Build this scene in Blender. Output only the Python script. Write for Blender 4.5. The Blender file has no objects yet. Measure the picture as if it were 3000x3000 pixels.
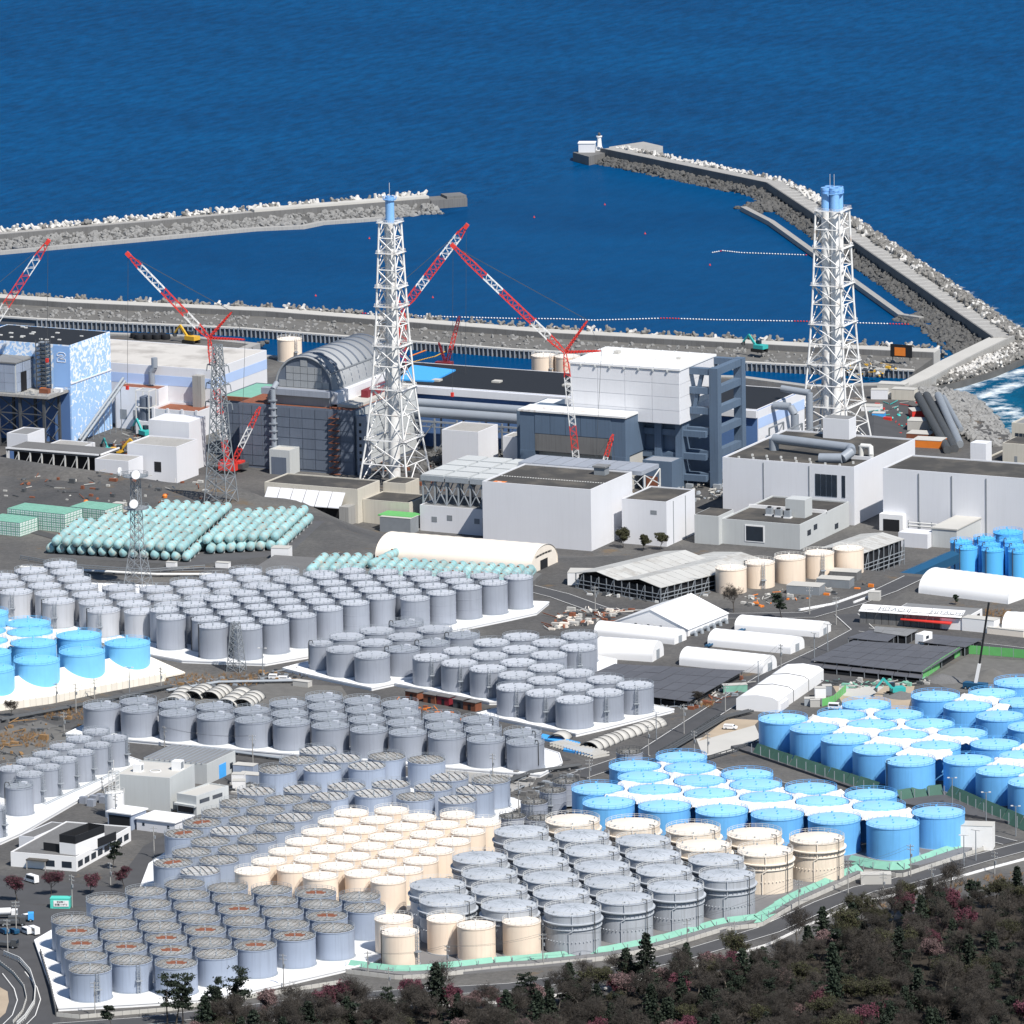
import bpy, math, random
import numpy as np
from mathutils import Vector, Matrix
random.seed(7); rng = np.random.default_rng(7)
SC = bpy.context.scene
COL = SC.collection

# ---------------------------------------------------------------- camera
LENS_PX = 22500.0
PITCH, ROLL, AZ = math.radians(11.5), math.radians(0.95), math.radians(25.8)
CAM = np.array([1234.24, -2552.66, 600.0])
_fw = np.array([-math.sin(AZ)*math.cos(PITCH), math.cos(AZ)*math.cos(PITCH), -math.sin(PITCH)])
_rt0 = np.array([math.cos(AZ), math.sin(AZ), 0.0]); _up0 = np.cross(_rt0, _fw)
_rt = _rt0*math.cos(ROLL) - _up0*math.sin(ROLL); _up = _rt0*math.sin(ROLL) + _up0*math.cos(ROLL)
cam_data = bpy.data.cameras.new('camera'); cam = bpy.data.objects.new('camera', cam_data); COL.objects.link(cam)
cam_data.sensor_width = 36.0; cam_data.lens = LENS_PX/3000*36.0
cam_data.clip_start = 10.0; cam_data.clip_end = 60000.0
M = Matrix(((_rt[0], _up[0], -_fw[0], CAM[0]), (_rt[1], _up[1], -_fw[1], CAM[1]), (_rt[2], _up[2], -_fw[2], CAM[2]), (0, 0, 0, 1)))
cam.matrix_world = M
SC.camera = cam

# ---------------------------------------------------------------- sky, sun, exposure
SUN_EL = math.radians(52); SUN_AZ = math.radians(60)      # azimuth measured from -Y towards +X
S3 = Vector((math.cos(SUN_EL)*math.sin(SUN_AZ), -math.cos(SUN_EL)*math.cos(SUN_AZ), math.sin(SUN_EL)))
W = bpy.data.worlds.new('World'); SC.world = W; W.use_nodes = True
nt = W.node_tree; bg = nt.nodes['Background']
sky = nt.nodes.new('ShaderNodeTexSky'); sky.sky_type = 'NISHITA'; sky.sun_disc = False
sky.sun_elevation = SUN_EL; sky.sun_rotation = math.atan2(S3.x, S3.y)
sky.air_density = 1.0; sky.dust_density = 0.1; sky.ozone_density = 3.0
nt.links.new(sky.outputs[0], bg.inputs[0]); bg.inputs[1].default_value = 0.08
sd = bpy.data.lights.new('sun', 'SUN'); sd.energy = 4.8; sd.angle = math.radians(0.5); sd.color = (1.0, 0.95, 0.88)
sun = bpy.data.objects.new('sun', sd); COL.objects.link(sun); sun.rotation_euler = S3.to_track_quat('Z', 'Y').to_euler(); sun.location = (0, 0, 400)
SC.view_settings.view_transform = 'Standard'; SC.view_settings.look = 'None'; SC.view_settings.gamma = 1.0
SC.view_settings.use_curve_mapping = False; SC.view_settings.exposure = 0.35

# ---------------------------------------------------------------- places: a sight line of the survey photograph meets the ground
def ray(px, py):
    d = _fw*LENS_PX + _rt*(px-1500) + _up*(1500-py); return d/np.linalg.norm(d)
def P(px, py, z):
    d = ray(px, py); return CAM + d*((z-CAM[2])/d[2])
def sstep(a, b, x):
    t = np.clip((x-a)/(b-a), 0, 1); return t*t*(3-2*t)
COAST = [(-2500, 330), (-900, 360), (-426, 366), (-344, 382), (-304, 375), (-303, 350), (-220, 353), (-170, 357), (-73, 378), (-39, 369), (-12, 384),
         (8, 396), (40, 352), (67, 315), (91, 289), (140, 262), (300, 236), (900, 200), (3500, 150)]
_cx = np.array([c[0] for c in COAST]); _cy = np.array([c[1] for c in COAST])
def terr(X, Y):
    X = np.asarray(X, float); Y = np.asarray(Y, float)
    k = sstep(-70, 10, X); k2 = sstep(60, 120, X)
    Ye = -58*(1-k) - 125*k + 25*k2; run = 46*(1-k) + 118*k - 25*k2
    z = 35 - 25*np.clip((Y-Ye)/run, 0, 1)
    for (mx, my, rx, ry, h) in ((-185, 8, 70, 22, 13), (-120, -5, 30, 16, 11), (-262, 20, 50, 26, 12)):
        z = z + h*np.exp(-((X-mx)/rx)**2 - ((Y-my)/ry)**2)
    z = z - (z-4)*sstep(234, 262, Y)
    edge = np.interp(X, _cx, _cy)
    z = np.where(Y > edge, -6.0, z)
    return z
def G(px, py, dz=0.0):                                   # the sight line down to the terrain
    z = 35.0
    for _ in range(40):
        p = P(px, py, z+dz); z2 = float(terr(p[0], p[1])); d = 0.6*(z2-z); z = z + d
        if abs(d) < 0.003: break
    return P(px, py, z+dz)

# ---------------------------------------------------------------- mesh building
class MB:
    def __init__(s): s.v = []; s.f = []; s.s = []
    def add(s, vs, fs, smooth=False):
        o = len(s.v); s.v.extend([tuple(map(float, v)) for v in vs]); s.f.extend([tuple(i+o for i in f) for f in fs]); s.s.extend([smooth]*len(fs)); return s
    def box(s, x0, y0, z0, x1, y1, z1):
        return s.add([(x0,y0,z0),(x1,y0,z0),(x1,y1,z0),(x0,y1,z0),(x0,y0,z1),(x1,y0,z1),(x1,y1,z1),(x0,y1,z1)],
                     [(0,3,2,1),(4,5,6,7),(0,1,5,4),(1,2,6,5),(2,3,7,6),(3,0,4,7)])
    def bar(s, p, q, w, h=None):
        p = np.array(p, float); q = np.array(q, float); d = q-p; L = np.linalg.norm(d)
        if L < 1e-6: return s
        d = d/L; a = np.cross(d, (0,0,1)) if abs(d[2]) < 0.95 else np.cross(d, (0,1,0)); a = a/np.linalg.norm(a); b = np.cross(a, d)
        h = h or w; a = a*w/2; b = b*h/2
        return s.add([p-a-b, p+a-b, p+a+b, p-a+b, q-a-b, q+a-b, q+a+b, q-a+b], [(0,3,2,1),(4,5,6,7),(0,1,5,4),(1,2,6,5),(2,3,7,6),(3,0,4,7)])
    def cyl(s, p, q, r0, r1=None, n=12, caps=True, smooth=True):
        p = np.array(p, float); q = np.array(q, float); d = q-p; L = np.linalg.norm(d)
        if L < 1e-6: return s
        d = d/L; r1 = r0 if r1 is None else r1
        a = np.cross(d, (0,0,1)) if abs(d[2]) < 0.95 else np.cross(d, (0,1,0)); a = a/np.linalg.norm(a); b = np.cross(d, a)
        vs = []
        for k in range(n):
            t = 2*math.pi*k/n; u = a*math.cos(t)+b*math.sin(t); vs.append(p+u*r0); vs.append(q+u*r1)
        fs = [(2*k, 2*((k+1) % n), 2*((k+1) % n)+1, 2*k+1) for k in range(n)]
        s.add(vs, fs, smooth)
        if caps:
            s.add([vs[2*k] for k in range(n)], [tuple(reversed(range(n)))]); s.add([vs[2*k+1] for k in range(n)], [tuple(range(n))])
        return s
    def tube(s, pts, r, n=8, smooth=True):
        for p, q in zip(pts[:-1], pts[1:]): s.cyl(p, q, r, n=n, caps=True, smooth=smooth)
        return s
    def lathe(s, prof, n=48, c=(0,0,0), smooth=True, a0=0, a1=2*math.pi):
        full = abs(a1-a0-2*math.pi) < 1e-6; m = n if full else n+1; vs = []
        for r, z in prof:
            for k in range(m):
                t = a0+(a1-a0)*k/n; vs.append((c[0]+r*math.cos(t), c[1]+r*math.sin(t), c[2]+z))
        def one(i, j):                                      # rings i..j share vertices; sharp corners of the profile start a new strip
            s.add(vs[i*m:(j+1)*m], [(q*m+k, q*m+(k+1) % m, (q+1)*m+(k+1) % m, (q+1)*m+k) for q in range(j-i) for k in range(n)], smooth)
        i0 = 0
        for i in range(1, len(prof)-1):
            a = math.atan2(prof[i][1]-prof[i-1][1], prof[i][0]-prof[i-1][0]); c = math.atan2(prof[i+1][1]-prof[i][1], prof[i+1][0]-prof[i][0])
            if abs(math.remainder(a-c, 2*math.pi)) > 0.5: one(i0, i); i0 = i
        one(i0, len(prof)-1); return s
    def prism(s, poly, z0, z1):                           # poly counter-clockwise
        n = len(poly); a = sum(poly[i][0]*poly[(i+1)%n][1]-poly[(i+1)%n][0]*poly[i][1] for i in range(n))
        if a < 0: poly = list(reversed(poly))
        z0s = z0 if hasattr(z0, '__len__') else [z0]*n; z1s = z1 if hasattr(z1, '__len__') else [z1]*n
        vs = [(p[0], p[1], z) for p, z in zip(poly, z0s)]+[(p[0], p[1], z) for p, z in zip(poly, z1s)]
        return s.add(vs, [tuple(reversed(range(n))), tuple(range(n, 2*n))]+[(i, (i+1)%n, n+(i+1)%n, n+i) for i in range(n)])
    def mesh(s, name, m):
        me = bpy.data.meshes.new(name); me.from_pydata(s.v, [], s.f)
        me.polygons.foreach_set('use_smooth', s.s)
        if m is not None: me.materials.append(m)
        me.update(); return me
    def build(s, name, m, parent=None, loc=(0,0,0), rz=0):
        return obj(name, s.mesh(name, m), parent, loc, rz)
def obj(name, me, parent=None, loc=(0,0,0), rz=0):
    o = bpy.data.objects.new(name, me); COL.objects.link(o); o.location = loc; o.rotation_euler = (0, 0, rz)
    if parent is not None: o.parent = parent
    return o
def tag(o, label=None, cat=None, group=None, kind=None):
    if label: o['label'] = label
    if cat: o['category'] = cat
    if group: o['group'] = group
    if kind: o['kind'] = kind
    return o
def thing(name, label, cat, loc=(0,0,0), rz=0, group=None):
    o = bpy.data.objects.new(name, None); COL.objects.link(o); o.location = tuple(loc); o.rotation_euler = (0, 0, rz); o.empty_display_size = 1
    return tag(o, label, cat, group)
KIDS = {}
def copy_tree(o, parent=None):
    c = o.copy(); COL.objects.link(c); c.parent = parent
    if o.name not in KIDS: KIDS[o.name] = list(o.children)
    for ch in KIDS[o.name]: copy_tree(ch, c)
    return c
class Placer:                                              # first use moves the prototype itself, later uses copy it
    def __init__(s, proto): s.p = proto; s.used = False
    def put(s, loc, rz=0, label=None, group=None):
        o = copy_tree(s.p) if s.used else s.p
        if not s.used: s.used = True; KIDS[s.p.name] = list(s.p.children)
        o.location = tuple(loc); o.rotation_euler = (0, 0, rz)
        tag(o, label, None, group); return o

# ---------------------------------------------------------------- materials
def pmat(name, col, rough=0.6, var=0.12, scale=0.35, streak=0.0, rvar=0.05, bump=0.0, metal=0.0, bscale=None, dirt=None, dirt_amt=0.0, dscale=0.12, spec=0.4):
    m = bpy.data.materials.new(name); m.use_nodes = True; n = m.node_tree.nodes; l = m.node_tree.links
    b = n['Principled BSDF']; b.inputs['Roughness'].default_value = rough; b.inputs['Metallic'].default_value = metal
    b.inputs['Specular IOR Level'].default_value = spec
    tc = n.new('ShaderNodeTexCoord'); oi = n.new('ShaderNodeObjectInfo')
    ad = n.new('ShaderNodeVectorMath'); ad.operation = 'MULTIPLY_ADD'; l.new(oi.outputs['Random'], ad.inputs[0]); ad.inputs[1].default_value = (97, 61, 33); l.new(tc.outputs['Object'], ad.inputs[2])
    no = n.new('ShaderNodeTexNoise'); no.inputs['Scale'].default_value = scale; no.inputs['Detail'].default_value = 5; l.new(ad.outputs[0], no.inputs['Vector'])
    mx = n.new('ShaderNodeMix'); mx.data_type = 'RGBA'
    mx.inputs['A'].default_value = tuple(c*(1-var) for c in col)+(1,); mx.inputs['B'].default_value = tuple(min(1, c*(1+var)) for c in col)+(1,)
    l.new(no.outputs['Fac'], mx.inputs['Factor']); out = mx.outputs['Result']
    if streak:
        mp = n.new('ShaderNodeMapping'); mp.inputs['Scale'].default_value = (1.6, 1.6, 0.06); l.new(ad.outputs[0], mp.inputs[0])
        n2 = n.new('ShaderNodeTexNoise'); n2.inputs['Scale'].default_value = 1.0; n2.inputs['Detail'].default_value = 4; l.new(mp.outputs[0], n2.inputs['Vector'])
        rp = n.new('ShaderNodeValToRGB'); rp.color_ramp.elements[0].position = 0.48; rp.color_ramp.elements[1].position = 0.72
        rp.color_ramp.elements[0].color = (1, 1, 1, 1); rp.color_ramp.elements[1].color = (1-streak, 1-streak*1.05, 1-streak*1.1, 1); l.new(n2.outputs['Fac'], rp.inputs[0])
        mu = n.new('ShaderNodeMix'); mu.data_type = 'RGBA'; mu.blend_type = 'MULTIPLY'; mu.inputs['Factor'].default_value = 1
        l.new(out, mu.inputs['A']); l.new(rp.outputs[0], mu.inputs['B']); out = mu.outputs['Result']
    if dirt is not None:
        n3 = n.new('ShaderNodeTexNoise'); n3.inputs['Scale'].default_value = dscale; n3.inputs['Detail'].default_value = 8; n3.inputs['Roughness'].default_value = 0.65; l.new(ad.outputs[0], n3.inputs['Vector'])
        rp = n.new('ShaderNodeValToRGB'); rp.color_ramp.elements[0].position = 0.5-dirt_amt*0.3; rp.color_ramp.elements[1].position = 0.72-dirt_amt*0.3
        l.new(n3.outputs['Fac'], rp.inputs[0])
        mu = n.new('ShaderNodeMix'); mu.data_type = 'RGBA'; l.new(rp.outputs[0], mu.inputs['Factor']); l.new(out, mu.inputs['A']); mu.inputs['B'].default_value = tuple(dirt)+(1,); out = mu.outputs['Result']
    if rvar:
        hs = n.new('ShaderNodeHueSaturation'); mr = n.new('ShaderNodeMapRange'); l.new(oi.outputs['Random'], mr.inputs[0]); mr.inputs['To Min'].default_value = 1-rvar; mr.inputs['To Max'].default_value = 1+rvar
        l.new(mr.outputs[0], hs.inputs['Value']); l.new(out, hs.inputs['Color']); out = hs.outputs['Color']
    l.new(out, b.inputs['Base Color'])
    if bump:
        nb = n.new('ShaderNodeTexNoise'); nb.inputs['Scale'].default_value = bscale or scale*6; nb.inputs['Detail'].default_value = 6; l.new(ad.outputs[0], nb.inputs['Vector'])
        bp = n.new('ShaderNodeBump'); bp.inputs['Strength'].default_value = bump; bp.inputs['Distance'].default_value = 0.3; l.new(nb.outputs['Fac'], bp.inputs['Height']); l.new(bp.outputs[0], b.inputs['Normal'])
    return m
MAT = {}
def mk(name, *a, **k): MAT[name] = pmat(name, *a, **k)
mk('pale_paint', (0.40, 0.415, 0.445), 0.5, 0.07, 0.2, streak=0.10)
mk('grey_paint', (0.27, 0.295, 0.345), 0.5, 0.08, 0.2, streak=0.10)
mk('grey_roof', (0.29, 0.315, 0.36), 0.55, 0.12, 0.5)
mk('blue_grey_paint', (0.29, 0.34, 0.43), 0.5, 0.08, 0.2, streak=0.12)
mk('pale_roof', (0.47, 0.495, 0.54), 0.5, 0.06, 0.3)
mk('weathered_roof', (0.44, 0.44, 0.43), 0.75, 0.15, 0.6, dirt=(0.24, 0.19, 0.14), dirt_amt=0.0, dscale=0.35)
mk('lattice_steel', (0.13, 0.13, 0.125), 0.7, 0.25, 0.8)
mk('dark_steel', (0.07, 0.075, 0.08), 0.6, 0.25, 0.8)
mk('rail_steel', (0.30, 0.33, 0.36), 0.5, 0.15, 0.8)
mk('rail_white', (0.62, 0.62, 0.60), 0.5, 0.1, 0.8)
mk('rust', (0.21, 0.075, 0.04), 0.85, 0.35, 0.7)
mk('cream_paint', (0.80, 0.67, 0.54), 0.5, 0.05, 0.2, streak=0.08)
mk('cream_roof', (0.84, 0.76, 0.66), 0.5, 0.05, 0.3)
mk('big_cream', (0.70, 0.61, 0.50), 0.55, 0.07, 0.25, streak=0.14)
mk('big_cream_roof', (0.76, 0.69, 0.60), 0.6, 0.10, 0.4)
mk('hat_grey', (0.37, 0.395, 0.43), 0.55, 0.08, 0.25, streak=0.16)
mk('hat_roof', (0.42, 0.45, 0.49), 0.55, 0.12, 0.3)
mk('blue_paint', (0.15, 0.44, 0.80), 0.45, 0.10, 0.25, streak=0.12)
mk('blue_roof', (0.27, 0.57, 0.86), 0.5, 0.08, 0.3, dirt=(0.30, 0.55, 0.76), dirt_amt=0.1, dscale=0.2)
mk('left_blue', (0.19, 0.53, 0.84), 0.45, 0.10, 0.25, streak=0.06)
mk('tall_blue', (0.11, 0.47, 0.88), 0.4, 0.06, 0.25, streak=0.06)
mk('membrane', (0.78, 0.77, 0.75), 0.6, 0.08, 0.3, bump=0.15, bscale=0.8)
mk('ivory_sheet', (0.76, 0.71, 0.62), 0.6, 0.06, 0.2, bump=0.1, bscale=0.8)
mk('pad_white', (0.80, 0.81, 0.82), 0.6, 0.06, 0.15, rvar=0, dirt=(0.55, 0.55, 0.55), dirt_amt=-0.2, dscale=0.05)
mk('pad_grey', (0.17, 0.17, 0.175), 0.8, 0.2, 0.2, rvar=0)
mk('pad_dark', (0.085, 0.085, 0.09), 0.85, 0.25, 0.2, rvar=0)
mk('concrete', (0.33, 0.325, 0.31), 0.85, 0.15, 0.12, streak=0.2, rvar=0.04)
mk('concrete_dark', (0.15, 0.15, 0.15), 0.85, 0.25, 0.12, streak=0.2, rvar=0.04)
mk('concrete_pale', (0.47, 0.46, 0.43), 0.85, 0.12, 0.08, rvar=0.03)
mk('white_wall', (0.68, 0.69, 0.72), 0.6, 0.05, 0.08, streak=0.03, rvar=0.02)
mk('bright_white', (0.80, 0.80, 0.80), 0.5, 0.04, 0.1, rvar=0.02)
mk('beige_wall', (0.55, 0.52, 0.45), 0.7, 0.07, 0.1, streak=0.10, rvar=0.02)
mk('grey_wall', (0.48, 0.50, 0.50), 0.7, 0.07, 0.1, streak=0.06, rvar=0.02)
mk('roof_dark', (0.055, 0.053, 0.050), 0.9, 0.3, 0.08, rvar=0.05, dirt=(0.11, 0.10, 0.085), dirt_amt=0.1, dscale=0.08)
mk('roof_grey', (0.20, 0.205, 0.21), 0.8, 0.15, 0.1)
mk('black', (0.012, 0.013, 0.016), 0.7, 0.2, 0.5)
mk('glass', (0.02, 0.03, 0.045), 0.15, 0.2, 0.5, spec=0.6)
mk('frame_blue', (0.10, 0.145, 0.21), 0.55, 0.08, 0.15, streak=0.12, rvar=0.02)
mk('panel_grey', (0.12, 0.145, 0.19), 0.6, 0.10, 0.15, streak=0.12, rvar=0.05)
mk('dome_grey', (0.30, 0.315, 0.33), 0.5, 0.08, 0.15, streak=0.08, rvar=0.02)
mk('pipe_grey', (0.26, 0.29, 0.33), 0.45, 0.1, 0.3)
mk('red_paint', (0.62, 0.045, 0.035), 0.45, 0.12, 0.5)
mk('maroon', (0.20, 0.02, 0.03), 0.5, 0.12, 0.5)
mk('white_paint', (0.75, 0.75, 0.74), 0.45, 0.06, 0.5)
mk('stack_white', (0.72, 0.72, 0.71), 0.5, 0.07, 0.3, dirt=(0.32, 0.22, 0.15), dirt_amt=-0.15, dscale=0.25)
mk('stack_blue', (0.22, 0.45, 0.78), 0.45, 0.06, 0.3)
mk('tower_steel', (0.22, 0.24, 0.26), 0.5, 0.15, 0.5)
mk('asphalt', (0.065, 0.066, 0.070), 0.9, 0.25, 0.15, rvar=0)
mk('line_white', (0.72, 0.72, 0.70), 0.7, 0.12, 0.8, rvar=0)
mk('gravel', (0.13, 0.127, 0.12), 0.95, 0.3, 0.3, rvar=0, bump=0.4)
mk('sand', (0.38, 0.31, 0.23), 0.95, 0.25, 0.15, rvar=0, bump=0.3)
mk('rock', (0.095, 0.095, 0.093), 0.95, 0.35, 0.25, rvar=0.1)
mk('rock_pale', (0.23, 0.23, 0.225), 0.95, 0.3, 0.25, rvar=0.1)
mk('block_pale', (0.46, 0.45, 0.43), 0.9, 0.25, 0.3, rvar=0.18)
mk('block_grey', (0.17, 0.165, 0.155), 0.9, 0.3, 0.3, rvar=0.2)
mk('turquoise', (0.28, 0.50, 0.52), 0.55, 0.16, 0.4, rvar=0.14, dirt=(0.42, 0.36, 0.29), dirt_amt=0.12, dscale=0.5)
mk('net_green', (0.19, 0.41, 0.32), 0.7, 0.15, 0.5, rvar=0.05)
mk('sheet_green', (0.13, 0.42, 0.13), 0.6, 0.12, 0.5)
mk('tarp_blue', (0.012, 0.075, 0.16), 0.5, 0.12, 0.4)
mk('bright_blue', (0.06, 0.36, 0.80), 0.5, 0.1, 0.5)
mk('yellow', (0.65, 0.38, 0.04), 0.5, 0.12, 0.5)
mk('orange', (0.70, 0.20, 0.03), 0.5, 0.12, 0.5)
mk('teal', (0.04, 0.38, 0.36), 0.45, 0.1, 0.5)
mk('dry_grass', (0.28, 0.17, 0.08), 0.95, 0.3, 0.8)
mk('bark', (0.065, 0.055, 0.045), 0.95, 0.3, 1.0, rvar=0.15)
mk('pale_bark', (0.15, 0.135, 0.115), 0.95, 0.25, 1.0, rvar=0.15)
mk('twig', (0.048, 0.042, 0.036), 0.95, 0.3, 1.0, rvar=0.25)
mk('evergreen', (0.016, 0.026, 0.015), 0.8, 0.4, 0.8, rvar=0.3)
mk('olive_leaf', (0.05, 0.052, 0.022), 0.8, 0.35, 0.8, rvar=0.25)
mk('plum', (0.12, 0.035, 0.055), 0.8, 0.3, 0.8, rvar=0.25)
mk('blossom', (0.20, 0.13, 0.13), 0.8, 0.25, 0.8, rvar=0.2)
mk('solar', (0.095, 0.097, 0.108), 0.6, 0.2, 0.15)
mk('tyre', (0.02, 0.02, 0.02), 0.9, 0.2, 0.5)
# ================================================================ the ground sheet
def grid_axis(segs):
    a = []
    for lo, hi, st in segs: a += list(np.arange(lo, hi, st))
    a.append(segs[-1][1]); return np.array(a)
gx = grid_axis([(-3000, -700, 115), (-700, 700, 5), (700, 3500, 140)])
gy = grid_axis([(-4000, -900, 100), (-900, -140, 10), (-140, 420, 4)])
XX, YY = np.meshgrid(gx, gy); ZZ = terr(XX, YY)
nx, ny = len(gx), len(gy)
verts = np.stack([XX.ravel(), YY.ravel(), ZZ.ravel()], 1)
idx = np.arange(nx*ny).reshape(ny, nx)
faces = np.stack([idx[:-1,:-1].ravel(), idx[:-1,1:].ravel(), idx[1:,1:].ravel(), idx[1:,:-1].ravel()], 1)
me = bpy.data.meshes.new('ground'); me.from_pydata(verts.tolist(), [], faces.tolist()); me.update()
def ground_mat():
    m = bpy.data.materials.new('ground'); m.use_nodes = True; n = m.node_tree.nodes; l = m.node_tree.links; b = n['Principled BSDF']; b.inputs['Roughness'].default_value = 0.95
    tc = n.new('ShaderNodeTexCoord')
    def noise(sc, det=8, rough=0.6):
        x = n.new('ShaderNodeTexNoise'); x.inputs['Scale'].default_value = sc; x.inputs['Detail'].default_value = det; x.inputs['Roughness'].default_value = rough; l.new(tc.outputs['Object'], x.inputs['Vector']); return x.outputs['Fac']
    def ramp(f, pts):
        r = n.new('ShaderNodeValToRGB'); e = r.color_ramp.elements
        while len(e) < len(pts): e.new(0.5)
        for k, (p, c) in enumerate(pts): e[k].position = p; e[k].color = tuple(c)+(1,)
        l.new(f, r.inputs[0]); return r.outputs[0]
    base = ramp(noise(0.02), [(0.30, (0.050, 0.050, 0.052)), (0.50, (0.085, 0.083, 0.081)), (0.70, (0.135, 0.13, 0.12))])
    fine = ramp(noise(0.6, 6, 0.7), [(0.3, (0.65, 0.65, 0.65)), (0.7, (1.3, 1.3, 1.3))])
    mu = n.new('ShaderNodeMix'); mu.data_type = 'RGBA'; mu.blend_type = 'MULTIPLY'; mu.inputs['Factor'].default_value = 0.8; l.new(base, mu.inputs['A']); l.new(fine, mu.inputs['B'])
    gm = ramp(noise(0.045, 9, 0.7), [(0.60, (0, 0, 0)), (0.68, (1, 1, 1))])
    mg = n.new('ShaderNodeMix'); mg.data_type = 'RGBA'; l.new(gm, mg.inputs['Factor']); l.new(mu.outputs['Result'], mg.inputs['A']); mg.inputs['B'].default_value = (0.13, 0.095, 0.06, 1)
    l.new(mg.outputs['Result'], b.inputs['Base Color'])
    nb = noise(1.2); bp = n.new('ShaderNodeBump'); bp.inputs['Strength'].default_value = 0.5; bp.inputs['Distance'].default_value = 0.3; l.new(nb, bp.inputs['Height']); l.new(bp.outputs[0], b.inputs['Normal'])
    return m
me.materials.append(ground_mat())
tag(obj('ground', me), kind='structure')

# ================================================================ the sea
def seg_dist(X, Y, pts):
    d = np.full(X.shape, 1e9)
    for (ax, ay), (bx, by) in zip(pts[:-1], pts[1:]):
        vx, vy = bx-ax, by-ay; t = np.clip(((X-ax)*vx+(Y-ay)*vy)/(vx*vx+vy*vy), 0, 1)
        d = np.minimum(d, np.hypot(X-ax-t*vx, Y-ay-t*vy))
    return d
sx = grid_axis([(-24000, -2000, 2200), (-2000, -560, 120), (-560, 500, 8), (500, 2000, 150), (2000, 24000, 2200)])
sy = grid_axis([(120, 260, 20), (260, 1000, 8), (1000, 2200, 100), (2200, 30000, 2780)])
XX, YY = np.meshgrid(sx, sy); nx, ny = len(sx), len(sy)
verts = np.stack([XX.ravel(), YY.ravel(), np.zeros(XX.size)], 1)
idx = np.arange(nx*ny).reshape(ny, nx)
faces = np.stack([idx[:-1,:-1].ravel(), idx[:-1,1:].ravel(), idx[1:,1:].ravel(), idx[1:,:-1].ravel()], 1)
me = bpy.data.meshes.new('sea'); me.from_pydata(verts.tolist(), [], faces.tolist()); me.update()
surf = [(-215, 800), (-120, 668), (-40, 560), (14, 503), (40, 470), (24, 425), (22, 392), (54, 352), (80, 318), (104, 294), (160, 265)]
d = seg_dist(XX, YY, surf)
foam = np.clip(1-np.abs(d-9)/20, 0, 1)*sstep(-240, -60, XX)
foam = np.maximum(foam, 0.8*np.clip(1-np.abs(d-5)/14, 0, 1)*sstep(-20, 40, XX))
swell = np.clip(1-seg_dist(XX, YY, surf)/260, 0, 1)*sstep(-60, 80, XX)
harbour = ((XX < np.interp(YY, [500, 800, 930], [0, -225, -400])) & (YY < np.interp(XX, [-900, -381, -390], [500, 745, 920])) & (YY < 935)).astype(float)
for nm, arr in (('foam', foam), ('shoal', swell), ('calm', harbour)):
    at = me.attributes.new(nm, 'FLOAT', 'POINT'); at.data.foreach_set('value', arr.ravel().astype(np.float32))
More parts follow.
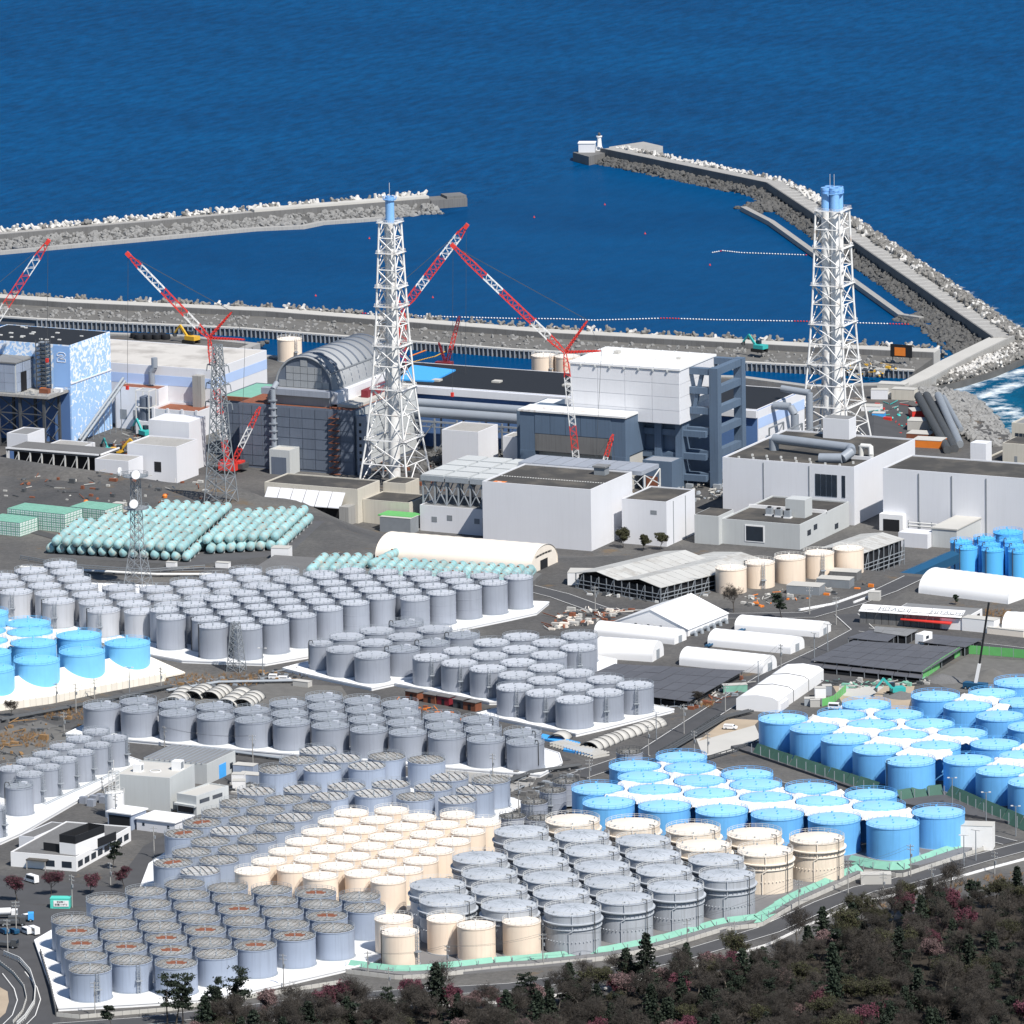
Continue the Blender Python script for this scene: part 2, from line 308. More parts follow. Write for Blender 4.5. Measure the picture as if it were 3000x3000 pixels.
def sea_mat():
    m = bpy.data.materials.new('sea_water'); m.use_nodes = True; n = m.node_tree.nodes; l = m.node_tree.links; b = n['Principled BSDF']
    b.inputs['IOR'].default_value = 1.333; b.inputs['Specular IOR Level'].default_value = 0.16
    tc = n.new('ShaderNodeTexCoord')
    def attr(a): x = n.new('ShaderNodeAttribute'); x.attribute_name = a; return x.outputs['Fac']
    def noise(sc, scl=(1,1,1), rot=0, det=6, rough=0.6):
        mp = n.new('ShaderNodeMapping'); mp.inputs['Scale'].default_value = scl; mp.inputs['Rotation'].default_value = (0, 0, rot); l.new(tc.outputs['Object'], mp.inputs[0])
        x = n.new('ShaderNodeTexNoise'); x.inputs['Scale'].default_value = sc; x.inputs['Detail'].default_value = det; x.inputs['Roughness'].default_value = rough; l.new(mp.outputs[0], x.inputs['Vector']); return x.outputs['Fac']
    def ramp(f, pts):
        r = n.new('ShaderNodeValToRGB'); e = r.color_ramp.elements
        while len(e) < len(pts): e.new(0.5)
        for k, (p, c) in enumerate(pts): e[k].position = p; e[k].color = tuple(c)+(1,)
        l.new(f, r.inputs[0]); return r.outputs[0]
    def mix(f, a, bcol, mode='MIX'):
        x = n.new('ShaderNodeMix'); x.data_type = 'RGBA'; x.blend_type = mode
        if hasattr(f, 'is_linked'): l.new(f, x.inputs['Factor'])
        else: x.inputs['Factor'].default_value = f
        l.new(a, x.inputs['A'])
        if isinstance(bcol, tuple): x.inputs['B'].default_value = bcol+(1,)
        else: l.new(bcol, x.inputs['B'])
        return x.outputs['Result']
    def mth(op, a, c):
        x = n.new('ShaderNodeMath'); x.operation = op
        for k, v in enumerate((a, c)):
            if hasattr(v, 'is_linked'): l.new(v, x.inputs[k])
            else: x.inputs[k].default_value = v
        return x.outputs[0]
    deep = ramp(noise(0.004, (1, 2.2, 1), 0.4), [(0.3, (0.000, 0.040, 0.125)), (0.7, (0.000, 0.056, 0.165))])
    deep = mix(attr('shoal'), deep, (0.000, 0.075, 0.14))
    rip = ramp(noise(0.16, (1, 0.35, 1), 0.5, 5, 0.65), [(0.35, (0.72, 0.72, 0.72)), (0.68, (1.35, 1.35, 1.35))])
    cm = mth('SUBTRACT', 0.75, mth('MULTIPLY', attr('calm'), 0.5))
    deep = mix(cm, deep, rip, 'MULTIPLY')
    capn = noise(0.055, (1, 0.5, 1), 0.5, 9, 0.75)
    big = noise(0.006, (1, 1, 1), 0, 3, 0.5)
    caps = ramp(mth('ADD', capn, mth('MULTIPLY', mth('SUBTRACT', big, 0.5), 0.10)), [(0.715, (0, 0, 0)), (0.76, (1, 1, 1))])
    caps = mth('MULTIPLY', caps, mth('SUBTRACT', 0.7, mth('MULTIPLY', attr('calm'), 0.7)))
    fm = ramp(mth('ADD', mth('MULTIPLY', attr('foam'), 0.42), mth('MULTIPLY', noise(0.12, (1, 1, 1), 0, 10, 0.75), 0.62)), [(0.60, (0, 0, 0)), (0.76, (1, 1, 1))])
    allf = mth('MAXIMUM', caps, fm)
    colr = mix(allf, deep, (0.72, 0.78, 0.80))
    df = n.new('ShaderNodeBsdfDiffuse'); gl = n.new('ShaderNodeBsdfGlossy'); gl.inputs['Roughness'].default_value = 0.18; ms = n.new('ShaderNodeMixShader'); ms.inputs[0].default_value = 0.055
    l.new(colr, df.inputs['Color']); l.new(df.outputs[0], ms.inputs[1]); l.new(gl.outputs[0], ms.inputs[2]); l.new(ms.outputs[0], n['Material Output'].inputs['Surface'])
    rg = mth('ADD', mth('MULTIPLY', allf, 0.5), 0.20); l.new(rg, gl.inputs['Roughness'])
    w1 = noise(0.22, (1, 0.4, 1), 0.5, 6, 0.62)
    bp = n.new('ShaderNodeBump'); bp.inputs['Distance'].default_value = 1.2; l.new(w1, bp.inputs['Height'])
    l.new(mth('SUBTRACT', 0.85, mth('MULTIPLY', attr('calm'), 0.45)), bp.inputs['Strength']); l.new(bp.outputs[0], gl.inputs['Normal']); l.new(bp.outputs[0], df.inputs['Normal'])
    return m
me.materials.append(sea_mat())
tag(obj('sea', me), kind='structure')
# ================================================================ tanks
def hull(pts):
    pts = sorted(set(map(tuple, pts)))
    def half(ps):
        h = []
        for p in ps:
            while len(h) > 1 and (h[-1][0]-h[-2][0])*(p[1]-h[-2][1])-(h[-1][1]-h[-2][1])*(p[0]-h[-2][0]) <= 0: h.pop()
            h.append(p)
        return h
    a, b = half(pts), half(reversed(pts)); return a[:-1]+b[:-1]
def grow(pts, r, ang=0.0):
    c, s = math.cos(ang), math.sin(ang); return hull([(p[0]+r*(i*c-j*s), p[1]+r*(i*s+j*c)) for p in pts for i in (-1, 1) for j in (-1, 1)])
def railing(R, z, h=1.1, n=22, t=0.075, off=0.0):
    b = MB()
    for k in range(n):
        a = 2*math.pi*k/n; x, y = R*math.cos(a), R*math.sin(a); b.bar((x, y, z), (x, y, z+h), t)
    for hh in (0.55*h, h):
        m = 36; pts = [(R*math.cos(2*math.pi*k/m), R*math.sin(2*math.pi*k/m), z+hh) for k in range(m+1)]
        for p, q in zip(pts[:-1], pts[1:]): b.bar(p, q, t)
    return b
def chord_bars(R, z, n, ang, w, h, b=None, rise=0.0):
    b = b or MB(); c, s = math.cos(ang), math.sin(ang)
    for k in range(n):
        o = -R+2*R*(k+0.5)/n; L = math.sqrt(max(0, R*R-o*o))*0.985
        def zz(t): return z+rise*(1-(o*o+t*t)/(R*R))
        ts = (-L, 0, L) if rise else (-L, L)
        for t0, t1 in zip(ts[:-1], ts[1:]): b.bar((t0*c-o*s, t0*s+o*c, zz(t0)), (t1*c-o*s, t1*s+o*c, zz(t1)), w, h)
    return b
def tank_proto(name, label, D, H, shell_m, roof_m, rail_m, roof='dome', rise=0.6, group=None, ang=0.4, ladder=None, rust_plate=False, hose=False, seams=0, cable=False, black_pipe=False):
    R = D/2; root = thing(name, label, 'tank', group=group)
    b = MB(); b.lathe([(R, 0), (R, H-0.28), (R+0.12, H-0.26), (R+0.12, H), (R-0.05, H)], 48)
    for k in range(seams): z = H*(k+1)/(seams+1); b.lathe([(R, z-0.12), (R+0.05, z-0.08), (R+0.05, z+0.08), (R, z+0.12)], 48)
    b.build('shell', MAT[shell_m], root)
    MB().lathe([(R+0.35, -0.05), (R+0.35, 0.14), (R-0.02, 0.16)], 48).build('base_ring', MAT['rail_steel'], root)
    rb = MB(); ns = 6
    rb.lathe([(R*math.cos(math.pi/2*k/ns) if roof == 'dome' else R*(1-k/ns), H-0.01+rise*(math.sin(math.pi/2*k/ns)**1.6 if roof == 'dome' else k/ns)) for k in range(ns)]+[(0.02, H+rise)], 48)
    rf = rb.build('roof', MAT[roof_m], root)
    mh = MB()
    for a, rr in ((0.4, 0.55), (2.1, 0.7), (3.9, 0.62), (5.2, 0.35)):
        x, y = rr*R*math.cos(a), rr*R*math.sin(a); mh.cyl((x, y, H), (x, y, H+rise*0.9+0.35), 0.28, n=8)
    mh.cyl((0, 0, H+rise-0.1), (0, 0, H+rise+0.45), 0.22, n=8)
    tag(mh.build('roof_nozzles', MAT[rail_m], rf), kind='stuff')
    if roof == 'ribs': tag(chord_bars(R, H+0.12, 9, ang, 0.42, 0.3, rise=rise).build('roof_ribs', MAT['pale_roof'], rf), kind='stuff')
    if roof == 'beams':
        chord_bars(R, H+0.12, 6, ang, 0.13, 0.18, rise=rise).build('roof_beams', MAT['dark_steel'], rf)
    if roof == 'seam':
        chord_bars(R, H+0.10, 5, ang, 0.10, 0.12, rise=rise).build('roof_seams', MAT['rail_steel'], rf)
        MB().box(-0.9, R*0.55, H+rise*0.4, 0.9, R*0.55+1.3, H+rise*0.5+0.55).build('roof_hatch', MAT['pale_roof'], rf)
    if roof == 'lattice':
        g = chord_bars(R, H+0.10, 10, ang, 0.15, 0.14); chord_bars(R, H+0.11, 8, ang+math.pi/2*0.86, 0.13, 0.14, g)
        tag(g.build('roof_lattice', MAT['lattice_steel'], rf), kind='stuff')
    if rust_plate:
        c, s = math.cos(ang), math.sin(ang); pb = MB()
        for o, L in ((-0.16, 0.42), (0.04, 0.5), (0.22, 0.3)):
            q = [(-L*R*c-(o*R)*s, -L*R*s+(o*R)*c), (L*R*c-(o*R)*s, L*R*s+(o*R)*c), (L*R*c-((o+.15)*R)*s, L*R*s+((o+.15)*R)*c), (-L*R*c-((o+.15)*R)*s, -L*R*s+((o+.15)*R)*c)]
            pb.prism(q, H+rise*0.55, H+rise+0.06)
        tag(pb.build('rusty_plates', MAT['rust'], rf), 'rust-brown cover plates')
    if roof == 'cone':
        cb = MB()
        for k in range(16):
            a = 2*math.pi*k/16; cb.bar((0.8*math.cos(a), 0.8*math.sin(a), H+rise*0.95), (R*0.97*math.cos(a), R*0.97*math.sin(a), H+0.08), 0.16, 0.12)
        cb.build('roof_ribs', MAT['rail_steel'], rf)
    railing(R+0.02, H-0.1).build('railing', MAT[rail_m], root)
    if ladder is not None:
        a = ladder; b = MB(); c, s = math.cos(a), math.sin(a)
        def q(r, t, z): return (r*c-t*s, r*s+t*c, z)
        for t in (-0.45, 0.45): b.bar(q(R+0.35, t, 0), q(R+0.35, t, H+1.1), 0.10); b.bar(q(R+1.05, t, 0), q(R+1.05, t, H*0.96), 0.08)
        for z in np.arange(0.4, H, 0.55): b.bar(q(R+0.35, -0.45, z), q(R+0.35, 0.45, z), 0.07)
        for z in np.arange(1.2, H, 1.2):
            b.bar(q(R+0.35, -0.45, z), q(R+1.05, -0.45, z), 0.07); b.bar(q(R+0.35, 0.45, z), q(R+1.05, 0.45, z), 0.07); b.bar(q(R+1.05, -0.45, z), q(R+1.05, 0.45, z), 0.07)
        b.add([q(R, -0.9, H*0.45), q(R+1.3, -0.9, H*0.45), q(R+1.3, 0.9, H*0.45), q(R, 0.9, H*0.45), q(R, -0.9, H*0.48), q(R+1.3, -0.9, H*0.48), q(R+1.3, 0.9, H*0.48), q(R, 0.9, H*0.48)], [(0,3,2,1),(4,5,6,7),(0,1,5,4),(1,2,6,5),(2,3,7,6),(3,0,4,7)])
        b.build('ladder', MAT['rail_steel'], root)
    if black_pipe:
        a = -2.3; x, y = math.cos(a), math.sin(a)
        MB().tube([((R-0.8)*x, (R-0.8)*y, H+0.9), ((R+0.25)*x, (R+0.25)*y, H+0.9), ((R+0.25)*x, (R+0.25)*y, 0)], 0.14, 8).build('drain_pipe', MAT['black'], root)
    if hose:
        a = hose if hose is not True else -2.4; x, y = math.cos(a), math.sin(a)
        pts = [((R-1.3)*x, (R-1.3)*y, H+0.3), ((R-1.1)*x, (R-1.1)*y, H+1.3), ((R-0.1)*x, (R-0.1)*y, H+1.4), ((R+0.2)*x, (R+0.2)*y, H+0.6), ((R+0.22)*x, (R+0.22)*y, H*0.2)]
        MB().tube(pts, 0.16, 8).build('hose', MAT['dark_steel'], root)
    return root
def hat_proto(name, label, D, H, shell_m, roof_m, rise=1.0, group=None):
    R = D/2; root = thing(name, label, 'tank', group=group); zt = H-2.5
    b = MB(); b.lathe([(R, 0), (R, zt-0.9), (R-0.15, zt-0.85), (R-0.15, zt+0.2)], 56); b.build('shell', MAT[shell_m], root)
    st = MB()
    for k in range(40):
        a = 2*math.pi*k/40; st.bar(((R+0.02)*math.cos(a), (R+0.02)*math.sin(a), zt-1.7), ((R+0.45)*math.cos(a), (R+0.45)*math.sin(a), zt-0.05), 0.12)
    st.build('brackets', MAT['rail_steel'], root)
    MB().lathe([(R-0.1, zt-0.1), (R+0.75, zt-0.08), (R+0.75, zt+0.22), (R-0.1, zt+0.24)], 56).build('walkway', MAT[roof_m], root)
    MB().lathe([(R-0.05, zt-1.75), (R+0.38, zt-1.72), (R+0.38, zt-1.5), (R-0.05, zt-1.48)], 56).build('wind_girder', MAT[roof_m], root)
    MB().lathe([(R+0.05, zt), (R+0.05, H-0.15), (R+0.2, H-0.13), (R+0.2, H+0.02), (R-0.1, H+0.04)], 56).build('upper_shell', MAT[shell_m], root)
    rf = MB().lathe([(R*(1-k/6), H+rise*(1-(1-k/6)**1.4)) for k in range(6)]+[(0.02, H+rise)], 56).build('roof', MAT[roof_m], root)
    cb = MB()
    for k in range(18):
        a = 2*math.pi*k/18+0.1; f = 0.55 if k % 3 else 0.95
        cb.bar((0.7*math.cos(a), 0.7*math.sin(a), H+rise*0.98), (R*f*math.cos(a), R*f*math.sin(a), H+rise*(1-f**1.4)+0.04), 0.17, 0.10)
    if 'grey' in shell_m: cb.build('roof_ribs', MAT['rail_steel'], rf)
    mh = MB()
    for k in range(7):
        a = 0.5+k*0.93; rr = 0.82*R; mh.cyl((rr*math.cos(a), rr*math.sin(a), H), (rr*math.cos(a), rr*math.sin(a), H+0.75), 0.25, n=8)
    tag(mh.build('roof_nozzles', MAT['rail_steel'], rf), kind='stuff')
    rl = 'rail_white'; railing(R+0.1, H, 1.15, 26).build('railing', MAT[rl], root)
    a = -1.15; x, y = math.cos(a), math.sin(a)
    MB().tube([((R+0.3)*x, (R+0.3)*y, H+0.3), ((R+0.3)*x, (R+0.3)*y, zt-1.9), ((R+0.25)*math.cos(a-.12), (R+0.25)*math.sin(a-.12), zt-2.4), ((R+0.25)*math.cos(a-.12), (R+0.25)*math.sin(a-.12), 0)], 0.16, 8).build('downpipe', MAT[roof_m], root)
    a = -0.35; x, y = math.cos(a), math.sin(a)
    MB().tube([((R-1)*x, (R-1)*y, H+1.0), ((R+0.9)*x, (R+0.9)*y, H+1.0), ((R+0.9)*x, (R+0.9)*y, 0)], 0.15, 8).build('hose', MAT['dark_steel'], root)
    nz = MB()
    for k in range(22):
        a = -math.pi*0.95+k*0.14; nz.cyl((R*math.cos(a), R*math.sin(a), H*0.33), ((R+0.3)*math.cos(a), (R+0.3)*math.sin(a), H*0.33), 0.16, n=6)
    tag(nz.build('wall_nozzles', MAT[roof_m], root), kind='stuff')
    return root
PADTOP = 0.8
def spots(lst, off, s, ztop, zground=35.0):
    out = []
    for zx, zy in lst:
        p = P(off[0]+zx*s, off[1]+zy*s, ztop); out.append((p[0], p[1]))
    return out
S3C, S5 = 0.31056, 0.54945
C1, C2, C3 = (0, 1600), (500, 1600), (1000, 1600)
Z0 = 35+PADTOP
def group_spots(parts, H): return [q for lst, off, s in parts for q in spots(lst, off, s, Z0+H)]
PADS = []
ORD = ('first', 'second', 'third', 'fourth', 'fifth', 'sixth', 'seventh', 'eighth', 'ninth', 'tenth', 'eleventh', 'twelfth')
def row_labels(rows, text, rev=False, descend=False):         # rows: tanks in each row; text with {r} row word and {k} word within the row
    out = []
    for r, n in enumerate(rows):
        for k in range(n): out.append(text.format(r=ORD[len(rows)-1-r if descend else r], k=ORD[n-1-k if rev else k]))
    return out
def place(protos, pts, z=Z0, rz=0.0, pick=None, labels=None):
    pls = [Placer(p) for p in protos]
    for k, (x, y) in enumerate(pts):
        i = (pick(k, x, y) if pick else k) % len(pls); o = pls[i].put((x, y, z), rz)
        if labels: o['label'] = labels[k]
    for pl in pls:
        if not pl.used:
            for ch in list(pl.p.children): pass
def pad(name, label, pts, r, m, z1=Z0, z0=33.5, dz=0.0, kerb=True, ang=0.0):
    hp = grow(pts, r, ang); b = MB().prism(hp, z0, z1+dz); o = b.build(name, MAT[m]); tag(o, label, 'tank pad')
    if kerb:
        k = MB(); n = len(hp)
        for i in range(n):
            a, c = np.array(hp[i]), np.array(hp[(i+1) % n]); dd = c-a; L = np.linalg.norm(dd)
            if L < 0.1: continue
            k.bar((a[0], a[1], z1+dz+0.15), (c[0], c[1], z1+dz+0.15), 0.35, 0.42)
        k.build('kerb', MAT[m if m != 'pad_dark' else 'concrete_dark'], o)
    return hp
# ---- A: pale twelve metre tanks at the back left
A = group_spots([([(568,170),(632,240),(700,308),(768,380),(838,455),(903,528),(973,600),(292,228),(357,300),(420,370),(485,442),(548,515),(15,285),(80,355),(148,428),
     (-255,340),(-190,412),(1120,390),(1190,468),(1262,540),(1330,612),(1475,402),(1545,482),(1615,552)], C1, S3C),
     ([(150,345),(215,420),(285,487),(428,290),(500,362),(560,430),(705,235),(780,305),(835,370),(1055,245),(1125,310),(1405,258)], C2, S3C)], 8.6)
gA = 'pale domed tanks behind the tall grey ones'
pA = [tank_proto('storage_tank', 'pale grey domed tank in the broad rows beside the slim grey tanks', 11.6, 8.6, 'pale_paint', 'pale_roof', 'rail_steel', 'dome', 0.75, gA),
      tank_proto('storage_tank', 'pale grey domed tank with caged ladder and black drain pipe', 11.6, 8.6, 'pale_paint', 'pale_roof', 'rail_steel', 'dome', 0.75, 'pale domed tanks with ladders', ladder=-1.25, black_pipe=True)]
front = {6, 11, 14}
place(pA, A, pick=lambda k, x, y: 1 if k in front else 0)
# ---- B: slimmer, taller grey tanks
B = group_spots([([(1700,228),(1450,278),(1205,330),(950,385),(700,440),(450,492),(197,547),(-60,600),(1768,290),(1520,345),(1270,400),(1020,450),(770,505),(518,560),(260,613),(2,668),
     (1845,355),(1590,410),(1340,465),(1090,517),(838,572),(582,627),(330,683),(1913,412),(1662,465),(1410,518),(1160,583),(907,638),(652,693),(400,750),
     (1985,478),(1735,532),(1485,585),(1235,650),(977,707),(723,760)], C2, S3C),
     ([(402,240),(475,303),(548,360),(620,424),(695,490),(718,250),(793,308),(868,372),(942,438),(1038,265),(1113,328),(1187,385),(1352,278),(1430,342),(1670,290)], C3, S3C)], 10.6)
pB = [tank_proto('storage_tank', 'slim tall grey tank with pale domed top in the diagonal rows', 10.1, 10.6, 'grey_paint', 'pale_roof', 'rail_steel', 'dome', 0.55, 'slim tall grey tanks', seams=0),
      tank_proto('storage_tank', 'slim tall grey tank with two raised weld bands round it', 10.1, 10.6, 'grey_paint', 'pale_roof', 'rail_steel', 'dome', 0.55, 'slim grey tanks with weld bands', seams=2),
      tank_proto('storage_tank', 'slim tall grey tank with black pipe down its side', 10.1, 10.6, 'grey_paint', 'pale_roof', 'rail_steel', 'dome', 0.55, 'slim grey tanks with black pipes', black_pipe=True)]
nB = len(B)
place(pB, B, pick=lambda k, x, y: 1 if k in (31, 40, 44, 47) else (2 if k in (22, 29, 35, 49) else 0),
      labels=row_labels([8,8,7,7,6], 'slim tall grey tank, {r} long row from the pale tanks, {k} from the ivory sheet', rev=True)+row_labels([5,4,3,2,1], 'slim tall grey tank, {r} short row beyond, {k} from the turquoise tanks'))
pad('tank_pad', 'white concrete pad under the pale domed and slim grey tanks', A+B, 8.6, 'pad_white', ang=math.atan2(B[36][1]-B[0][1], B[36][0]-B[0][0]))
# ---- C: mid grey tanks with ribbed tops
C4, C5o = (850, 1800), (1350, 1800)
Cc = group_spots([([(287,187),(437,218),(303,120),(450,152),(597,183),(463,88),(612,120),(758,150),(620,48),(770,80),(917,110)], C4, S5)], 8.4)
pC = [tank_proto('storage_tank', 'grey tank with raised ribs across its flat top on the small pad', 11.9, 8.4, 'grey_paint', 'grey_roof', 'rail_steel', 'ribs', 0.35, 'ribbed grey tanks on the small pad', ang=0.30),
      tank_proto('storage_tank', 'grey tank with smooth top and hatch among ribbed tanks', 11.9, 8.4, 'grey_paint', 'grey_roof', 'rail_steel', 'seam', 0.35, 'smooth topped tanks among the ribbed ones', ang=1.2, hose=True)]
place(pC, Cc, pick=lambda k, x, y: 1 if k in (4, 7, 8, 10) else 0)
small = group_spots([([(1417,920)], C2, S3C)], 8.4)
place([tank_proto('storage_tank', 'narrow grey tank with a black hose at the corner of the small pad', 8.2, 8.4, 'grey_paint', 'grey_roof', 'rail_steel', 'ribs', 0.3, ang=0.3, hose=True)], small)
pad('tank_pad', 'small white pad under twelve ribbed grey tanks', Cc+small, 9.2, 'pad_white', dz=0.05, ang=math.atan2(Cc[1][1]-Cc[0][1], Cc[1][0]-Cc[0][0]))
D2 = group_spots([([(320,120),(313,187),(305,257),(297,325),(290,390),(473,152),(468,217),(458,285),(452,352),(445,420),(632,115),(627,178),(612,313),(608,388),(605,455),(770,348),(768,418),(928,378),
     (163,150),(153,222),(145,290),(0,195),(-8,260),(-160,230)], C5o, S5)], 8.6)
pC2 = [tank_proto('storage_tank', 'grey tank with slanting ribs on its top beside the dark roof', 12.3, 8.6, 'grey_paint', 'grey_roof', 'rail_steel', 'ribs', 0.35, 'grey tanks with slanting roof ribs', ang=0.95),
       tank_proto('storage_tank', 'grey tank with slanting roof ribs and a stair tower on its side', 12.3, 8.6, 'grey_paint', 'grey_roof', 'rail_steel', 'ribs', 0.35, 'grey tanks with slanting roof ribs and stairs', ang=0.95, ladder=-1.05)]
place(pC2, D2, pick=lambda k, x, y: 1 if k in (4, 9, 16, 17, 20, 22, 23, 11) else 0)
pad('tank_pad', 'white pad under the grey tanks with slanting roof ribs', [D2[i] for i in (14, 9, 4, 16, 17, 12, 15)], 9.0, 'pad_white', dz=0.10, ang=math.atan2(D2[9][1]-D2[4][1], D2[9][0]-D2[4][0]))
pad('tank_pad', 'white pad strip under the back rows of slanting rib tanks', [D2[i] for i in (0, 5, 10, 11, 18, 19, 20, 21, 22, 23, 2, 7)], 8.8, 'pad_white', dz=0.02, ang=math.atan2(D2[9][1]-D2[4][1], D2[9][0]-D2[4][0]))
# ---- D: wide rows of grey tanks with crossing seams
C6, C7, C8 = (200, 1950), (700, 1980), (1150, 2080)
Dd = group_spots([([(178,215),(378,232),(583,252),(785,270),(987,288),(373,188),(577,205),(778,217),(978,237)], C6, S5),
     ([(280,247),(487,265),(693,285),(900,300),(270,200),(477,215),(683,232),(885,248),(262,147),(463,162),(667,180),(870,197),(453,115),(655,132),(858,148)], C7, S5),
     ([(290,135),(498,155),(708,170),(275,85),(482,103),(693,120),(262,35),(467,50)], C8, S5)], 8.2)
pD = [tank_proto('storage_tank', 'grey tank with a hatch and crossing seams on its shallow top', 12.0, 8.2, 'grey_paint', 'grey_roof', 'rail_steel', 'seam', 0.5, 'grey tanks with crossing roof seams', ang=0.75),
      tank_proto('storage_tank', 'grey tank with crossing roof seams and a hose arching over its rim', 12.0, 8.2, 'grey_paint', 'grey_roof', 'rail_steel', 'seam', 0.5, 'grey seam topped tanks with hoses', ang=0.75, hose=-0.4)]
lD = ['grey seam topped tank, %s row back from the warehouse, %s from the gravel lane' % (ORD[r], ORD[c]) for r, c in [(0,0),(0,1),(0,2),(0,3),(0,4),(1,0),(1,1),(1,2),(1,3)]+[(0,5),(0,6),(0,7),(0,8),(1,4),(1,5),(1,6),(1,7),(2,0),(2,1),(2,2),(2,3),(3,0),(3,1),(3,2)]+[(0,9),(0,10),(0,11),(1,8),(1,9),(1,10),(2,4),(2,5)]]
place(pD, Dd, pick=lambda k, x, y: 1 if k in (26, 29, 31) else 0, labels=lD)
pad('tank_pad', 'long white pad under the grey seam topped tanks', Dd, 8.8, 'pad_white', dz=0.04, ang=math.atan2(Dd[1][1]-Dd[0][1], Dd[1][0]-Dd[0][0]))
# ---- E: blue grey bolted tanks with lattice tops
C9, C10 = (400, 2200), (900, 2150)
Ee = group_spots([([(423,397),(317,450),(552,440),(208,500),(445,492),(683,480),(788,430),(1000,447)], C7, S5),
     ([(640,215),(885,203),(545,275),(785,260),(1028,242),(450,328),(690,315),(935,300),(350,383),(595,370),(838,355),(253,440),(497,425),(740,410),(395,483),(643,468),(295,540),(540,525),(195,597),(440,582),(340,640)], C9, S5),
     ([(210,280),(447,268),(355,317),(578,335),(672,283),(758,230),(895,297),(802,350),(980,245)], C10, S5)], 8.0)
pE = [tank_proto('storage_tank', 'blue grey tank with a pale square lattice top near the cream tanks', 11.9, 8.0, 'blue_grey_paint', 'weathered_roof', 'rail_steel', 'lattice', 0.15, 'lattice topped tanks between pads', ang=1.05),
      tank_proto('storage_tank', 'blue grey tank with dark parallel beams on its top', 11.9, 8.0, 'blue_grey_paint', 'weathered_roof', 'rail_steel', 'beams', 0.25, 'beam topped blue grey tanks', ang=2.3),
      tank_proto('storage_tank', 'blue grey lattice topped tank with brown rusty plates on top', 11.9, 8.0, 'blue_grey_paint', 'weathered_roof', 'rail_steel', 'lattice', 0.15, 'lattice topped tanks with rust between pads', ang=1.05, rust_plate=True)]
beams = {0, 4, 5, 2, 8, 9, 12, 20, 28, 29, 30, 31, 33, 34, 35, 36, 18}
place(pE, Ee, pick=lambda k, x, y: 1 if k in beams else (2 if k in (16, 19, 26) else 0))
pad('tank_pad', 'pale pad under the lattice and beam topped tanks', Ee, 8.0, 'pad_white', dz=-0.12, kerb=False)
sm = group_spots([([(855,428),(925,380),(755,490),(640,565),(790,575)], C8, S5), ([(535,95)], (1550, 2150), S5)], 7.0)
place([tank_proto('storage_tank', 'small dark banded tank with pipework on its top', 8.3, 7.0, 'grey_paint', 'weathered_roof', 'dark_steel', 'lattice', 0.15, 'small tanks with rooftop pipework', ang=0.2, seams=3, ladder=-1.3)], sm)
# ---- F: cream tanks in a block
C11 = (650, 2350)
Ff = group_spots([([(690,55),(605,103),(517,157),(432,208),(343,260),(252,313),(163,365),(905,42),(825,93),(738,145),(652,195),(565,247),(477,300),(388,352),
     (1050,80),(960,130),(873,183),(787,233),(700,287),(613,340),(525,392),(1255,66),(1177,118),(1095,169),(1010,220),(925,270),(838,325),(750,378),
     (1395,106),(1313,156),(1233,209),(1145,258),(1060,310),(978,362),(887,415)], C11, S5)], 9.6)
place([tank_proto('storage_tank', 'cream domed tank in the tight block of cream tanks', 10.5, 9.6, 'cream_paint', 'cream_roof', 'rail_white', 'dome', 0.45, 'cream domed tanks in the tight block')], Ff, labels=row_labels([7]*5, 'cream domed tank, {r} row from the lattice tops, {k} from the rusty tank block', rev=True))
F2 = [tuple(P(x, y, Z0+9.6)[:2]) for x, y in ((1153.7,2690.6),(1171,2729),(1306.5,2690),(1395,2709.5),(1528,2698))]
place([tank_proto('storage_tank', 'cream tank standing apart in front of the grey cone tanks', 11.0, 9.6, 'cream_paint', 'cream_roof', 'rail_white', 'dome', 0.35, 'cream tanks in front of the cone tanks'),
       tank_proto('storage_tank', 'cream tank with black pipe and stair cage at the pad edge', 11.0, 9.6, 'cream_paint', 'cream_roof', 'rail_white', 'dome', 0.35, ladder=-0.15, black_pipe=True)], F2, pick=lambda k, x, y: 1 if k == 1 else 0)
# ---- G: wide tanks with an overhanging upper drum
C14, C13, C12 = (1250, 2400), (1800, 2380), (1550, 2150)
S13 = 700/1092
Gg = group_spots([([(505,65),(558,145),(610,228),(663,310),(718,395),(778,483),(828,88),(882,168),(935,252),(990,335),(1056,422),(285,205),(335,290),(388,375),(442,460),(60,350),(112,432)], C14, S5),
     ([(132,128),(178,195),(228,265),(280,340),(465,215),(515,287)], C13, S13)], 11.4)
place([hat_proto('cone_tank', 'wide grey tank with shallow cone top and radial ribs', 16.2, 11.4, 'hat_grey', 'hat_roof', 1.0, 'wide grey cone topped tanks')], [Gg[i] for i in (15,16,11,12,13,14,0,1,2,3,4,5,6,7,8,9,10,17,18,19,20,21,22)], labels=row_labels([2,4,6,5,4,2], 'wide grey cone topped tank, {r} line from the cream block, {k} from the netting', rev=True))
Gc = group_spots([([(232,460),(553,480)], C12, S5), ([(360,77),(640,97),(925,118),(410,150),(690,175)], C13, S13)], 11.4)
place([hat_proto('cone_tank', 'wide cream tank with overhanging upper drum and white railing', 16.2, 11.4, 'big_cream', 'big_cream_roof', 1.0, 'wide cream tanks')], Gc)
hpG = pad('tank_pad', 'dark grey pad under the cream and cone topped tanks', Ff+F2+Gg+Gc, 10.0, 'pad_grey', dz=-0.04, kerb=False)
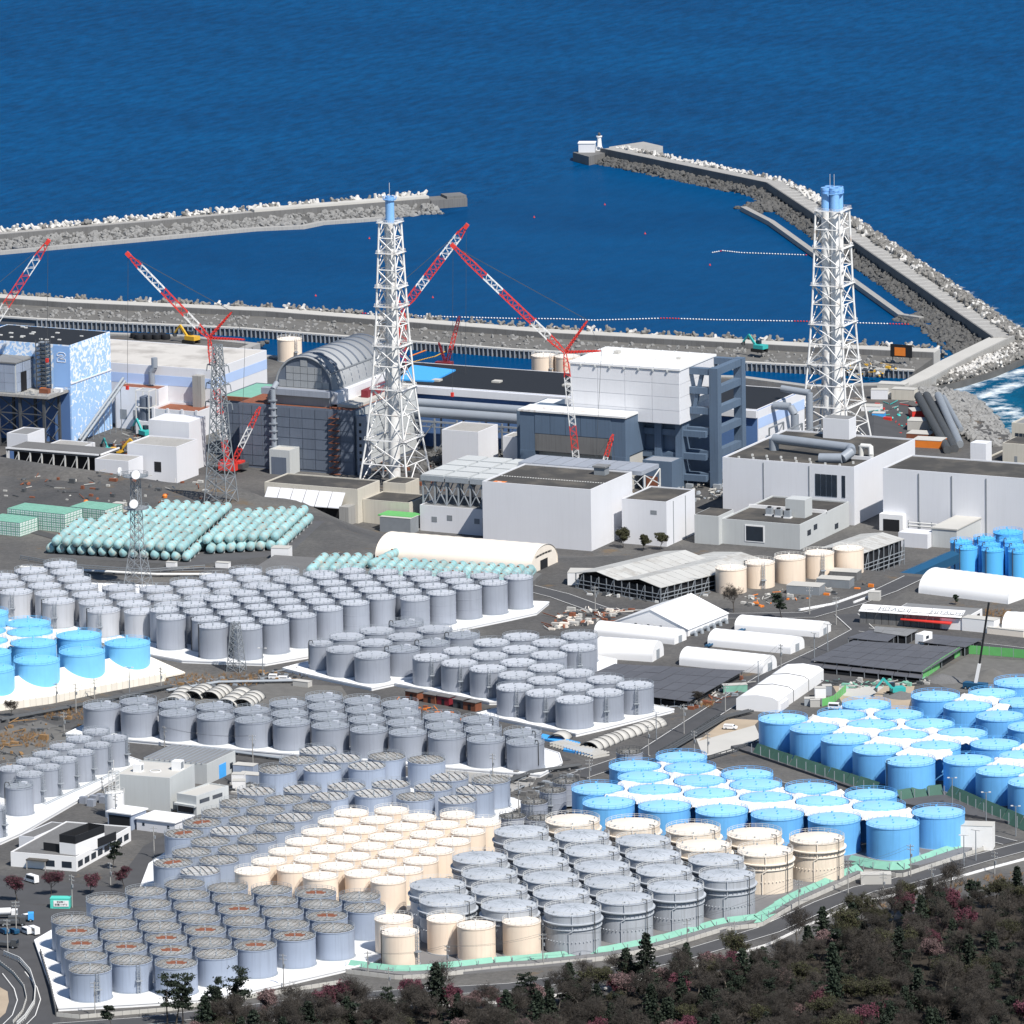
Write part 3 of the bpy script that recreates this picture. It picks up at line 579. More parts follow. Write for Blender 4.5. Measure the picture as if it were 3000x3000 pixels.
# ---- H: bolted tanks with rusty lattice tops in the front corner
C15, C16, C17 = (130, 2560), (650, 2550), (400, 2500)
Hh = group_spots([([(148,247),(172,308),(197,375),(222,440),(245,507),(332,140),(358,205),(383,268),(410,330),(435,393),(462,460),(540,95),(566,160),(592,222),(618,283),(648,345),(675,410),(703,478),
     (748,53),(772,112),(800,175),(828,240),(857,302),(886,367),(917,428)], C15, S5),
     ([(485,182),(515,240),(545,300),(573,362),(603,427),(635,492),(720,195),(750,255),(780,315),(810,380),(843,440),(955,213),(985,272),(1015,335),(1050,398)], C17, S5), ([(735,140),(763,200)], C16, S5)], 8.3)
pH = [tank_proto('storage_tank', 'blue grey railed tank with weathered lattice top in the corner block', 12.0, 8.3, 'blue_grey_paint', 'weathered_roof', 'rail_steel', 'lattice', 0.15, 'lattice topped tanks in the corner block', ang=0.35),
      tank_proto('storage_tank', 'blue grey tank with brown rusty plates on its lattice top in the corner block', 12.0, 8.3, 'blue_grey_paint', 'weathered_roof', 'rail_steel', 'lattice', 0.15, 'rusty topped tanks in the corner block', ang=0.35, rust_plate=True),
      tank_proto('storage_tank', 'blue grey tank with lattice top and stair cage facing the corner road', 12.0, 8.3, 'blue_grey_paint', 'weathered_roof', 'rail_steel', 'lattice', 0.15, 'lattice topped corner tanks with stairs', ang=0.35, ladder=-0.75)]
rusty = {1, 2, 9, 17, 16, 27, 30, 36, 38, 22, 35, 15}
place(pH, Hh, pick=lambda k, x, y: 1 if k in rusty else (2 if k in (4, 10) else 0),
      labels=[l.format(t='rusty topped' if k in rusty else ('lattice topped' if k not in (4, 10) else 'stair fitted')) for k, l in enumerate(row_labels([5,6,7,7,6,5,4,2], '{{t}} blue grey tank, {r} column from the parking area, {k} back from the road', rev=True))])
pad('tank_pad', 'white pad under the corner block of lattice topped tanks', Hh, 10.2, 'pad_white', dz=0.03, ang=math.atan2(Hh[4][1]-Hh[0][1], Hh[4][0]-Hh[0][0]))
# ---- I: pairs of ribbed tanks at the left
C18 = (0, 2050)
Ii = group_spots([([(513,172),(425,210),(337,250),(248,290),(160,328),(68,368),(610,205),(520,242),(432,282),(343,320),(253,360),(160,398),(103,460),(-45,578),(-25,405),(65,440)], C18, S5)], 8.7)
pI = [tank_proto('storage_tank', 'narrow grey tank with ribbed top in the paired row', 8.7, 8.7, 'grey_paint', 'grey_roof', 'rail_steel', 'ribs', 0.3, 'narrow ribbed tanks in the paired row', ang=0.15, ladder=-0.1),
      tank_proto('storage_tank', 'narrow grey tank with a hose over its rim at the end of the paired row', 8.7, 8.7, 'grey_paint', 'grey_roof', 'rail_steel', 'seam', 0.3, ang=0.9, hose=-2.6)]
place(pI, Ii[:14], pick=lambda k, x, y: 1 if k == 12 else 0, labels=row_labels([6, 6], 'narrow ribbed grey tank, {r} of two lines, {k} from the wide seam topped tanks')+['narrow smooth grey tank with a black hose at the end of the pair row', 'narrow grey tank alone on the lowest small pad'])
pad('tank_pad', 'narrow white pad under the paired row of tanks', Ii[:14], 6.6, 'pad_white', dz=0.06, ang=math.atan2(Ii[1][1]-Ii[0][1], Ii[1][0]-Ii[0][0]))
# ---- J, K, L: blue tanks with white sheets between them
def cover_sheet(name, label, cs, R, ztop, m, near, step=1.0, lift=0.5):
    cs = np.array(cs); lo = cs.min(0)-2; hi = cs.max(0)+2
    xs = np.arange(lo[0], hi[0], step); ys = np.arange(lo[1], hi[1], step); X, Y = np.meshgrid(xs, ys)
    tri = []
    n = len(cs)
    for i in range(n):
        for j in range(i+1, n):
            if np.hypot(*(cs[i]-cs[j])) > near: continue
            for k in range(j+1, n):
                if np.hypot(*(cs[i]-cs[k])) < near and np.hypot(*(cs[j]-cs[k])) < near: tri.append((cs[i], cs[j], cs[k]))
    ins = np.zeros(X.shape, bool)
    for a, b, c in tri:
        def sd(p, q): return (q[0]-p[0])*(Y-p[1])-(q[1]-p[1])*(X-p[0])
        s1, s2, s3 = sd(a, b), sd(b, c), sd(c, a); ins |= ((s1 >= -0.3) & (s2 >= -0.3) & (s3 >= -0.3)) | ((s1 <= 0.3) & (s2 <= 0.3) & (s3 <= 0.3))
    D = np.hypot(X[..., None]-cs[:, 0], Y[..., None]-cs[:, 1]); dm = D.min(-1); am = D.argmin(-1)
    keep = ins & (dm > R-1.15)
    X2, Y2 = X.copy(), Y.copy(); near_in = keep & (dm < R+0.25)
    cx, cy = cs[am, 0], cs[am, 1]; f = (R+0.22)/np.maximum(dm, 0.1)
    X2[near_in] = (cx+(X-cx)*f)[near_in]; Y2[near_in] = (cy+(Y-cy)*f)[near_in]
    Z = ztop+0.15+lift*sstep(R, R+2.6, dm)+0.12*np.sin(X*1.7+Y*0.9)*sstep(R+.5, R+1.5, dm)
    ids = -np.ones(X.shape, int); vs = []; fs = []
    for i in range(X.shape[0]):
        for j in range(X.shape[1]):
            if keep[i, j]: ids[i, j] = len(vs); vs.append((X2[i, j], Y2[i, j], Z[i, j]))
    for i in range(X.shape[0]-1):
        for j in range(X.shape[1]-1):
            q = [ids[i, j], ids[i, j+1], ids[i+1, j+1], ids[i+1, j]]
            if min(q) >= 0 and not (near_in[i, j] and near_in[i, j+1] and near_in[i+1, j+1] and near_in[i+1, j]): fs.append(tuple(q))
    b = MB(); b.add(vs, fs, True); b.add([(v[0], v[1], v[2]-0.12) for v in vs], [tuple(reversed(f)) for f in fs], True)
    return tag(b.build(name, MAT[m]), label, 'sheet')
C19, S19 = (0, 1750), 500/1092
HJ = 10.5
Jj = group_spots([([(815,290),(525,345),(235,400),(-55,455),(505,242),(215,290),(-75,350),(480,188),(193,222),(-100,278),(180,165),(-110,215),(-90,100)], C19, S19)], HJ)
place([tank_proto('blue_tank', 'bright blue tank with domed top rising from ivory sheeting', 15.2, HJ, 'left_blue', 'left_blue', 'left_blue', 'dome', 1.1, 'bright blue tanks under ivory sheeting')], [Jj[i] for i in (0, 1, 2, 3, 4, 5, 6, 8, 9, 10, 11, 12)])
pad('tank_pad', 'ivory covered pad under the bright blue tanks', Jj, 9.5, 'ivory_sheet', kerb=False, dz=0.02)
# sloping ivory apron round the blue block, the tanks rise through it
fa, fb = np.array(Jj[3]), np.array(Jj[0]); fd = (fb-fa)/np.linalg.norm(fb-fa); fnn = np.array((fd[1], -fd[0]))
if fnn[1] > 0: fnn = -fnn
q0, q1 = fa-fd*30, fb+fd*5.5; z1, z0 = Z0+6.3, Z0+.1
bb_ = MB(); ring = [(q0-fnn*0, z1), (q1-fnn*0, z1), (q1+fd*9+fnn*12.5, z0), (q0+fnn*12.5, z0)]
bb_.add([(q[0], q[1], z) for q, z in ring]+[(q[0], q[1], z0-.6) for q, z in ring], [(3, 2, 1, 0), (4, 5, 6, 7), (0, 1, 5, 4), (1, 2, 6, 5), (2, 3, 7, 6), (3, 0, 4, 7)])
e0, e1 = q1, q1-fnn*26
bb_.add([(e0[0], e0[1], z1), (e1[0], e1[1], z1), (e1[0]+fd[0]*9, e1[1]+fd[1]*9, z0), (q1[0]+fd[0]*9+fnn[0]*12.5, q1[1]+fd[1]*9+fnn[1]*12.5, z0)], [(0, 3, 2, 1)])
tag(bb_.build('sheet_apron', MAT['ivory_sheet']), 'ivory sheet apron sloping down from the bright blue tanks', 'sheet')
cover_sheet('cover_sheet', 'ivory sheeting stretched between the bright blue tanks', [Jj[i] for i in (0, 1, 2, 3, 4, 5, 6, 8, 9, 10, 11, 12)], 7.75, Z0+HJ-0.2, 'ivory_sheet', 25, lift=0.7)
C20, C21, C22, S22 = (2150, 1950), (2400, 1950), (2050, 2200), 800/1092
HK, HL = 9.4, 9.8
Kk = group_spots([([(262,283),(428,333),(595,390),(765,447),(940,508),(575,263),(707,207)], C20, S5),
     ([(425,260),(282,315),(590,310),(450,370),(765,360),(622,430),(940,418),(1090,480),(795,503),(968,560),(1140,620),(620,162),(790,215),(965,268),(1135,325),(925,147),(1090,195),(1060,90),(1250,545),(1260,430)], C21, S5)], HK)
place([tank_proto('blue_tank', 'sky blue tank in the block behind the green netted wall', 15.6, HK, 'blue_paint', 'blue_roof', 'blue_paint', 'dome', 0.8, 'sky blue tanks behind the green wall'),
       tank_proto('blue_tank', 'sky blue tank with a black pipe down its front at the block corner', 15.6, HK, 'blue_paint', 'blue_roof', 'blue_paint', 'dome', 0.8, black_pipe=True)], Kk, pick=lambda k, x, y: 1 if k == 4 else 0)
pad('tank_pad', 'dark pad under the sky blue tanks behind the green wall', Kk, 12.0, 'pad_dark', kerb=False, dz=0.015, ang=math.atan2(Kk[1][1]-Kk[0][1], Kk[1][0]-Kk[0][0]))
cover_sheet('cover_sheet', 'white sheeting between sky blue tanks behind the green wall', Kk, 8.0, Z0+HK-0.2, 'membrane', 22.5, lift=1.5)
Ll = group_spots([([(812,125),(563,172),(860,182),(610,230),(912,250),(365,293),(670,300),(965,320),(425,367),(722,385)], C12, S5),
     ([(88,238),(190,95),(225,135),(265,187),(445,150),(490,203),(685,175),(718,222),(955,245),(310,253),(538,270),(772,288)], C22, S22)], HL)
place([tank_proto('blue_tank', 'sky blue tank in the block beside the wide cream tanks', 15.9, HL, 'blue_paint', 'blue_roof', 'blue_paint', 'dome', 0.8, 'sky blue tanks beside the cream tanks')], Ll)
pad('tank_pad', 'dark pad under the sky blue tanks beside the cream tanks', Ll, 11.0, 'pad_grey', kerb=False, dz=0.06, ang=math.atan2(Ll[8][1]-Ll[9][1], Ll[8][0]-Ll[9][0]))
cover_sheet('cover_sheet', 'white sheeting between sky blue tanks beside the cream tanks', Ll, 8.15, Z0+HL-0.2, 'membrane', 23.5, lift=1.2)
# ---- M: tall blue tanks and five cream tanks near the buildings
def on_ground(lst, H, off=(0,0), s=1):
    out = []
    for x, y in lst:
        z = 25.0
        for _ in range(30): p = P(off[0]+x*s, off[1]+y*s, z+H); z += 0.6*(float(terr(p[0], p[1]))-z)
        out.append((p[0], p[1], z))
    return out
mp = on_ground([(632,283),(842,300),(1055,312),(590,237),(815,258),(1030,268),(775,212),(985,225),(1230,282),(1190,240)], 12.5, (2600,1500), 0.3663)
zM = min(q[2] for q in mp)
pl = Placer(tank_proto('blue_tank', 'slender vivid blue tank behind the white barrel tent', 8.1, 14.5, 'tall_blue', 'tall_blue', 'tall_blue', 'dome', 0.7, 'slender vivid blue tanks', hose=-1.8))
for x, y, z in mp: pl.put((x, y, z-2.0))
q = on_ground([(965,160)], 12.0, (2600,1500), 0.3663)[0]
tank_proto('blue_tank', 'broad vivid blue tank behind the slender blue ones', 11.0, 12.0, 'tall_blue', 'tall_blue', 'tall_blue', 'dome', 0.8).location = q
c5 = [(q[0], q[1], 33.6) for q in (P(x, y, 43.6) for x, y in ((2141.5,1662),(2224,1646),(2314,1632),(2398,1618),(2485,1605)))]
pl = [Placer(tank_proto('storage_tank', 'cream tank in the line of five beside the corrugated sheds', 10.9, 10.0, 'cream_paint', 'cream_roof', 'rail_white', 'dome', 0.4, 'five cream tanks in a line')),
      Placer(tank_proto('storage_tank', 'cream tank with black pipe in the line of five', 10.9, 10.0, 'cream_paint', 'cream_roof', 'rail_white', 'dome', 0.4, 'cream tanks with black pipe in the line of five', black_pipe=True, ladder=-0.9))]
for k, (x, y, z) in enumerate(c5): pl[k in (1, 3)].put((x, y, z-0.02))
tag(MB().prism(grow([(a, b) for a, b, c in c5], 7.0, 1.05), 28, 33.6).build('tank_pad', MAT['concrete_dark']), 'grey pad under the line of five cream tanks', 'tank pad')
# ================================================================ shore works
def off_path(pts, d):
    out = []; n = len(pts)
    for i in range(n):
        ns = []
        for a, b in ((i-1, i), (i, i+1)):
            if a < 0 or b >= n: continue
            v = np.array(pts[b][:2])-np.array(pts[a][:2]); v = v/np.linalg.norm(v); ns.append(np.array((-v[1], v[0])))
        m = sum(ns); m = m/np.linalg.norm(m); k = 1/max(0.4, float(m@ns[0])); out.append(tuple(np.array(pts[i][:2])+m*d*k))
    return out
def band(b, pts, d0, d1, z0a, z0b, z1a, z1b):              # solid band along a path: inner edge d0, outer edge d1; bottom z0a/z0b, top z1a/z1b
    A, Bq = off_path(pts, d0), off_path(pts, d1)
    vs = []
    for p, q in zip(A, Bq): vs += [(p[0], p[1], z0a), (q[0], q[1], z0b), (q[0], q[1], z1b), (p[0], p[1], z1a)]
    fs = []
    for i in range(len(A)-1):
        o = 4*i
        for k in range(4): fs.append((o+k, o+(k+1) % 4, o+4+(k+1) % 4, o+4+k))
    fs += [(0, 3, 2, 1), tuple(4*(len(A)-1)+k for k in (0, 1, 2, 3))]
    return b.add(vs, fs)
def along(pts, s):
    pts = [np.array(p[:2], float) for p in pts]; L = [np.linalg.norm(b-a) for a, b in zip(pts[:-1], pts[1:])]
    s = s*sum(L)
    for (a, b), l in zip(zip(pts[:-1], pts[1:]), L):
        if s <= l or b is pts[-1]:
            t = (b-a)/l; return a+t*min(s, l), np.array((-t[1], t[0]))
        s -= l
def plen(pts): return sum(math.dist(a[:2], b[:2]) for a, b in zip(pts[:-1], pts[1:]))
def rock_template(k):
    r = random.Random(k); t = (1+5**.5)/2
    v = [(-1,t,0),(1,t,0),(-1,-t,0),(1,-t,0),(0,-1,t),(0,1,t),(0,-1,-t),(0,1,-t),(t,0,-1),(t,0,1),(-t,0,-1),(-t,0,1)]
    f = [(0,11,5),(0,5,1),(0,1,7),(0,7,10),(0,10,11),(1,5,9),(5,11,4),(11,10,2),(10,7,6),(7,1,8),(3,9,4),(3,4,2),(3,2,6),(3,6,8),(3,8,9),(4,9,5),(2,4,11),(6,2,10),(8,6,7),(9,8,1)]
    sx, sy, sz = r.uniform(.8, 1.3), r.uniform(.7, 1.1), r.uniform(.5, .8)
    return np.array([(x*sx*r.uniform(.7,1.2)/1.9, y*sy*r.uniform(.7,1.2)/1.9, z*sz*r.uniform(.7,1.2)/1.9) for x, y, z in v]), f
ROCKS = [rock_template(k) for k in range(8)]
def rot_rand(v):
    q = np.array([random.gauss(0,1) for _ in range(4)]); q /= np.linalg.norm(q); w, x, y, z = q
    Rm = np.array([[1-2*(y*y+z*z), 2*(x*y-z*w), 2*(x*z+y*w)], [2*(x*y+z*w), 1-2*(x*x+z*z), 2*(y*z-x*w)], [2*(x*z-y*w), 2*(y*z+x*w), 1-2*(x*x+y*y)]]); return v@Rm.T
def rocks(b, pts, d0, d1, z0, z1, n, smin, smax):
    for _ in range(n):
        p, nn = along(pts, random.random()); t = random.random(); d = d0+(d1-d0)*t; q = p+nn*d; z = z0+(z1-z0)*t
        v, f = random.choice(ROCKS); s = random.uniform(smin, smax); b.add(rot_rand(v)*s+np.array((q[0], q[1], z)), f)
    return b
def block_mesh():
    b = MB(); dirs = [(0,0,1), (0.943,0,-0.333), (-0.471,0.816,-0.333), (-0.471,-0.816,-0.333)]
    for d in dirs: d = np.array(d); b.cyl(-0.1*d, d*1.45, 0.62, 0.40, n=6, smooth=False)
    return b
BL = block_mesh(); BLM = {m: BL.mesh('armour_block', MAT[m]) for m in ('block_pale', 'block_grey')}
BLV = np.array(BL.v)
ARMOUR = []                                                # (x, y, z, scale, material)
def armour(pts, d0, d1, z0, z1, n, smin, smax, m):
    for k in range(n):
        p, nn = along(pts, (k+random.random())/n); t = random.random(); d = d0+(d1-d0)*t; q = p+nn*d; z = z0+(z1-z0)*t
        ARMOUR.append((q[0], q[1], z, random.uniform(smin, smax), m if random.random() < 0.8 else ('block_grey' if m == 'block_pale' else 'block_pale')))
# ---- the long inner mole with its sheet pile wall
mole = [(-620, 398), (-427, 400), (-332, 411), (-194, 406), (-62, 415), (-12, 421)]
root = thing('quay_mole', 'long inner mole with ribbed sheet pile wall and a concrete road on top', 'breakwater')
band(MB(), mole, 0, 1.0, -4, -4, 3.2, 3.2).build('sheet_pile_wall', MAT['concrete_dark'], root)
band(MB(), mole, -0.7, 1.6, 3.22, 3.22, 3.9, 3.9).build('capping_beam', MAT['concrete_pale'], root)
band(MB(), mole, 1.0, 30, -4, -4, 3.0, 3.6).build('rubble_bed', MAT['gravel'], root)
band(MB(), mole, 30, 31.4, -4, -4, 6.0, 6.0).build('parapet_wall', MAT['concrete_dark'], root)
band(MB(), mole, 31.4, 42, -4, -4, 5.6, 5.6).build('road_deck', MAT['concrete_pale'], root)
pm = MB().box(-0.22, -0.5, -1.0, 0.22, 0.05, 3.7).mesh('pile', MAT['rail_steel'])
npile = 190
for k in range(npile):
    p, nn = along(mole[1:], k/npile); q = p-nn*0.35; obj('pile', pm, root, (q[0], q[1], 0), math.atan2(-nn[0], nn[1]))
b = rocks(MB(), mole, 4, 29, 3.1, 3.7, 900, 0.5, 1.5); tag(b.build('rubble_rocks', MAT['rock_pale'], root), kind='stuff')
armour(mole, 42.5, 52, 6.4, 0.4, 620, 1.2, 1.6, 'block_grey')
# ---- north breakwater
nbw = [tuple(P(x, y, 2.0)[:2]) for x, y in ((-700, 768), (0, 706), (750, 641), (1262, 600))]
root = thing('breakwater', 'outer breakwater with white concrete blocks, ending in a square dark head', 'breakwater')
band(MB(), nbw, 0, 1.6, -4, -4, 5.0, 5.0).build('front_wall', MAT['concrete_dark'], root)
band(MB(), nbw, 1.6, 8.5, -4, -4, 4.8, 4.8).build('crest_deck', MAT['concrete'], root)
band(MB(), nbw[2:], 2.0, 8.0, 4.7, 4.7, 6.0, 6.0).build('raised_deck', MAT['concrete_pale'], root)
band(MB(), nbw, -14, 0, -4, -4, 0.4, 2.2).build('rubble_bed', MAT['rock'], root)
b = rocks(MB(), nbw, -17, 0, -0.2, 2.4, 1500, 0.8, 2.0); tag(b.build('rubble_rocks', MAT['rock_pale'], root), kind='stuff')
lo = [tuple(P(x, y, 1.5)[:2]) for x, y in ((-700, 795), (0, 736), (750, 667), (886, 661), (944, 649), (1123, 636))]
band(MB(), lo, -1.8, 1.8, -4, -4, 1.6, 1.6).build('low_wall', MAT['concrete'], root)
h0 = P(1262, 600, 2); h1 = P(1367, 592, 2); hd = [tuple(h0[:2]), tuple(h1[:2])]
b = MB(); band(b, hd, -1, 11, -4, -4, 4.2, 4.2); b.build('head_block', MAT['concrete_dark'], root)
band(MB(), [tuple(P(1310, 596, 2)[:2]), tuple(h1[:2])], 0, 10, 4.2, 4.2, 5.4, 5.4).build('head_cap', MAT['concrete_dark'], root)
armour(nbw, 8.6, 15, 6.0, 0.2, 620, 1.3, 1.9, 'block_pale')
# ---- south breakwater
sbw = [tuple(P(x, y, 6.0)[:2]) for x, y in ((1780, 434), (2270, 535), (2395, 617), (2935, 987))]
root = thing('breakwater', 'bent breakwater carrying a pale road out to the lighthouse', 'breakwater')
band(MB(), sbw, -4.6, -3.8, -4, -4, 6.5, 6.5).build('inner_wall', MAT['concrete_dark'], root)
band(MB(), sbw, -3.8, 4.6, -4, -4, 6.0, 6.0).build('road_deck', MAT['concrete'], root)
b = MB()
for k in range(0, 46):
    p, nn = along(sbw, 0.28+0.70*k/46); q, r = p-nn*3.6, p+nn*4.4; b.bar((q[0], q[1], 6.02), (r[0], r[1], 6.02), 0.14, 0.04)
b.build('deck_joints', MAT['line_white'], root)
b = rocks(MB(), sbw, -12.5, -4.6, -0.3, 2.4, 2300, 0.7, 1.9); tag(b.build('rubble_rocks', MAT['rock'], root), kind='stuff')
band(MB(), sbw, -11, -4.6, -4, -4, -0.5, 2.0).build('rubble_bed', MAT['rock'], root)
armour(sbw[:2], 5, 15, 6.2, 0, 330, 1.3, 1.8, 'block_pale')
armour(sbw[1:3], 5, 17, 6.0, 0, 170, 1.3, 1.8, 'block_pale')
armour(sbw[2:], 5, 19, 6.6, -0.3, 900, 1.4, 2.0, 'block_grey')
plat = [tuple(P(x, y, 5.2)[:2]) for x, y in ((1783, 436), (1900, 447), (1942, 447), (1942, 428), (1885, 415), (1785, 430))]
MB().prism(plat, -4, 5.2).build('side_platform', MAT['concrete'], root)
hp = [tuple(P(x, y, 4.5)[:2]) for x, y in ((1678, 446), (1725, 459), (1790, 444), (1745, 433))]
MB().prism(hp, -4, 4.5).build('head_block', MAT['concrete_dark'], root)
# elbow back to the shore
elb = [tuple(P(2935, 987, 6)[:2]), tuple(P(2800, 1052, 6)[:2]), tuple(P(2690, 1112, 6)[:2]), tuple(P(2590, 1150, 6)[:2])]
root = thing('shore_arm', 'concrete shore arm joining the bent breakwater to the land', 'breakwater')
band(MB(), elb, -5.5, 5.0, -4, -4, 5.7, 5.7).build('road_deck', MAT['concrete_pale'], root)
band(MB(), elb, 5.0, 6.0, -4, -4, 7.0, 7.0).build('sea_wall', MAT['concrete'], root)
outer = [tuple(P(x, y, 3)[:2]) for x, y in ((2968, 988), (2990, 1012), (2950, 1042), (2860, 1080), (2770, 1108), (2700, 1122))]
armour(outer, -7, 7, 2.0, 3.4, 700, 1.25, 1.75, 'block_grey')
armour([outer[2], outer[3], outer[4]], -5, 4, 3.2, 4.5, 200, 1.3, 1.7, 'block_pale')
band(MB(), outer, -7, 9, -4, -4, 1.2, 2.6).build('rubble_bed', MAT['rock'], root)
# ---- thin inner training wall
tw = [tuple(P(x, y, 2)[:2]) for x, y in ((2178, 606), (2260, 648), (2640, 921), (2700, 930))]
root = thing('training_wall', 'thin low concrete wall crossing the harbour water inside the bent breakwater', 'breakwater')
band(MB(), tw, -1.5, 1.5, -4, -4, 2.2, 2.2).build('wall', MAT['concrete'], root)
ap = [tuple(P(x, y, 1)[:2]) for x, y in ((2185, 600), (2260, 615), (2300, 592))]
b = rocks(MB(), ap, -7, 7, 0.1, 1.4, 260, 1.0, 2.2); rocks(b, [tuple(P(x, y, 1)[:2]) for x, y in ((2660, 925), (2740, 945), (2820, 1010), (2850, 1030))], -9, 9, 0.0, 1.0, 520, 0.8, 2.0)
tag(b.build('rubble_rocks', MAT['rock'], root), kind='stuff')
# ---- rocky shore on the right and natural shore rocks
rs = [tuple(P(x, y, 3)[:2]) for x, y in ((2770, 1140), (2830, 1175), (2885, 1235), (2900, 1262), (2990, 1310))]
b = rocks(MB(), rs, -16, 8, 5.0, 0.5, 1500, 0.9, 2.3); tag(b.build('shore_rocks', MAT['rock_pale']), 'heap of broken pale rocks along the right hand shore', 'rocks', kind='stuff')
# armour blocks: the 300 that show largest are single things, the others are one mass per material
cd = np.array([ (a[3]/np.linalg.norm(np.array(a[:3])-CAM)) for a in ARMOUR])
inview = np.array([(-30 < 1500+LENS_PX*((np.array(a[:3])-CAM)@_rt)/((np.array(a[:3])-CAM)@_fw) < 3030) for a in ARMOUR])
order = np.argsort(-(cd*inview)); single = set(order[:300].tolist())
bulk = {'block_pale': MB(), 'block_grey': MB()}
for i, (x, y, z, s, m) in enumerate(ARMOUR):
    if i in single:
        o = obj('armour_block', BLM[m], None, (x, y, z)); o.rotation_euler = (random.uniform(0, 6.3), random.uniform(0, 6.3), random.uniform(0, 6.3)); o.scale = (s, s, s)
        tag(o, 'four legged concrete armour block heaped on a breakwater slope', 'concrete block', 'armour blocks on the breakwaters')
    else: bulk[m].add(rot_rand(BLV)*s+np.array((x, y, z)), BL.f)
for m, bb in bulk.items():
    tag(bb.build('armour_blocks', MAT[m]), 'mass of %s four legged armour blocks along the breakwaters' % ('whitish' if m == 'block_pale' else 'dark grey'), 'concrete blocks', kind='stuff')
# ---- quay wall round the land edge
qp = [c for c in COAST if -900 <= c[0] <= 10]
qw = thing('quay_wall', 'grey quay wall along the land edge behind the plant', 'wall')
band(MB(), qp, -2.5, 1.5, -5, -5, 4.6, 4.6).build('wall', MAT['concrete'], qw)
for x, y in (((741+700)/2, 1028),):
    ap = [tuple(P(a, c, 1)[:2]) for a, c in ((755, 1012), (690, 1040))]
    tag(rocks(MB(), ap, -4, 6, 0, 3.5, 120, 0.7, 1.4).build('wall_rocks', MAT['rock'], qw), kind='stuff')
# ---- lighthouse and its hut
p = P(1756, 440, 4.5); root = thing('lighthouse', 'small white lighthouse at the end of the bent breakwater', 'lighthouse', (p[0], p[1], 4.4))
b = MB()
for k in range(4):
    a = math.pi/4+k*math.pi/2; b.bar((1.7*math.cos(a), 1.7*math.sin(a), 0), (1.2*math.cos(a), 1.2*math.sin(a), 2.2), 0.35)
b.lathe([(2.0, 0), (2.0, 0.3), (0.1, 0.32)], 16); b.build('base', MAT['bright_white'], root)
MB().lathe([(1.3, 1.9), (1.05, 5.0), (0.95, 6.6)], 20).build('tower', MAT['bright_white'], root)
MB().lathe([(0.95, 6.4), (1.45, 6.9), (1.5, 7.4), (0.5, 7.45)], 20).build('gallery', MAT['bright_white'], root)
MB().lathe([(0.7, 7.4), (0.7, 8.5), (0.75, 8.6), (0.02, 9.3)], 14).build('lantern', MAT['dark_steel'], root)
p = P(1730, 447, 4.5); root = thing('hut', 'white flat roofed hut beside the lighthouse', 'hut', (p[0]-0.5, p[1], 4.4), 0.35)
MB().box(-5.6, 0, 0, 2.6, 6, 4.6).build('walls', MAT['white_wall'], root); MB().box(-5.9, -0.3, 4.6, 2.9, 6.3, 5.0).build('roof', MAT['bright_white'], root)
MB().box(2.6, 2.2, 0, 2.66, 3.4, 2.2).build('door', MAT['rail_steel'], root)
# ---- floating booms
def boom(label, pts, mf, spacing, r, reds=()):
    W_ = [P(x, y, 0.15) for x, y in pts]; root = thing('floating_boom', label, 'boom', W_[0]*(1, 1, 0))
    o = W_[0]*(1, 1, 0); loc = [w-o for w in W_]; rp = MB().tube(loc, 0.07, 5); rp.build('rope', MAT['dark_steel'], root)
    L = plen(W_); n = int(L/spacing); b = MB(); br = MB()
    for k in range(n):
        q, nn = along(W_, (k+0.5)/n); v = ROCKS[0][0]; isred = any(abs(k/n-t) < 0.012 for t in reds)
        (br if isred else b).lathe([(0.02, -r*.6), (r, -r*.1), (r, r*.4), (0.02, r*.9)], 6, (q[0]-o[0], q[1]-o[1], 0.25))
    tag(b.build('floats', MAT[mf], root), kind='stuff')
    if br.v: tag(br.build('red_floats', MAT['red_paint'], root), kind='stuff')
boom('long line of white floats across the harbour basin', [(285, 897), (400, 891), (520, 892), (700, 902), (830, 911), (1000, 914), (1160, 925), (1500, 934), (1640, 935), (1740, 939), (1950, 933), (2100, 938), (2350, 942), (2520, 947), (2665, 951)], 'bright_white', 1.35, 0.42, (0.12, 0.33, 0.54, 0.71, 0.87, 0.985))
boom('short line of floats beside the thin training wall', [(2085, 741), (2118, 735), (2170, 741), (2366, 748)], 'bright_white', 1.35, 0.40, (0.12, 0.5, 0.98))
boom('orange floats in the channel behind the lattice stack', [(1200, 1045), (1262, 1022), (1312, 1025)], 'orange', 0.9, 0.4)
boom('yellow dashed float line looping towards the red crane', [(1200, 1064), (1250, 1051), (1275, 1045), (1312, 1027)], 'yellow', 1.1, 0.35)
for k, (x, y) in enumerate(((1565, 638), (1772, 601), (1890, 686), (2080, 778), (1082, 700), (925, 868), (1268, 873))):
    p = P(x, y, 0); tag(MB().lathe([(0.02, -0.3), (0.4, -0.1), (0.5, 0.2), (0.2, 0.45), (0.08, 1.0), (0.02, 1.05)], 8).build('buoy', MAT['red_paint'], None, p), 'small red buoy afloat in the harbour basin', 'buoy', 'red buoys in the basin')
# ---- things on the quay and mole
for k, (x, y, D_, lab) in enumerate(((848, 992, 10.6, 'cream tank by the channel beside the barrel roofed building'), (1593, 1040, 10.6, 'cream tank by the channel left of the white clad building'), (1662, 1043, 10.6, 'cream tank by the channel half hidden behind the white clad building'))):
    p = P(x, y, 4+9.5); tank_proto('storage_tank', lab, D_, 9.5, 'cream_paint', 'cream_roof', 'rail_white', 'dome', 0.4, ladder=-0.6).location = (p[0], p[1], 4.0)
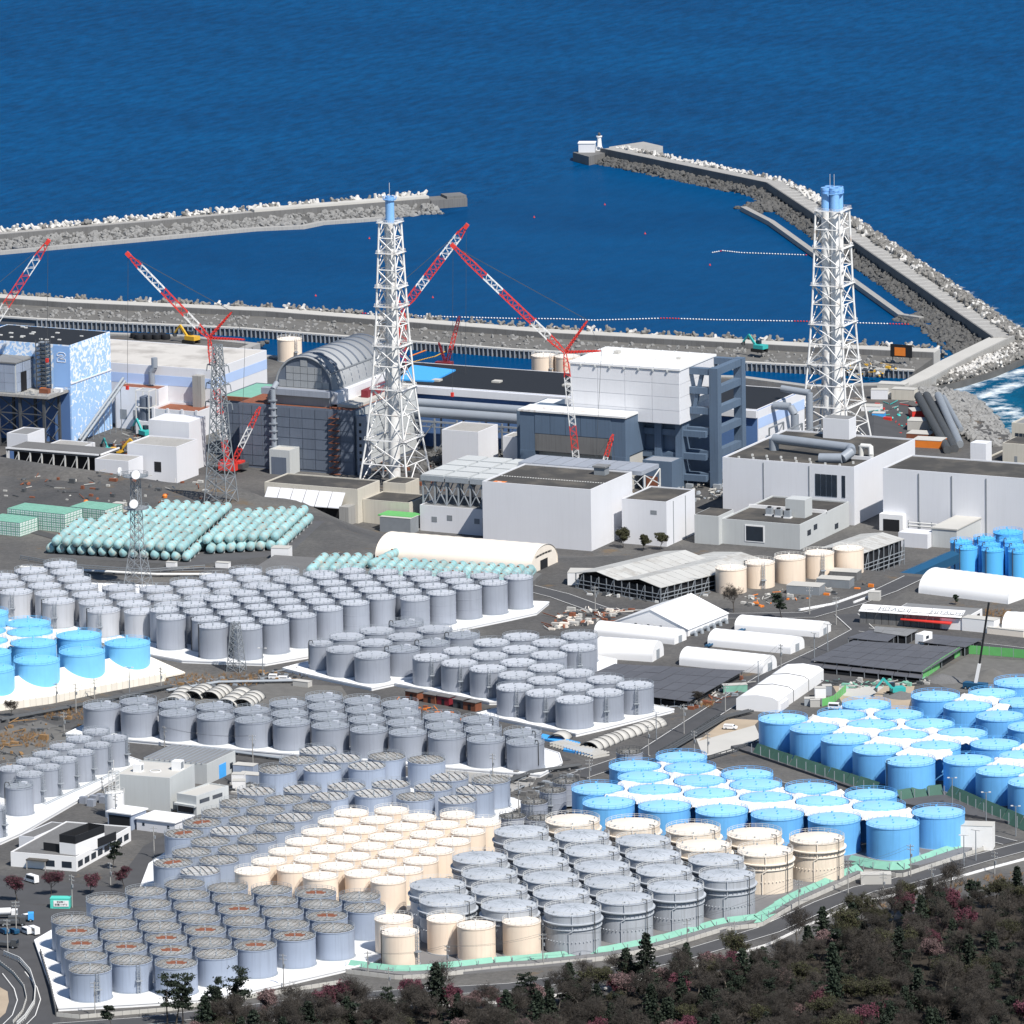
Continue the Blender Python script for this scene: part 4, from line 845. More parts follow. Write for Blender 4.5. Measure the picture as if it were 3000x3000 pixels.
# ================================================================ plant buildings (world axes follow the buildings)
def ab(root, name, m, x0, y0, z0, x1, y1, z1, parent=None):
    o = root.location if parent is None else parent.parent.location
    return MB().box(x0-o[0], y0-o[1], z0-o[2], x1-o[0], y1-o[1], z1-o[2]).build(name, MAT[m], parent or root)
def blk(name, label, x0, y0, x1, y1, z0, z1, wall, roof='roof_dark', par=0.7, cat='building', edge=None, pw=0.45):
    root = thing(name, label, cat, (x1, y0, z0))
    w, d, h = x1-x0, y1-y0, z1-z0
    wl = MB().box(-w, 0, -0.5, 0, d, h-0.02).build('walls', MAT[wall], root)
    rf = MB().box(-w+pw, pw, h-0.02, -pw, d-pw, h+0.10).build('roof', MAT[roof], root)
    if par:
        b = MB(); b.box(-w, 0, h-0.02, 0, pw, h+par); b.box(-w, d-pw, h-0.02, 0, d, h+par); b.box(-w, pw, h-0.02, -w+pw, d-pw, h+par); b.box(-pw, pw, h-0.02, 0, d-pw, h+par)
        b.build('parapet', MAT[edge or wall], root)
    return root
def panels(root, name, m, axis, a0, a1, z0, z1, na, nz, plane, t=0.18, gap=0.12, alt=None):   # cladding panels on a face; axis 'x' = front face (normal -y), 'y' = right face (normal +x)
    o = root.location; wa, hz = (a1-a0)/na, (z1-z0)/nz
    def mesh(mm):
        return (MB().box(gap/2, -t, gap/2, wa-gap/2, 0.02, hz-gap/2) if axis == 'x' else MB().box(-0.02, gap/2, gap/2, t, wa-gap/2, hz-gap/2)).mesh(name, MAT[mm])
    ms = [mesh(m)]+([mesh(alt)] if alt else [])
    for i in range(na):
        for k in range(nz):
            me = ms[(i*7+k*3) % 5 == 0 and alt is not None]
            loc = (a0+i*wa-o[0], plane-o[1], z0+k*hz-o[2]) if axis == 'x' else (plane-o[0], a0+i*wa-o[1], z0+k*hz-o[2])
            obj(name, me, root, loc)
# ---- unit with blue and white dappled cladding
def dapple_mat():
    m = pmat('dappled_cladding', (0.36, 0.56, 0.86), 0.55, 0.05, 0.1, streak=0.05, rvar=0); n = m.node_tree.nodes; l = m.node_tree.links; b = n['Principled BSDF']
    src = b.inputs['Base Color'].links[0].from_socket; tc = n.new('ShaderNodeTexCoord')
    no = n.new('ShaderNodeTexNoise'); no.inputs['Scale'].default_value = 0.55; no.inputs['Detail'].default_value = 2.5; no.inputs['Distortion'].default_value = 0.8; l.new(tc.outputs['Object'], no.inputs['Vector'])
    sp = n.new('ShaderNodeSeparateXYZ'); l.new(tc.outputs['Object'], sp.inputs[0])
    mr = n.new('ShaderNodeMapRange'); mr.inputs['From Min'].default_value = 12; mr.inputs['From Max'].default_value = 40; mr.inputs['To Min'].default_value = -0.07; mr.inputs['To Max'].default_value = 0.05; l.new(sp.outputs['Z'], mr.inputs[0])
    ad = n.new('ShaderNodeMath'); l.new(no.outputs['Fac'], ad.inputs[0]); l.new(mr.outputs[0], ad.inputs[1])
    rp = n.new('ShaderNodeValToRGB'); rp.color_ramp.elements[0].position = 0.52; rp.color_ramp.elements[1].position = 0.55; l.new(ad.outputs[0], rp.inputs[0])
    mx = n.new('ShaderNodeMix'); mx.data_type = 'RGBA'; l.new(rp.outputs[0], mx.inputs['Factor']); l.new(src, mx.inputs['A']); mx.inputs['B'].default_value = (0.80, 0.84, 0.90, 1); l.new(mx.outputs['Result'], b.inputs['Base Color'])
    return m
MAT['dapple'] = dapple_mat()
mk('plain_blue_clad', (0.27, 0.46, 0.80), 0.55, 0.05, 0.1, rvar=0)
mk('tb_roof', (0.50, 0.48, 0.45), 0.85, 0.12, 0.1, dirt=(0.28, 0.26, 0.24), dirt_amt=0.05, dscale=0.06)
mk('band_blue', (0.42, 0.55, 0.80), 0.6, 0.05, 0.1, rvar=0)
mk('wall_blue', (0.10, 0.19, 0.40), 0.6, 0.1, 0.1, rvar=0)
u2 = blk('reactor_building', 'tall square building clad in pale blue with white dapples and a black roof', -303, 120, -255, 154, 10, 50, 'dapple', 'black', 0.25, pw=0.3)
ab(u2, 'plain_panel', 'plain_blue_clad', -262.6, 119.94, 33, -255.02, 120.1, 49.8)
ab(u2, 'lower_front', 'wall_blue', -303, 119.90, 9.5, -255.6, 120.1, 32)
ab(u2, 'seam_rail', 'white_wall', -255.1, 120, 34.2, -254.7, 154, 34.7)
# outlined figure 2 on the plain panel
def strokes(parent, pts, w, y, m, name):
    b = MB()
    for p, q in zip(pts[:-1], pts[1:]): b.bar((p[0], y, p[1]), (q[0], y, q[1]), 0.06, w)
    return b.build(name, MAT[m], parent)
two = [(0, 3.2), (0.9, 3.9), (3.0, 3.9), (3.8, 3.2), (3.8, 2.6), (3.2, 2.0), (1.2, 1.25), (3.8, 1.25), (3.8, 0), (0, 0), (0, 1.1), (0.7, 1.8), (2.6, 2.5), (2.6, 2.8), (1.2, 2.8), (1.2, 2.5), (0, 2.5), (0, 3.2)]
ox, oz = -260.9+255, 43.2-10
b = MB()
for p, q in zip(two[:-1], two[1:]): b.bar((ox+p[0], -0.09, oz+p[1]), (ox+q[0], -0.09, oz+q[1]), 0.22, 0.22)
tag(b.build('figure_two', MAT['bright_white'], u2), 'white outlined figure 2')
roofj = MB()
for k in range(16):
    x, y = random.uniform(-300, -258)+255, random.uniform(122, 152)-120; roofj.box(x, y, 40.05, x+random.uniform(.8, 2), y+random.uniform(.5, 1.2), 40.5)
tag(roofj.build('roof_fittings', MAT['rail_white'], u2), kind='stuff')
# steel deck, annex and stair mast in front of it
dk = thing('steel_platform', 'dark steel platform with legs and braces before the dappled building', 'platform', (-256, 104, 10))
def rb(root, name, m, x0, y0, z0, x1, y1, z1): return ab(root, name, m, x0, y0, z0, x1, y1, z1)
rb(dk, 'deck', 'concrete', -303, 103, 31, -256, 119.8, 32)
for x in (-300, -290, -280, -270, -259):
    for y in (104.5, 117): rb(dk, 'leg', 'dark_steel', x-.5, y-.5, 9.5, x+.5, y+.5, 31)
b = MB()
for x0, x1 in ((-300, -290), (-290, -280), (-280, -270), (-270, -259)):
    for z0, z1 in ((10, 17), (17, 24), (24, 31)):
        b.bar((x0+256, 0.5, z0-10), (x1+256, 0.5, z1-10), 0.35); b.bar((x1+256, 0.5, z0-10), (x0+256, 0.5, z1-10), 0.35); b.bar((x0+256, 0.5, z1-10), (x1+256, 0.5, z1-10), 0.4)
for z0, z1 in ((10, 17), (17, 24), (24, 31)): b.bar((-3, .5, z0-10), (-3, 13, z1-10), .35); b.bar((-3, 13, z0-10), (-3, .5, z1-10), .35)
b.build('braces', MAT['dark_steel'], dk)
b = MB()
for k in range(24): x = -47+k*2.0; b.bar((x, -0.8, 22), (x, -0.8, 23.2), 0.12)
for z in (22.6, 23.2): b.bar((-47, -0.8, z), (0, -0.8, z), 0.10); b.bar((0, -.8, z), (0, 15, z), .1)
b.build('railing', MAT['rail_steel'], dk)
for k, (x, y, s, m) in enumerate(((-263, 108, 2.5, 'rust'), (-259, 113, 2.0, 'bright_white'), (-268, 107, 1.6, 'concrete_pale'), (-266, 114, 1.4, 'orange'))):
    tag(MB().box(0, 0, 0, s*1.6, s, s*0.8).build('crate', MAT[m], None, (x, y, 32)), '%s crate on the steel platform' % ('rust brown', 'white', 'pale grey', 'orange')[k], 'crate')
ax = thing('annex', 'pale blue grey panelled annex standing on the steel platform', 'annex', (-272, 105, 32)); o = ax.location
MB().box(-31, 0.2, 0, 0, 14.6, 12.2).build('walls', MAT['grey_wall'], ax); MB().box(-31.4, -0.3, 12.2, 0.4, 14.9, 12.7).build('roof', MAT['roof_grey'], ax)
panels(ax, 'panel', 'blue_grey_paint', 'x', -302, -272.3, 32.3, 44, 6, 3, 105.2); panels(ax, 'panel', 'blue_grey_paint', 'y', 105.5, 119.3, 32.3, 44, 4, 3, -272.0)
MB().box(0.1, 4, 0, 0.35, 8.5, 8).build('opening', MAT['black'], ax)
sm_ = thing('scaffold_mast', 'dark scaffold stair mast up the front of the dappled building', 'scaffold', (-266, 117.5, 32))
b = MB()
for x in (-2.2, 2.2):
    for y in (-2, 2): b.bar((x, y, 0), (x, y, 20.5), 0.3)
for k in range(12):
    z = k*1.75
    for x in (-2.2, 2.2): b.bar((x, -2, z), (x, 2, z), .2)
    for y in (-2, 2): b.bar((-2.2, y, z), (2.2, y, z), .2)
    b.bar((-2.2, -2, z), (2.2, -2, z+1.75), .22)
b.build('frame', MAT['dark_steel'], sm_)
b = MB()
for k in range(12): b.box(-2.1, -1.9, k*1.75, 2.1, 1.9, k*1.75+0.15)
tag(b.build('landings', MAT['tower_steel'], sm_), kind='stuff')
cv = thing('conveyor', 'slanting pipe conveyor leaning against the dappled building', 'conveyor', (-246, 122, 10)); o = np.array(cv.location)
pa, pb_ = np.array((-251.5, 118, 11)), np.array((-248, 150, 31)); b = MB()
for dx, dz in ((0, 0), (1.6, 0), (0.8, 1.2)): b.cyl(pa-o+(dx, 0, dz), pb_-o+(dx, 0, dz), 0.55, n=10)
b.build('pipes', MAT['rail_steel'], cv); b = MB()
for k in range(9):
    p = pa+(pb_-pa)*k/8-o; b.bar(p+(-.6, 0, -.6), p+(2.2, 0, -.6), .3); b.bar(p+(-.6, 0, -.6), (p[0]-.6, p[1], 0), .22)
b.build('trestles', MAT['tower_steel'], cv)
s1 = blk('shed', 'small white box building with a dark gate before the steel platform', -261.5, 78, -252, 92, 10, 21, 'white_wall', 'roof_grey', 0.4)
ab(s1, 'gate', 'wall_blue', -260.2, 77.85, 10, -254.2, 78.1, 15)
ab(s1, 'gate_frame', 'bright_white', -260.8, 77.9, 15, -253.6, 78.1, 15.6)
s2 = blk('shed', 'low white flat roofed shed with two grey gates near the slanting conveyor', -245, 78, -229, 92, 10, 17, 'white_wall', 'concrete', 0.3)
for x in (-244, -238.5): ab(s2, 'gate', 'blue_grey_paint', x, 77.88, 10, x+4.4, 78.1, 15)
s3 = blk('shed', 'open shed with a dark blue roof beside the white box building', -249.5, 80, -243, 90, 10, 14.5, 'concrete_dark', 'tarp_blue', 0)
# ---- turbine hall behind, white with a pale blue band
t2 = blk('turbine_hall', 'long white hall with a pale blue band and dirty pale roof', -352, 164, -213.5, 212, 10, 35, 'white_wall', 'tb_roof', 0.3)
ab(t2, 'blue_band', 'band_blue', -352, 163.93, 27.5, -213.4, 164.1, 31.5); ab(t2, 'blue_band', 'band_blue', -213.6, 164, 27.5, -213.43, 212, 31.5)
ab(t2, 'stair_tower', 'concrete', -221, 160.5, 9.5, -217, 164, 33)
b = MB(); b.tube([(-27, -2, 18), (-27, -2, 23), (-25.6, -2, 25), (-25.6, -2, 29)], 1.3, 10); b.build('vent_duct', MAT['pipe_grey'], t2)
f1 = blk('annex', 'white annex with rust brown roof before the long white hall', -254, 155.5, -234, 163.8, 10, 27, 'white_wall', 'rust', 0.4)
for k in range(3): ab(f1, 'louvre', 'tower_steel', -252+k*6, 155.4, 14, -249+k*6, 155.6, 18)
f2 = blk('annex', 'low white annex with rust brown roof and pilasters', -233.5, 148, -212, 163.6, 10, 20, 'white_wall', 'rust', 0.9)
for k in range(4): ab(f2, 'pilaster', 'white_wall', -233+k*6.6, 147.6, 9.5, -232+k*6.6, 148.1, 21.4)
p = thing('filter_vessel', 'dark vertical vessel in a white frame beside the white annex', 'vessel', (-237, 150, 10))
MB().lathe([(2.6, 0), (2.6, 15), (0.1, 16)], 20).build('drum', MAT['panel_grey'], p); MB().box(-3.2, -3.2, -0.3, 3.2, 3.2, 5.5).build('base', MAT['white_wall'], p)
b = MB()
for x in (-3, 3):
    for y in (-3, 3): b.bar((x, y, 5), (x, y, 18), .4)
for z in (11, 18):
    for s in (-3, 3): b.bar((-3, s, z), (3, s, z), .35); b.bar((s, -3, z), (s, 3, z), .35)
b.build('frame', MAT['rail_white'], p)
# ---- unit with the barrel roof
u3 = blk('reactor_building', 'dark grey panelled block under a great silver barrel roof', -168.5, 101, -117.5, 158, 10, 36, 'panel_grey', 'rust', 0.0)
panels(u3, 'panel', 'panel_grey', 'x', -168.3, -117.7, 11, 35.6, 9, 6, 101.0, 0.22, 0.28)
panels(u3, 'panel', 'grey_wall', 'y', 103, 157, 11, 35.6, 9, 5, -117.5, 0.2, 0.2)
ab(u3, 'dome_base', 'dome_grey', -157, 104, 35.8, -129.5, 161, 42)
ab(u3, 'front_ledge', 'grey_paint', -158.5, 101.5, 40.2, -128.5, 105, 42.6)
ab(u3, 'side_gallery', 'white_wall', -129.5, 106, 37, -127, 161, 41.6)
ab(u3, 'upper_deck', 'concrete_pale', -127, 106, 36.1, -118.5, 157, 37.2)
def arch(root, name, m, xc, y0, y1, z, R, seg=28, t=0.5, a0=0.0, a1=math.pi):
    o = root.location; b = MB(); vs = []
    for k in range(seg+1):
        a = a0+(a1-a0)*k/seg
        for rr in (R, R-t):
            for y in (y0, y1): vs.append((xc+rr*math.cos(a)-o[0], y-o[1], z+rr*math.sin(a)-o[2]))
    fs = []
    for k in range(seg): i = 4*k; fs += [(i, i+4, i+5, i+1), (i+2, i+3, i+7, i+6), (i, i+2, i+6, i+4), (i+1, i+5, i+7, i+3)]
    fs += [(0, 1, 3, 2), tuple(4*seg+j for j in (0, 2, 3, 1))]
    b.add(vs, fs, True); return b.build(name, MAT[m], root)
dome = arch(u3, 'barrel_roof', 'dome_grey', -143, 108.5, 161, 42, 13.0, 36, 0.6, -0.22, math.pi+0.22)
for y in np.arange(110, 161, 6.3): arch(u3, 'roof_rib', 'panel_grey', -143, y-0.35, y+0.35, 42, 13.35, 30, 0.5, 0.55, math.pi-0.1)
for a in (0.52, ): 
    b = MB(); b.bar((-143+13.2*math.cos(a)+117.5, 108.6-101, 42+13.2*math.sin(a)-10), (-143+13.2*math.cos(a)+117.5, 160-101, 42+13.2*math.sin(a)-10), 0.5); b.build('roof_walkway', MAT['tower_steel'], u3)
for y in np.arange(113, 160, 6.3):
    b = MB(); 
    for a in np.arange(0.5, -0.2, -0.17): b.bar((-143+13.05*math.cos(a)+117.5, y-101, 42+13.05*math.sin(a)-10), (-143+13.05*math.cos(a-.1)+117.5, y-101, 42+13.05*math.sin(a-.1)-10), 0.22)
    b.build('roof_ladder', MAT['panel_grey'], u3)
# end wall of the barrel with its panels
b = MB(); R_ = 12.4; n_ = 30; vs = [( -143+R_*math.cos(math.pi*k/n_)+117.5, 8.2, 32+R_*math.sin(math.pi*k/n_)) for k in range(n_+1)]; vs2 = [(v[0], 9.0, v[2]) for v in vs]
b.add(vs+vs2, [tuple(reversed(range(n_+1))), tuple(range(n_+1, 2*n_+2))]+[(k, k+1, n_+2+k, n_+1+k) for k in range(n_)]); b.build('end_wall', MAT['panel_grey'], u3)
for i in range(7):
    for k in range(4):
        x0 = -143-11.2+i*3.2; z0 = 42.2+k*2.85
        if max(abs(x0+143), abs(x0+3.1+143))**2+(z0+2.7-42)**2 < 12.2**2: ab(u3, 'end_panel', 'dome_grey', x0, 108.95, z0, x0+3.0, 109.3, z0+2.65)
b = MB(); b.tube([(-152.5+117.5, -0.9, 1), (-152.5+117.5, -0.9, 32.5), (-152.5+117.5, 2.5, 34.5)], 1.1, 12); b.build('riser_duct', MAT['pipe_grey'], u3)
for k in range(9): ab(u3, 'duct_clamp', 'pipe_grey', -153.9, 98.8, 13+k*3.1, -151.1, 101, 13.5+k*3.1)
ab(u3, 'maroon_box', 'maroon', -124.5, 122, 37.2, -121.5, 146, 40.2)
b = MB(); b.bar((-6.2, .2, 0), (-6.2, .2, 27), .35); b.bar((-10.2, .2, 0), (-10.2, .2, 27), .35)
for k in range(10): b.box(-10.4, -1.6, 2.5*k, -6, 0.1, 2.5*k+0.2); b.bar((-10.2, -1.4, 2.5*k), (-6.2, -1.4, 2.5*k+2.5), .25)
b.build('scaffold_stairs', MAT['rust'], u3)
g = blk('gatehouse', 'small pale gatehouse at the foot of the dark panelled block', -150.5, 92, -141.5, 100.6, 10, 19.5, 'grey_wall', 'concrete_pale', 0.5)
ab(g, 'shutter', 'panel_grey', -149.6, 91.9, 10, -143, 92.1, 17)
side = blk('lift_tower', 'narrow grey lift tower with square windows beside the dark panelled block', -116.6, 102, -113, 107, 10, 33.5, 'grey_paint', 'tarp_blue', 0.3)
for k in range(7): ab(side, 'window', 'black', -115.5, 101.9, 13+k*2.8, -114.5, 102.1, 14.2+k*2.8)
gr = blk('annex', 'low annex with green ribbed roof beside the dark panelled block', -186, 118, -169, 150, 10, 34, 'panel_grey', 'net_green', 0.3)
panels(gr, 'panel', 'panel_grey', 'x', -185.8, -169.2, 11, 32, 3, 5, 118.0, 0.2, 0.25)
ab(gr, 'rust_parapet', 'rust', -186.2, 117.6, 33, -168.8, 118.6, 34.6)
# ---- long dark roofed hall and its blue tarpaulin
t3 = blk('turbine_hall', 'long hall with black roof, white eaves and dark blue wall', -150, 166, 28, 212, 10, 34.5, 'wall_blue', 'black', 0.25, edge='white_wall')
ab(t3, 'white_eave', 'white_wall', -150, 164.6, 31.5, 28.1, 166.05, 34.4); ab(t3, 'pale_end_wall', 'white_wall', 27.9, 166.1, 9.6, 28.3, 211.9, 34.2); ab(t3, 'blue_band', 'band_blue', 28.2, 166.2, 27, 28.36, 211.8, 31)
b = MB()
for k in range(11): b.box(-178+k*9, -0.2, 16.6, -178+k*9+7.4, 0.02, 16.95)
tag(b.build('dashed_band', MAT['bright_white'], t3), kind='stuff')
for x, y in ((-96, 182), (-66, 185), (-120, 176)): ab(t3, 'skylight', 'concrete_pale', x, y, 34.5, x+3.4, y+3.4, 35.3)
tp = [tuple(P(x, y, 35)[:2]) for x, y in ((1168, 1112), (1268, 1117), (1335, 1084), (1208, 1070))]
tag(MB().prism(tp, 34.6, 35.2).build('tarpaulin', MAT['bright_blue']), 'bright blue tarpaulin spread over the end of the black roof', 'tarpaulin')
pr = thing('pipe_rack', 'pair of thick grey pipes on a steel trestle before the dark blue wall', 'pipe rack', (-100, 156, 10))
b = MB(); b.cyl((-30, 0, 16), (52, 0, 16), 2.1, n=16); b.build('lower_pipe', MAT['pipe_grey'], pr); b = MB(); b.cyl((-26, 2.8, 19.2), (52, 2.8, 19.2), 1.7, n=16); b.build('upper_pipe', MAT['pipe_grey'], pr)
for k in range(9):
    x = -28+k*10; MB().bar((x, -2, 0), (x, -2, 14), .6).build('trestle_leg', MAT['tower_steel'], pr); MB().bar((x, 4, 0), (x, 4, 17), .6).build('trestle_leg', MAT['tower_steel'], pr)
b = MB()
for k in range(8):
    x = -28+k*10; b.bar((x, -2, 0), (x+10, -2, 12.5), .4); b.bar((x, -2, 12.7), (x+10, -2, 12.7), .7); b.bar((x, -2, 10.6), (x+10, -2, 10.6), .4)
    for q in range(5): b.bar((x+q*2, -2, 10.6), (x+q*2+1, -2, 12.6), .2)
b.build('girders', MAT['tower_steel'], pr)
for k, (x, y, w, d, h, m, lab) in enumerate(((-76, 128, 16, 18, 15, 'white_wall', 'white windowless block with damaged top beside the blue grey hall'), (-58, 138, 12, 10, 12, 'white_wall', 'low damaged white block touching the blue grey hall'))):
    q = blk('block_building', lab, x-w, y, x, y+d, 10, 10+h, m, 'concrete', 0.4)
mess = MB()
for k in range(260):
    x, y = random.uniform(-112, -58), random.uniform(112, 160); s = random.uniform(.6, 2.4); v, f = random.choice(ROCKS); mess.add(rot_rand(v)*s+np.array((x, y, 10.2+random.random())), f)
    if k % 3 == 0: mess.bar((x, y, 10), (x+random.uniform(-4, 4), y+random.uniform(-4, 4), 10+random.uniform(.5, 5)), .3)
tag(mess.build('debris', MAT['rock']), 'heaps of rubble and bent steel between the stack and blue grey hall', 'debris', kind='stuff')
# ---- unit with the white cover and the blue grey steel frame
u4 = thing('reactor_building', 'white panelled box on a blue grey block with a giant steel frame', 'building', (15.5, 120, 10))
ab(u4, 'lower_block', 'frame_blue', -30, 127, 9.5, 14.5, 153, 36); ab(u4, 'cover_box', 'white_wall', -31.5, 120.2, 36, 15.4, 154, 57.4)
ab(u4, 'cover_roof', 'bright_white', -32, 119.6, 57.4, 15.9, 154.4, 58.2)
panels(u4, 'panel', 'white_wall', 'x', -31.4, 15.4, 36.1, 57.2, 4, 4, 120.2, 0.2, 0.16); panels(u4, 'panel', 'white_wall', 'y', 120.6, 153.8, 36.1, 57.2, 3, 4, 15.4, 0.2, 0.16)
for k in range(8): ab(u4, 'roof_seam', 'grey_wall', -31+k*5.9, 119.7, 58.2, -30.75+k*5.9, 154.2, 58.42)
for k in range(7): ab(u4, 'eave_bracket', 'grey_wall', -27+k*6.2, 119.3, 56.6, -26.4+k*6.2, 120.0, 57.4)
ab(u4, 'roof_vent', 'concrete_pale', -22, 140, 58.2, -20, 143, 59.4); ab(u4, 'roof_vent', 'concrete_pale', 6, 138, 58.2, 7.6, 139.6, 59)
for x in (-9, 4, 13): ab(u4, 'wall_column', 'frame_blue', x-1.5, 124.2, 9.5, x+1.5, 127.1, 36)
for z in (13, 21.5, 30.5): ab(u4, 'wall_beam', 'frame_blue', -30, 125, z, 24, 127.05, z+2.4)
for x, y in ((24.2, 128.5), (24.2, 152)):
    ab(u4, 'frame_column', 'frame_blue', x, y, 9.5, x+3.6, y+3.6, 57.5)
for z in (13, 22, 31, 39, 47, 54.6):
    ab(u4, 'frame_beam', 'frame_blue', 24.6, 132.1, z, 27.4, 152, z+2.8)
    if z > 34: ab(u4, 'frame_beam', 'frame_blue', 15.7, 128.9, z, 24.2, 131.7, z+2.6)
    else: ab(u4, 'frame_beam', 'frame_blue', 14.6, 128.9, z, 24.2, 131.7, z+2.6)
    if z > 50: ab(u4, 'frame_beam', 'frame_blue', 15.7, 152.3, z, 24.2, 155, z+2.6)
o = np.array(u4.location); b = MB(); b.bar(np.array((16.8, 130.3, 39.5))-o, np.array((20.5, 130.3, 54.6))-o, 1.4); b.build('frame_brace', MAT['frame_blue'], u4)
an = thing('annex', 'blue grey clad hall hanging before the white panelled box', 'building', (-2.4, 108, 10)); 
ab(an, 'upper_walls', 'frame_blue', -48, 108.2, 24, -2.5, 126.9, 39.5); ab(an, 'roof', 'stack_white', -48.6, 107.5, 39.5, -2.0, 119.3, 40.2)
ab(an, 'lower_walls', 'concrete_pale', -47, 112, 9.5, -3, 126.8, 24)
panels(an, 'panel', 'frame_blue', 'x', -41.5, -8.5, 31, 39.2, 5, 1, 108.2, 0.2, 0.2); ab(an, 'recess', 'concrete_dark', -41.5, 108.1, 24.1, -8.5, 108.3, 30.9)
ab(an, 'corner_leg', 'frame_blue', -48, 108, 18, -41.6, 111.9, 24.0); ab(an, 'corner_leg', 'frame_blue', -8.4, 108, 20, -2.5, 111.9, 24.0)
an2 = blk('annex', 'stepped blue grey annex with pale roof at the far end of the clad hall', -56, 122, -48.2, 150, 10, 36.5, 'frame_blue', 'stack_white', 0.2)
gh = blk('gatehouse', 'small blue grey gatehouse with brown shutter at the frame foot', 2, 114, 14.5, 124, 10, 22, 'frame_blue', 'grey_roof', 0.3); ab(gh, 'shutter', 'rust', 3.5, 113.85, 10, 8.4, 114.1, 16)
# ---- white process buildings
pb = blk('process_building', 'big white windowless box with black roof and white parapet', -13.2, 2.4, 32, 39.5, 10, 33, 'white_wall', 'roof_dark', 0.6)
b = MB()
for k in range(40): b.box(-44+k*1.08, 14+k*0.02, 23.1, -44+k*1.08+0.5, 14.5+k*.02, 23.25)
tag(b.build('dotted_line', MAT['line_white'], pb), kind='stuff')
ab(pb, 'roof_cabin', 'tower_steel', 20, 31, 33, 24.5, 35, 36); ab(pb, 'cabin_cap', 'roof_grey', 19.5, 30.5, 36, 25, 35.5, 36.6)
ab(pb, 'orange_mark', 'orange', -10, 4, 33.1, -5, 7.2, 33.16); ab(pb, 'mark_bar', 'line_white', -8.3, 5.2, 33.16, -6.6, 5.9, 33.2)
sp = P(1952, 1474.6, 26.7); sp2 = P(1813.7, 1467, 26.7); sp3 = P(2043.5, 1437.7, 26.7)
pb2 = blk('process_building', 'lower white box with black roof and one small window', sp2[0]+0.2, sp[1], sp[0], sp3[1], 10, 26.7, 'white_wall', 'roof_dark', 0.5)
ab(pb2, 'window', 'tower_steel', sp[0]-6.6, sp[1]-0.06, 22.0, sp[0]-4.0, sp[1]+0.1, 23.6)
for k in (6, 17): ab(pb2, 'downpipe', 'tower_steel', sp[0]-0.05, sp[1]+k, 10, sp[0]+0.2, sp[1]+k+0.25, 26.5)
# air cooler frame and low wall
lw = blk('low_block', 'pale low wall block with three small windows under the air coolers', -45, 13, -13.4, 34, 10, 20, 'white_wall', 'roof_grey', 0.2)
for x, z in ((-40, 15), (-33.5, 16), (-22, 15.5)): ab(lw, 'window', 'tower_steel', x, 12.9, z-1, x+2.2, 13.1, z+1)
ab(lw, 'window', 'tower_steel', -18.5, 12.9, 12.5, -16.6, 13.1, 17)
cf = thing('cooler_frame', 'steel frame carrying long rows of grey air coolers', 'cooler', (-14, 20, 20))
for x in np.arange(-45, -14, 5.0):
    for y in (16, 27, 38, 50): MB().bar((x+14, y-20, -10 if y > 34 else 0.0), (x+14, y-20, 9.3), .5).build('post', MAT['rail_steel'], cf)
b = MB()
for x in np.arange(-45, -19, 5.0):
    for y in (16, 50): b.bar((x+14, y-20, 0), (x+19, y-20, 9), .35); b.bar((x+19, y-20, 0), (x+14, y-20, 9), .35)
for y in (16, 27, 38):
    for x in (-45, -15): b.bar((x+14, y-20, 0), (x+14, y-9, 9), .35); b.bar((x+14, y-20, 9), (x+14, y-9, 9), .4)
b.build('braces', MAT['rail_steel'], cf)
for i in range(3):
    for k in range(4): 
        x0, y0 = -45.5+14+i*10.4, -5+k*10.2; MB().box(x0, y0, 9.3, x0+9.8, y0+9.6, 11.3).build('cooler_box', MAT['rail_steel'], cf); MB().box(x0+.4, y0+.4, 11.3, x0+9.4, y0+9.2, 11.8).build('fan_deck', MAT['grey_wall'], cf)
cf2 = thing('cooler_frame', 'flat row of air coolers on trusses behind the big white box', 'cooler', (36, 44, 10))
for x in np.arange(-16, 37, 6.5):
    for y in (42, 56): MB().bar((x-36, y-44, 0), (x-36, y-44, 22), .5).build('post', MAT['rail_white'], cf2)
b = MB()
for x in np.arange(-16, 30, 6.5):
    for z in (10, 16): b.bar((x-36, -2, z), (x-29.5, -2, z+6), .3); b.bar((x-29.5, -2, z), (x-36, -2, z+6), .3)
for z in (10, 16): b.bar((0, -2, z), (0, 12, z+6), .35); b.bar((0, 12, z), (0, -2, z+6), .35)
b.build('braces', MAT['rail_white'], cf2)
for k in range(9): MB().box(-52.6+k*5.8, -3, 22, -52.6+k*5.8+5.4, 13, 23.6).build('cooler_box', MAT['grey_roof'], cf2)
# beige block with the awning
be = blk('concrete_building', 'beige block with black roof and slanted white awning panels', -111, 12, -71, 31, 10, 24, 'beige_wall', 'roof_dark', 0.5)
ab(be, 'recess_shade', 'black', -109.5, 11.85, 9.6, -76, 12.1, 17.8)  # flat black plate on the wall paints the recess shade below the awning
for k in range(6):
    x0 = -109.6+k*5.6; o = np.array(be.location)
    MB().add([np.array(q)-o for q in ((x0, 7.6, 17.6), (x0+5.3, 7.6, 17.6), (x0+5.3, 12.02, 22.8), (x0, 12.02, 22.8), (x0, 7.6, 17.3), (x0+5.3, 7.6, 17.3), (x0+5.3, 12.02, 22.4), (x0, 12.02, 22.4))], [(0,1,2,3),(7,6,5,4),(0,4,5,1),(1,5,6,2),(2,6,7,3),(3,7,4,0)]).build('awning_panel', MAT['white_wall'], be)
ab(be, 'side_pier', 'concrete', -76, 6, 9.5, -72, 12, 18.5)
be2 = blk('concrete_building', 'lower cream block with black roof beside the awning building', -70.8, 16, -51, 33, 10, 19.5, 'beige_wall', 'roof_dark', 0.4)
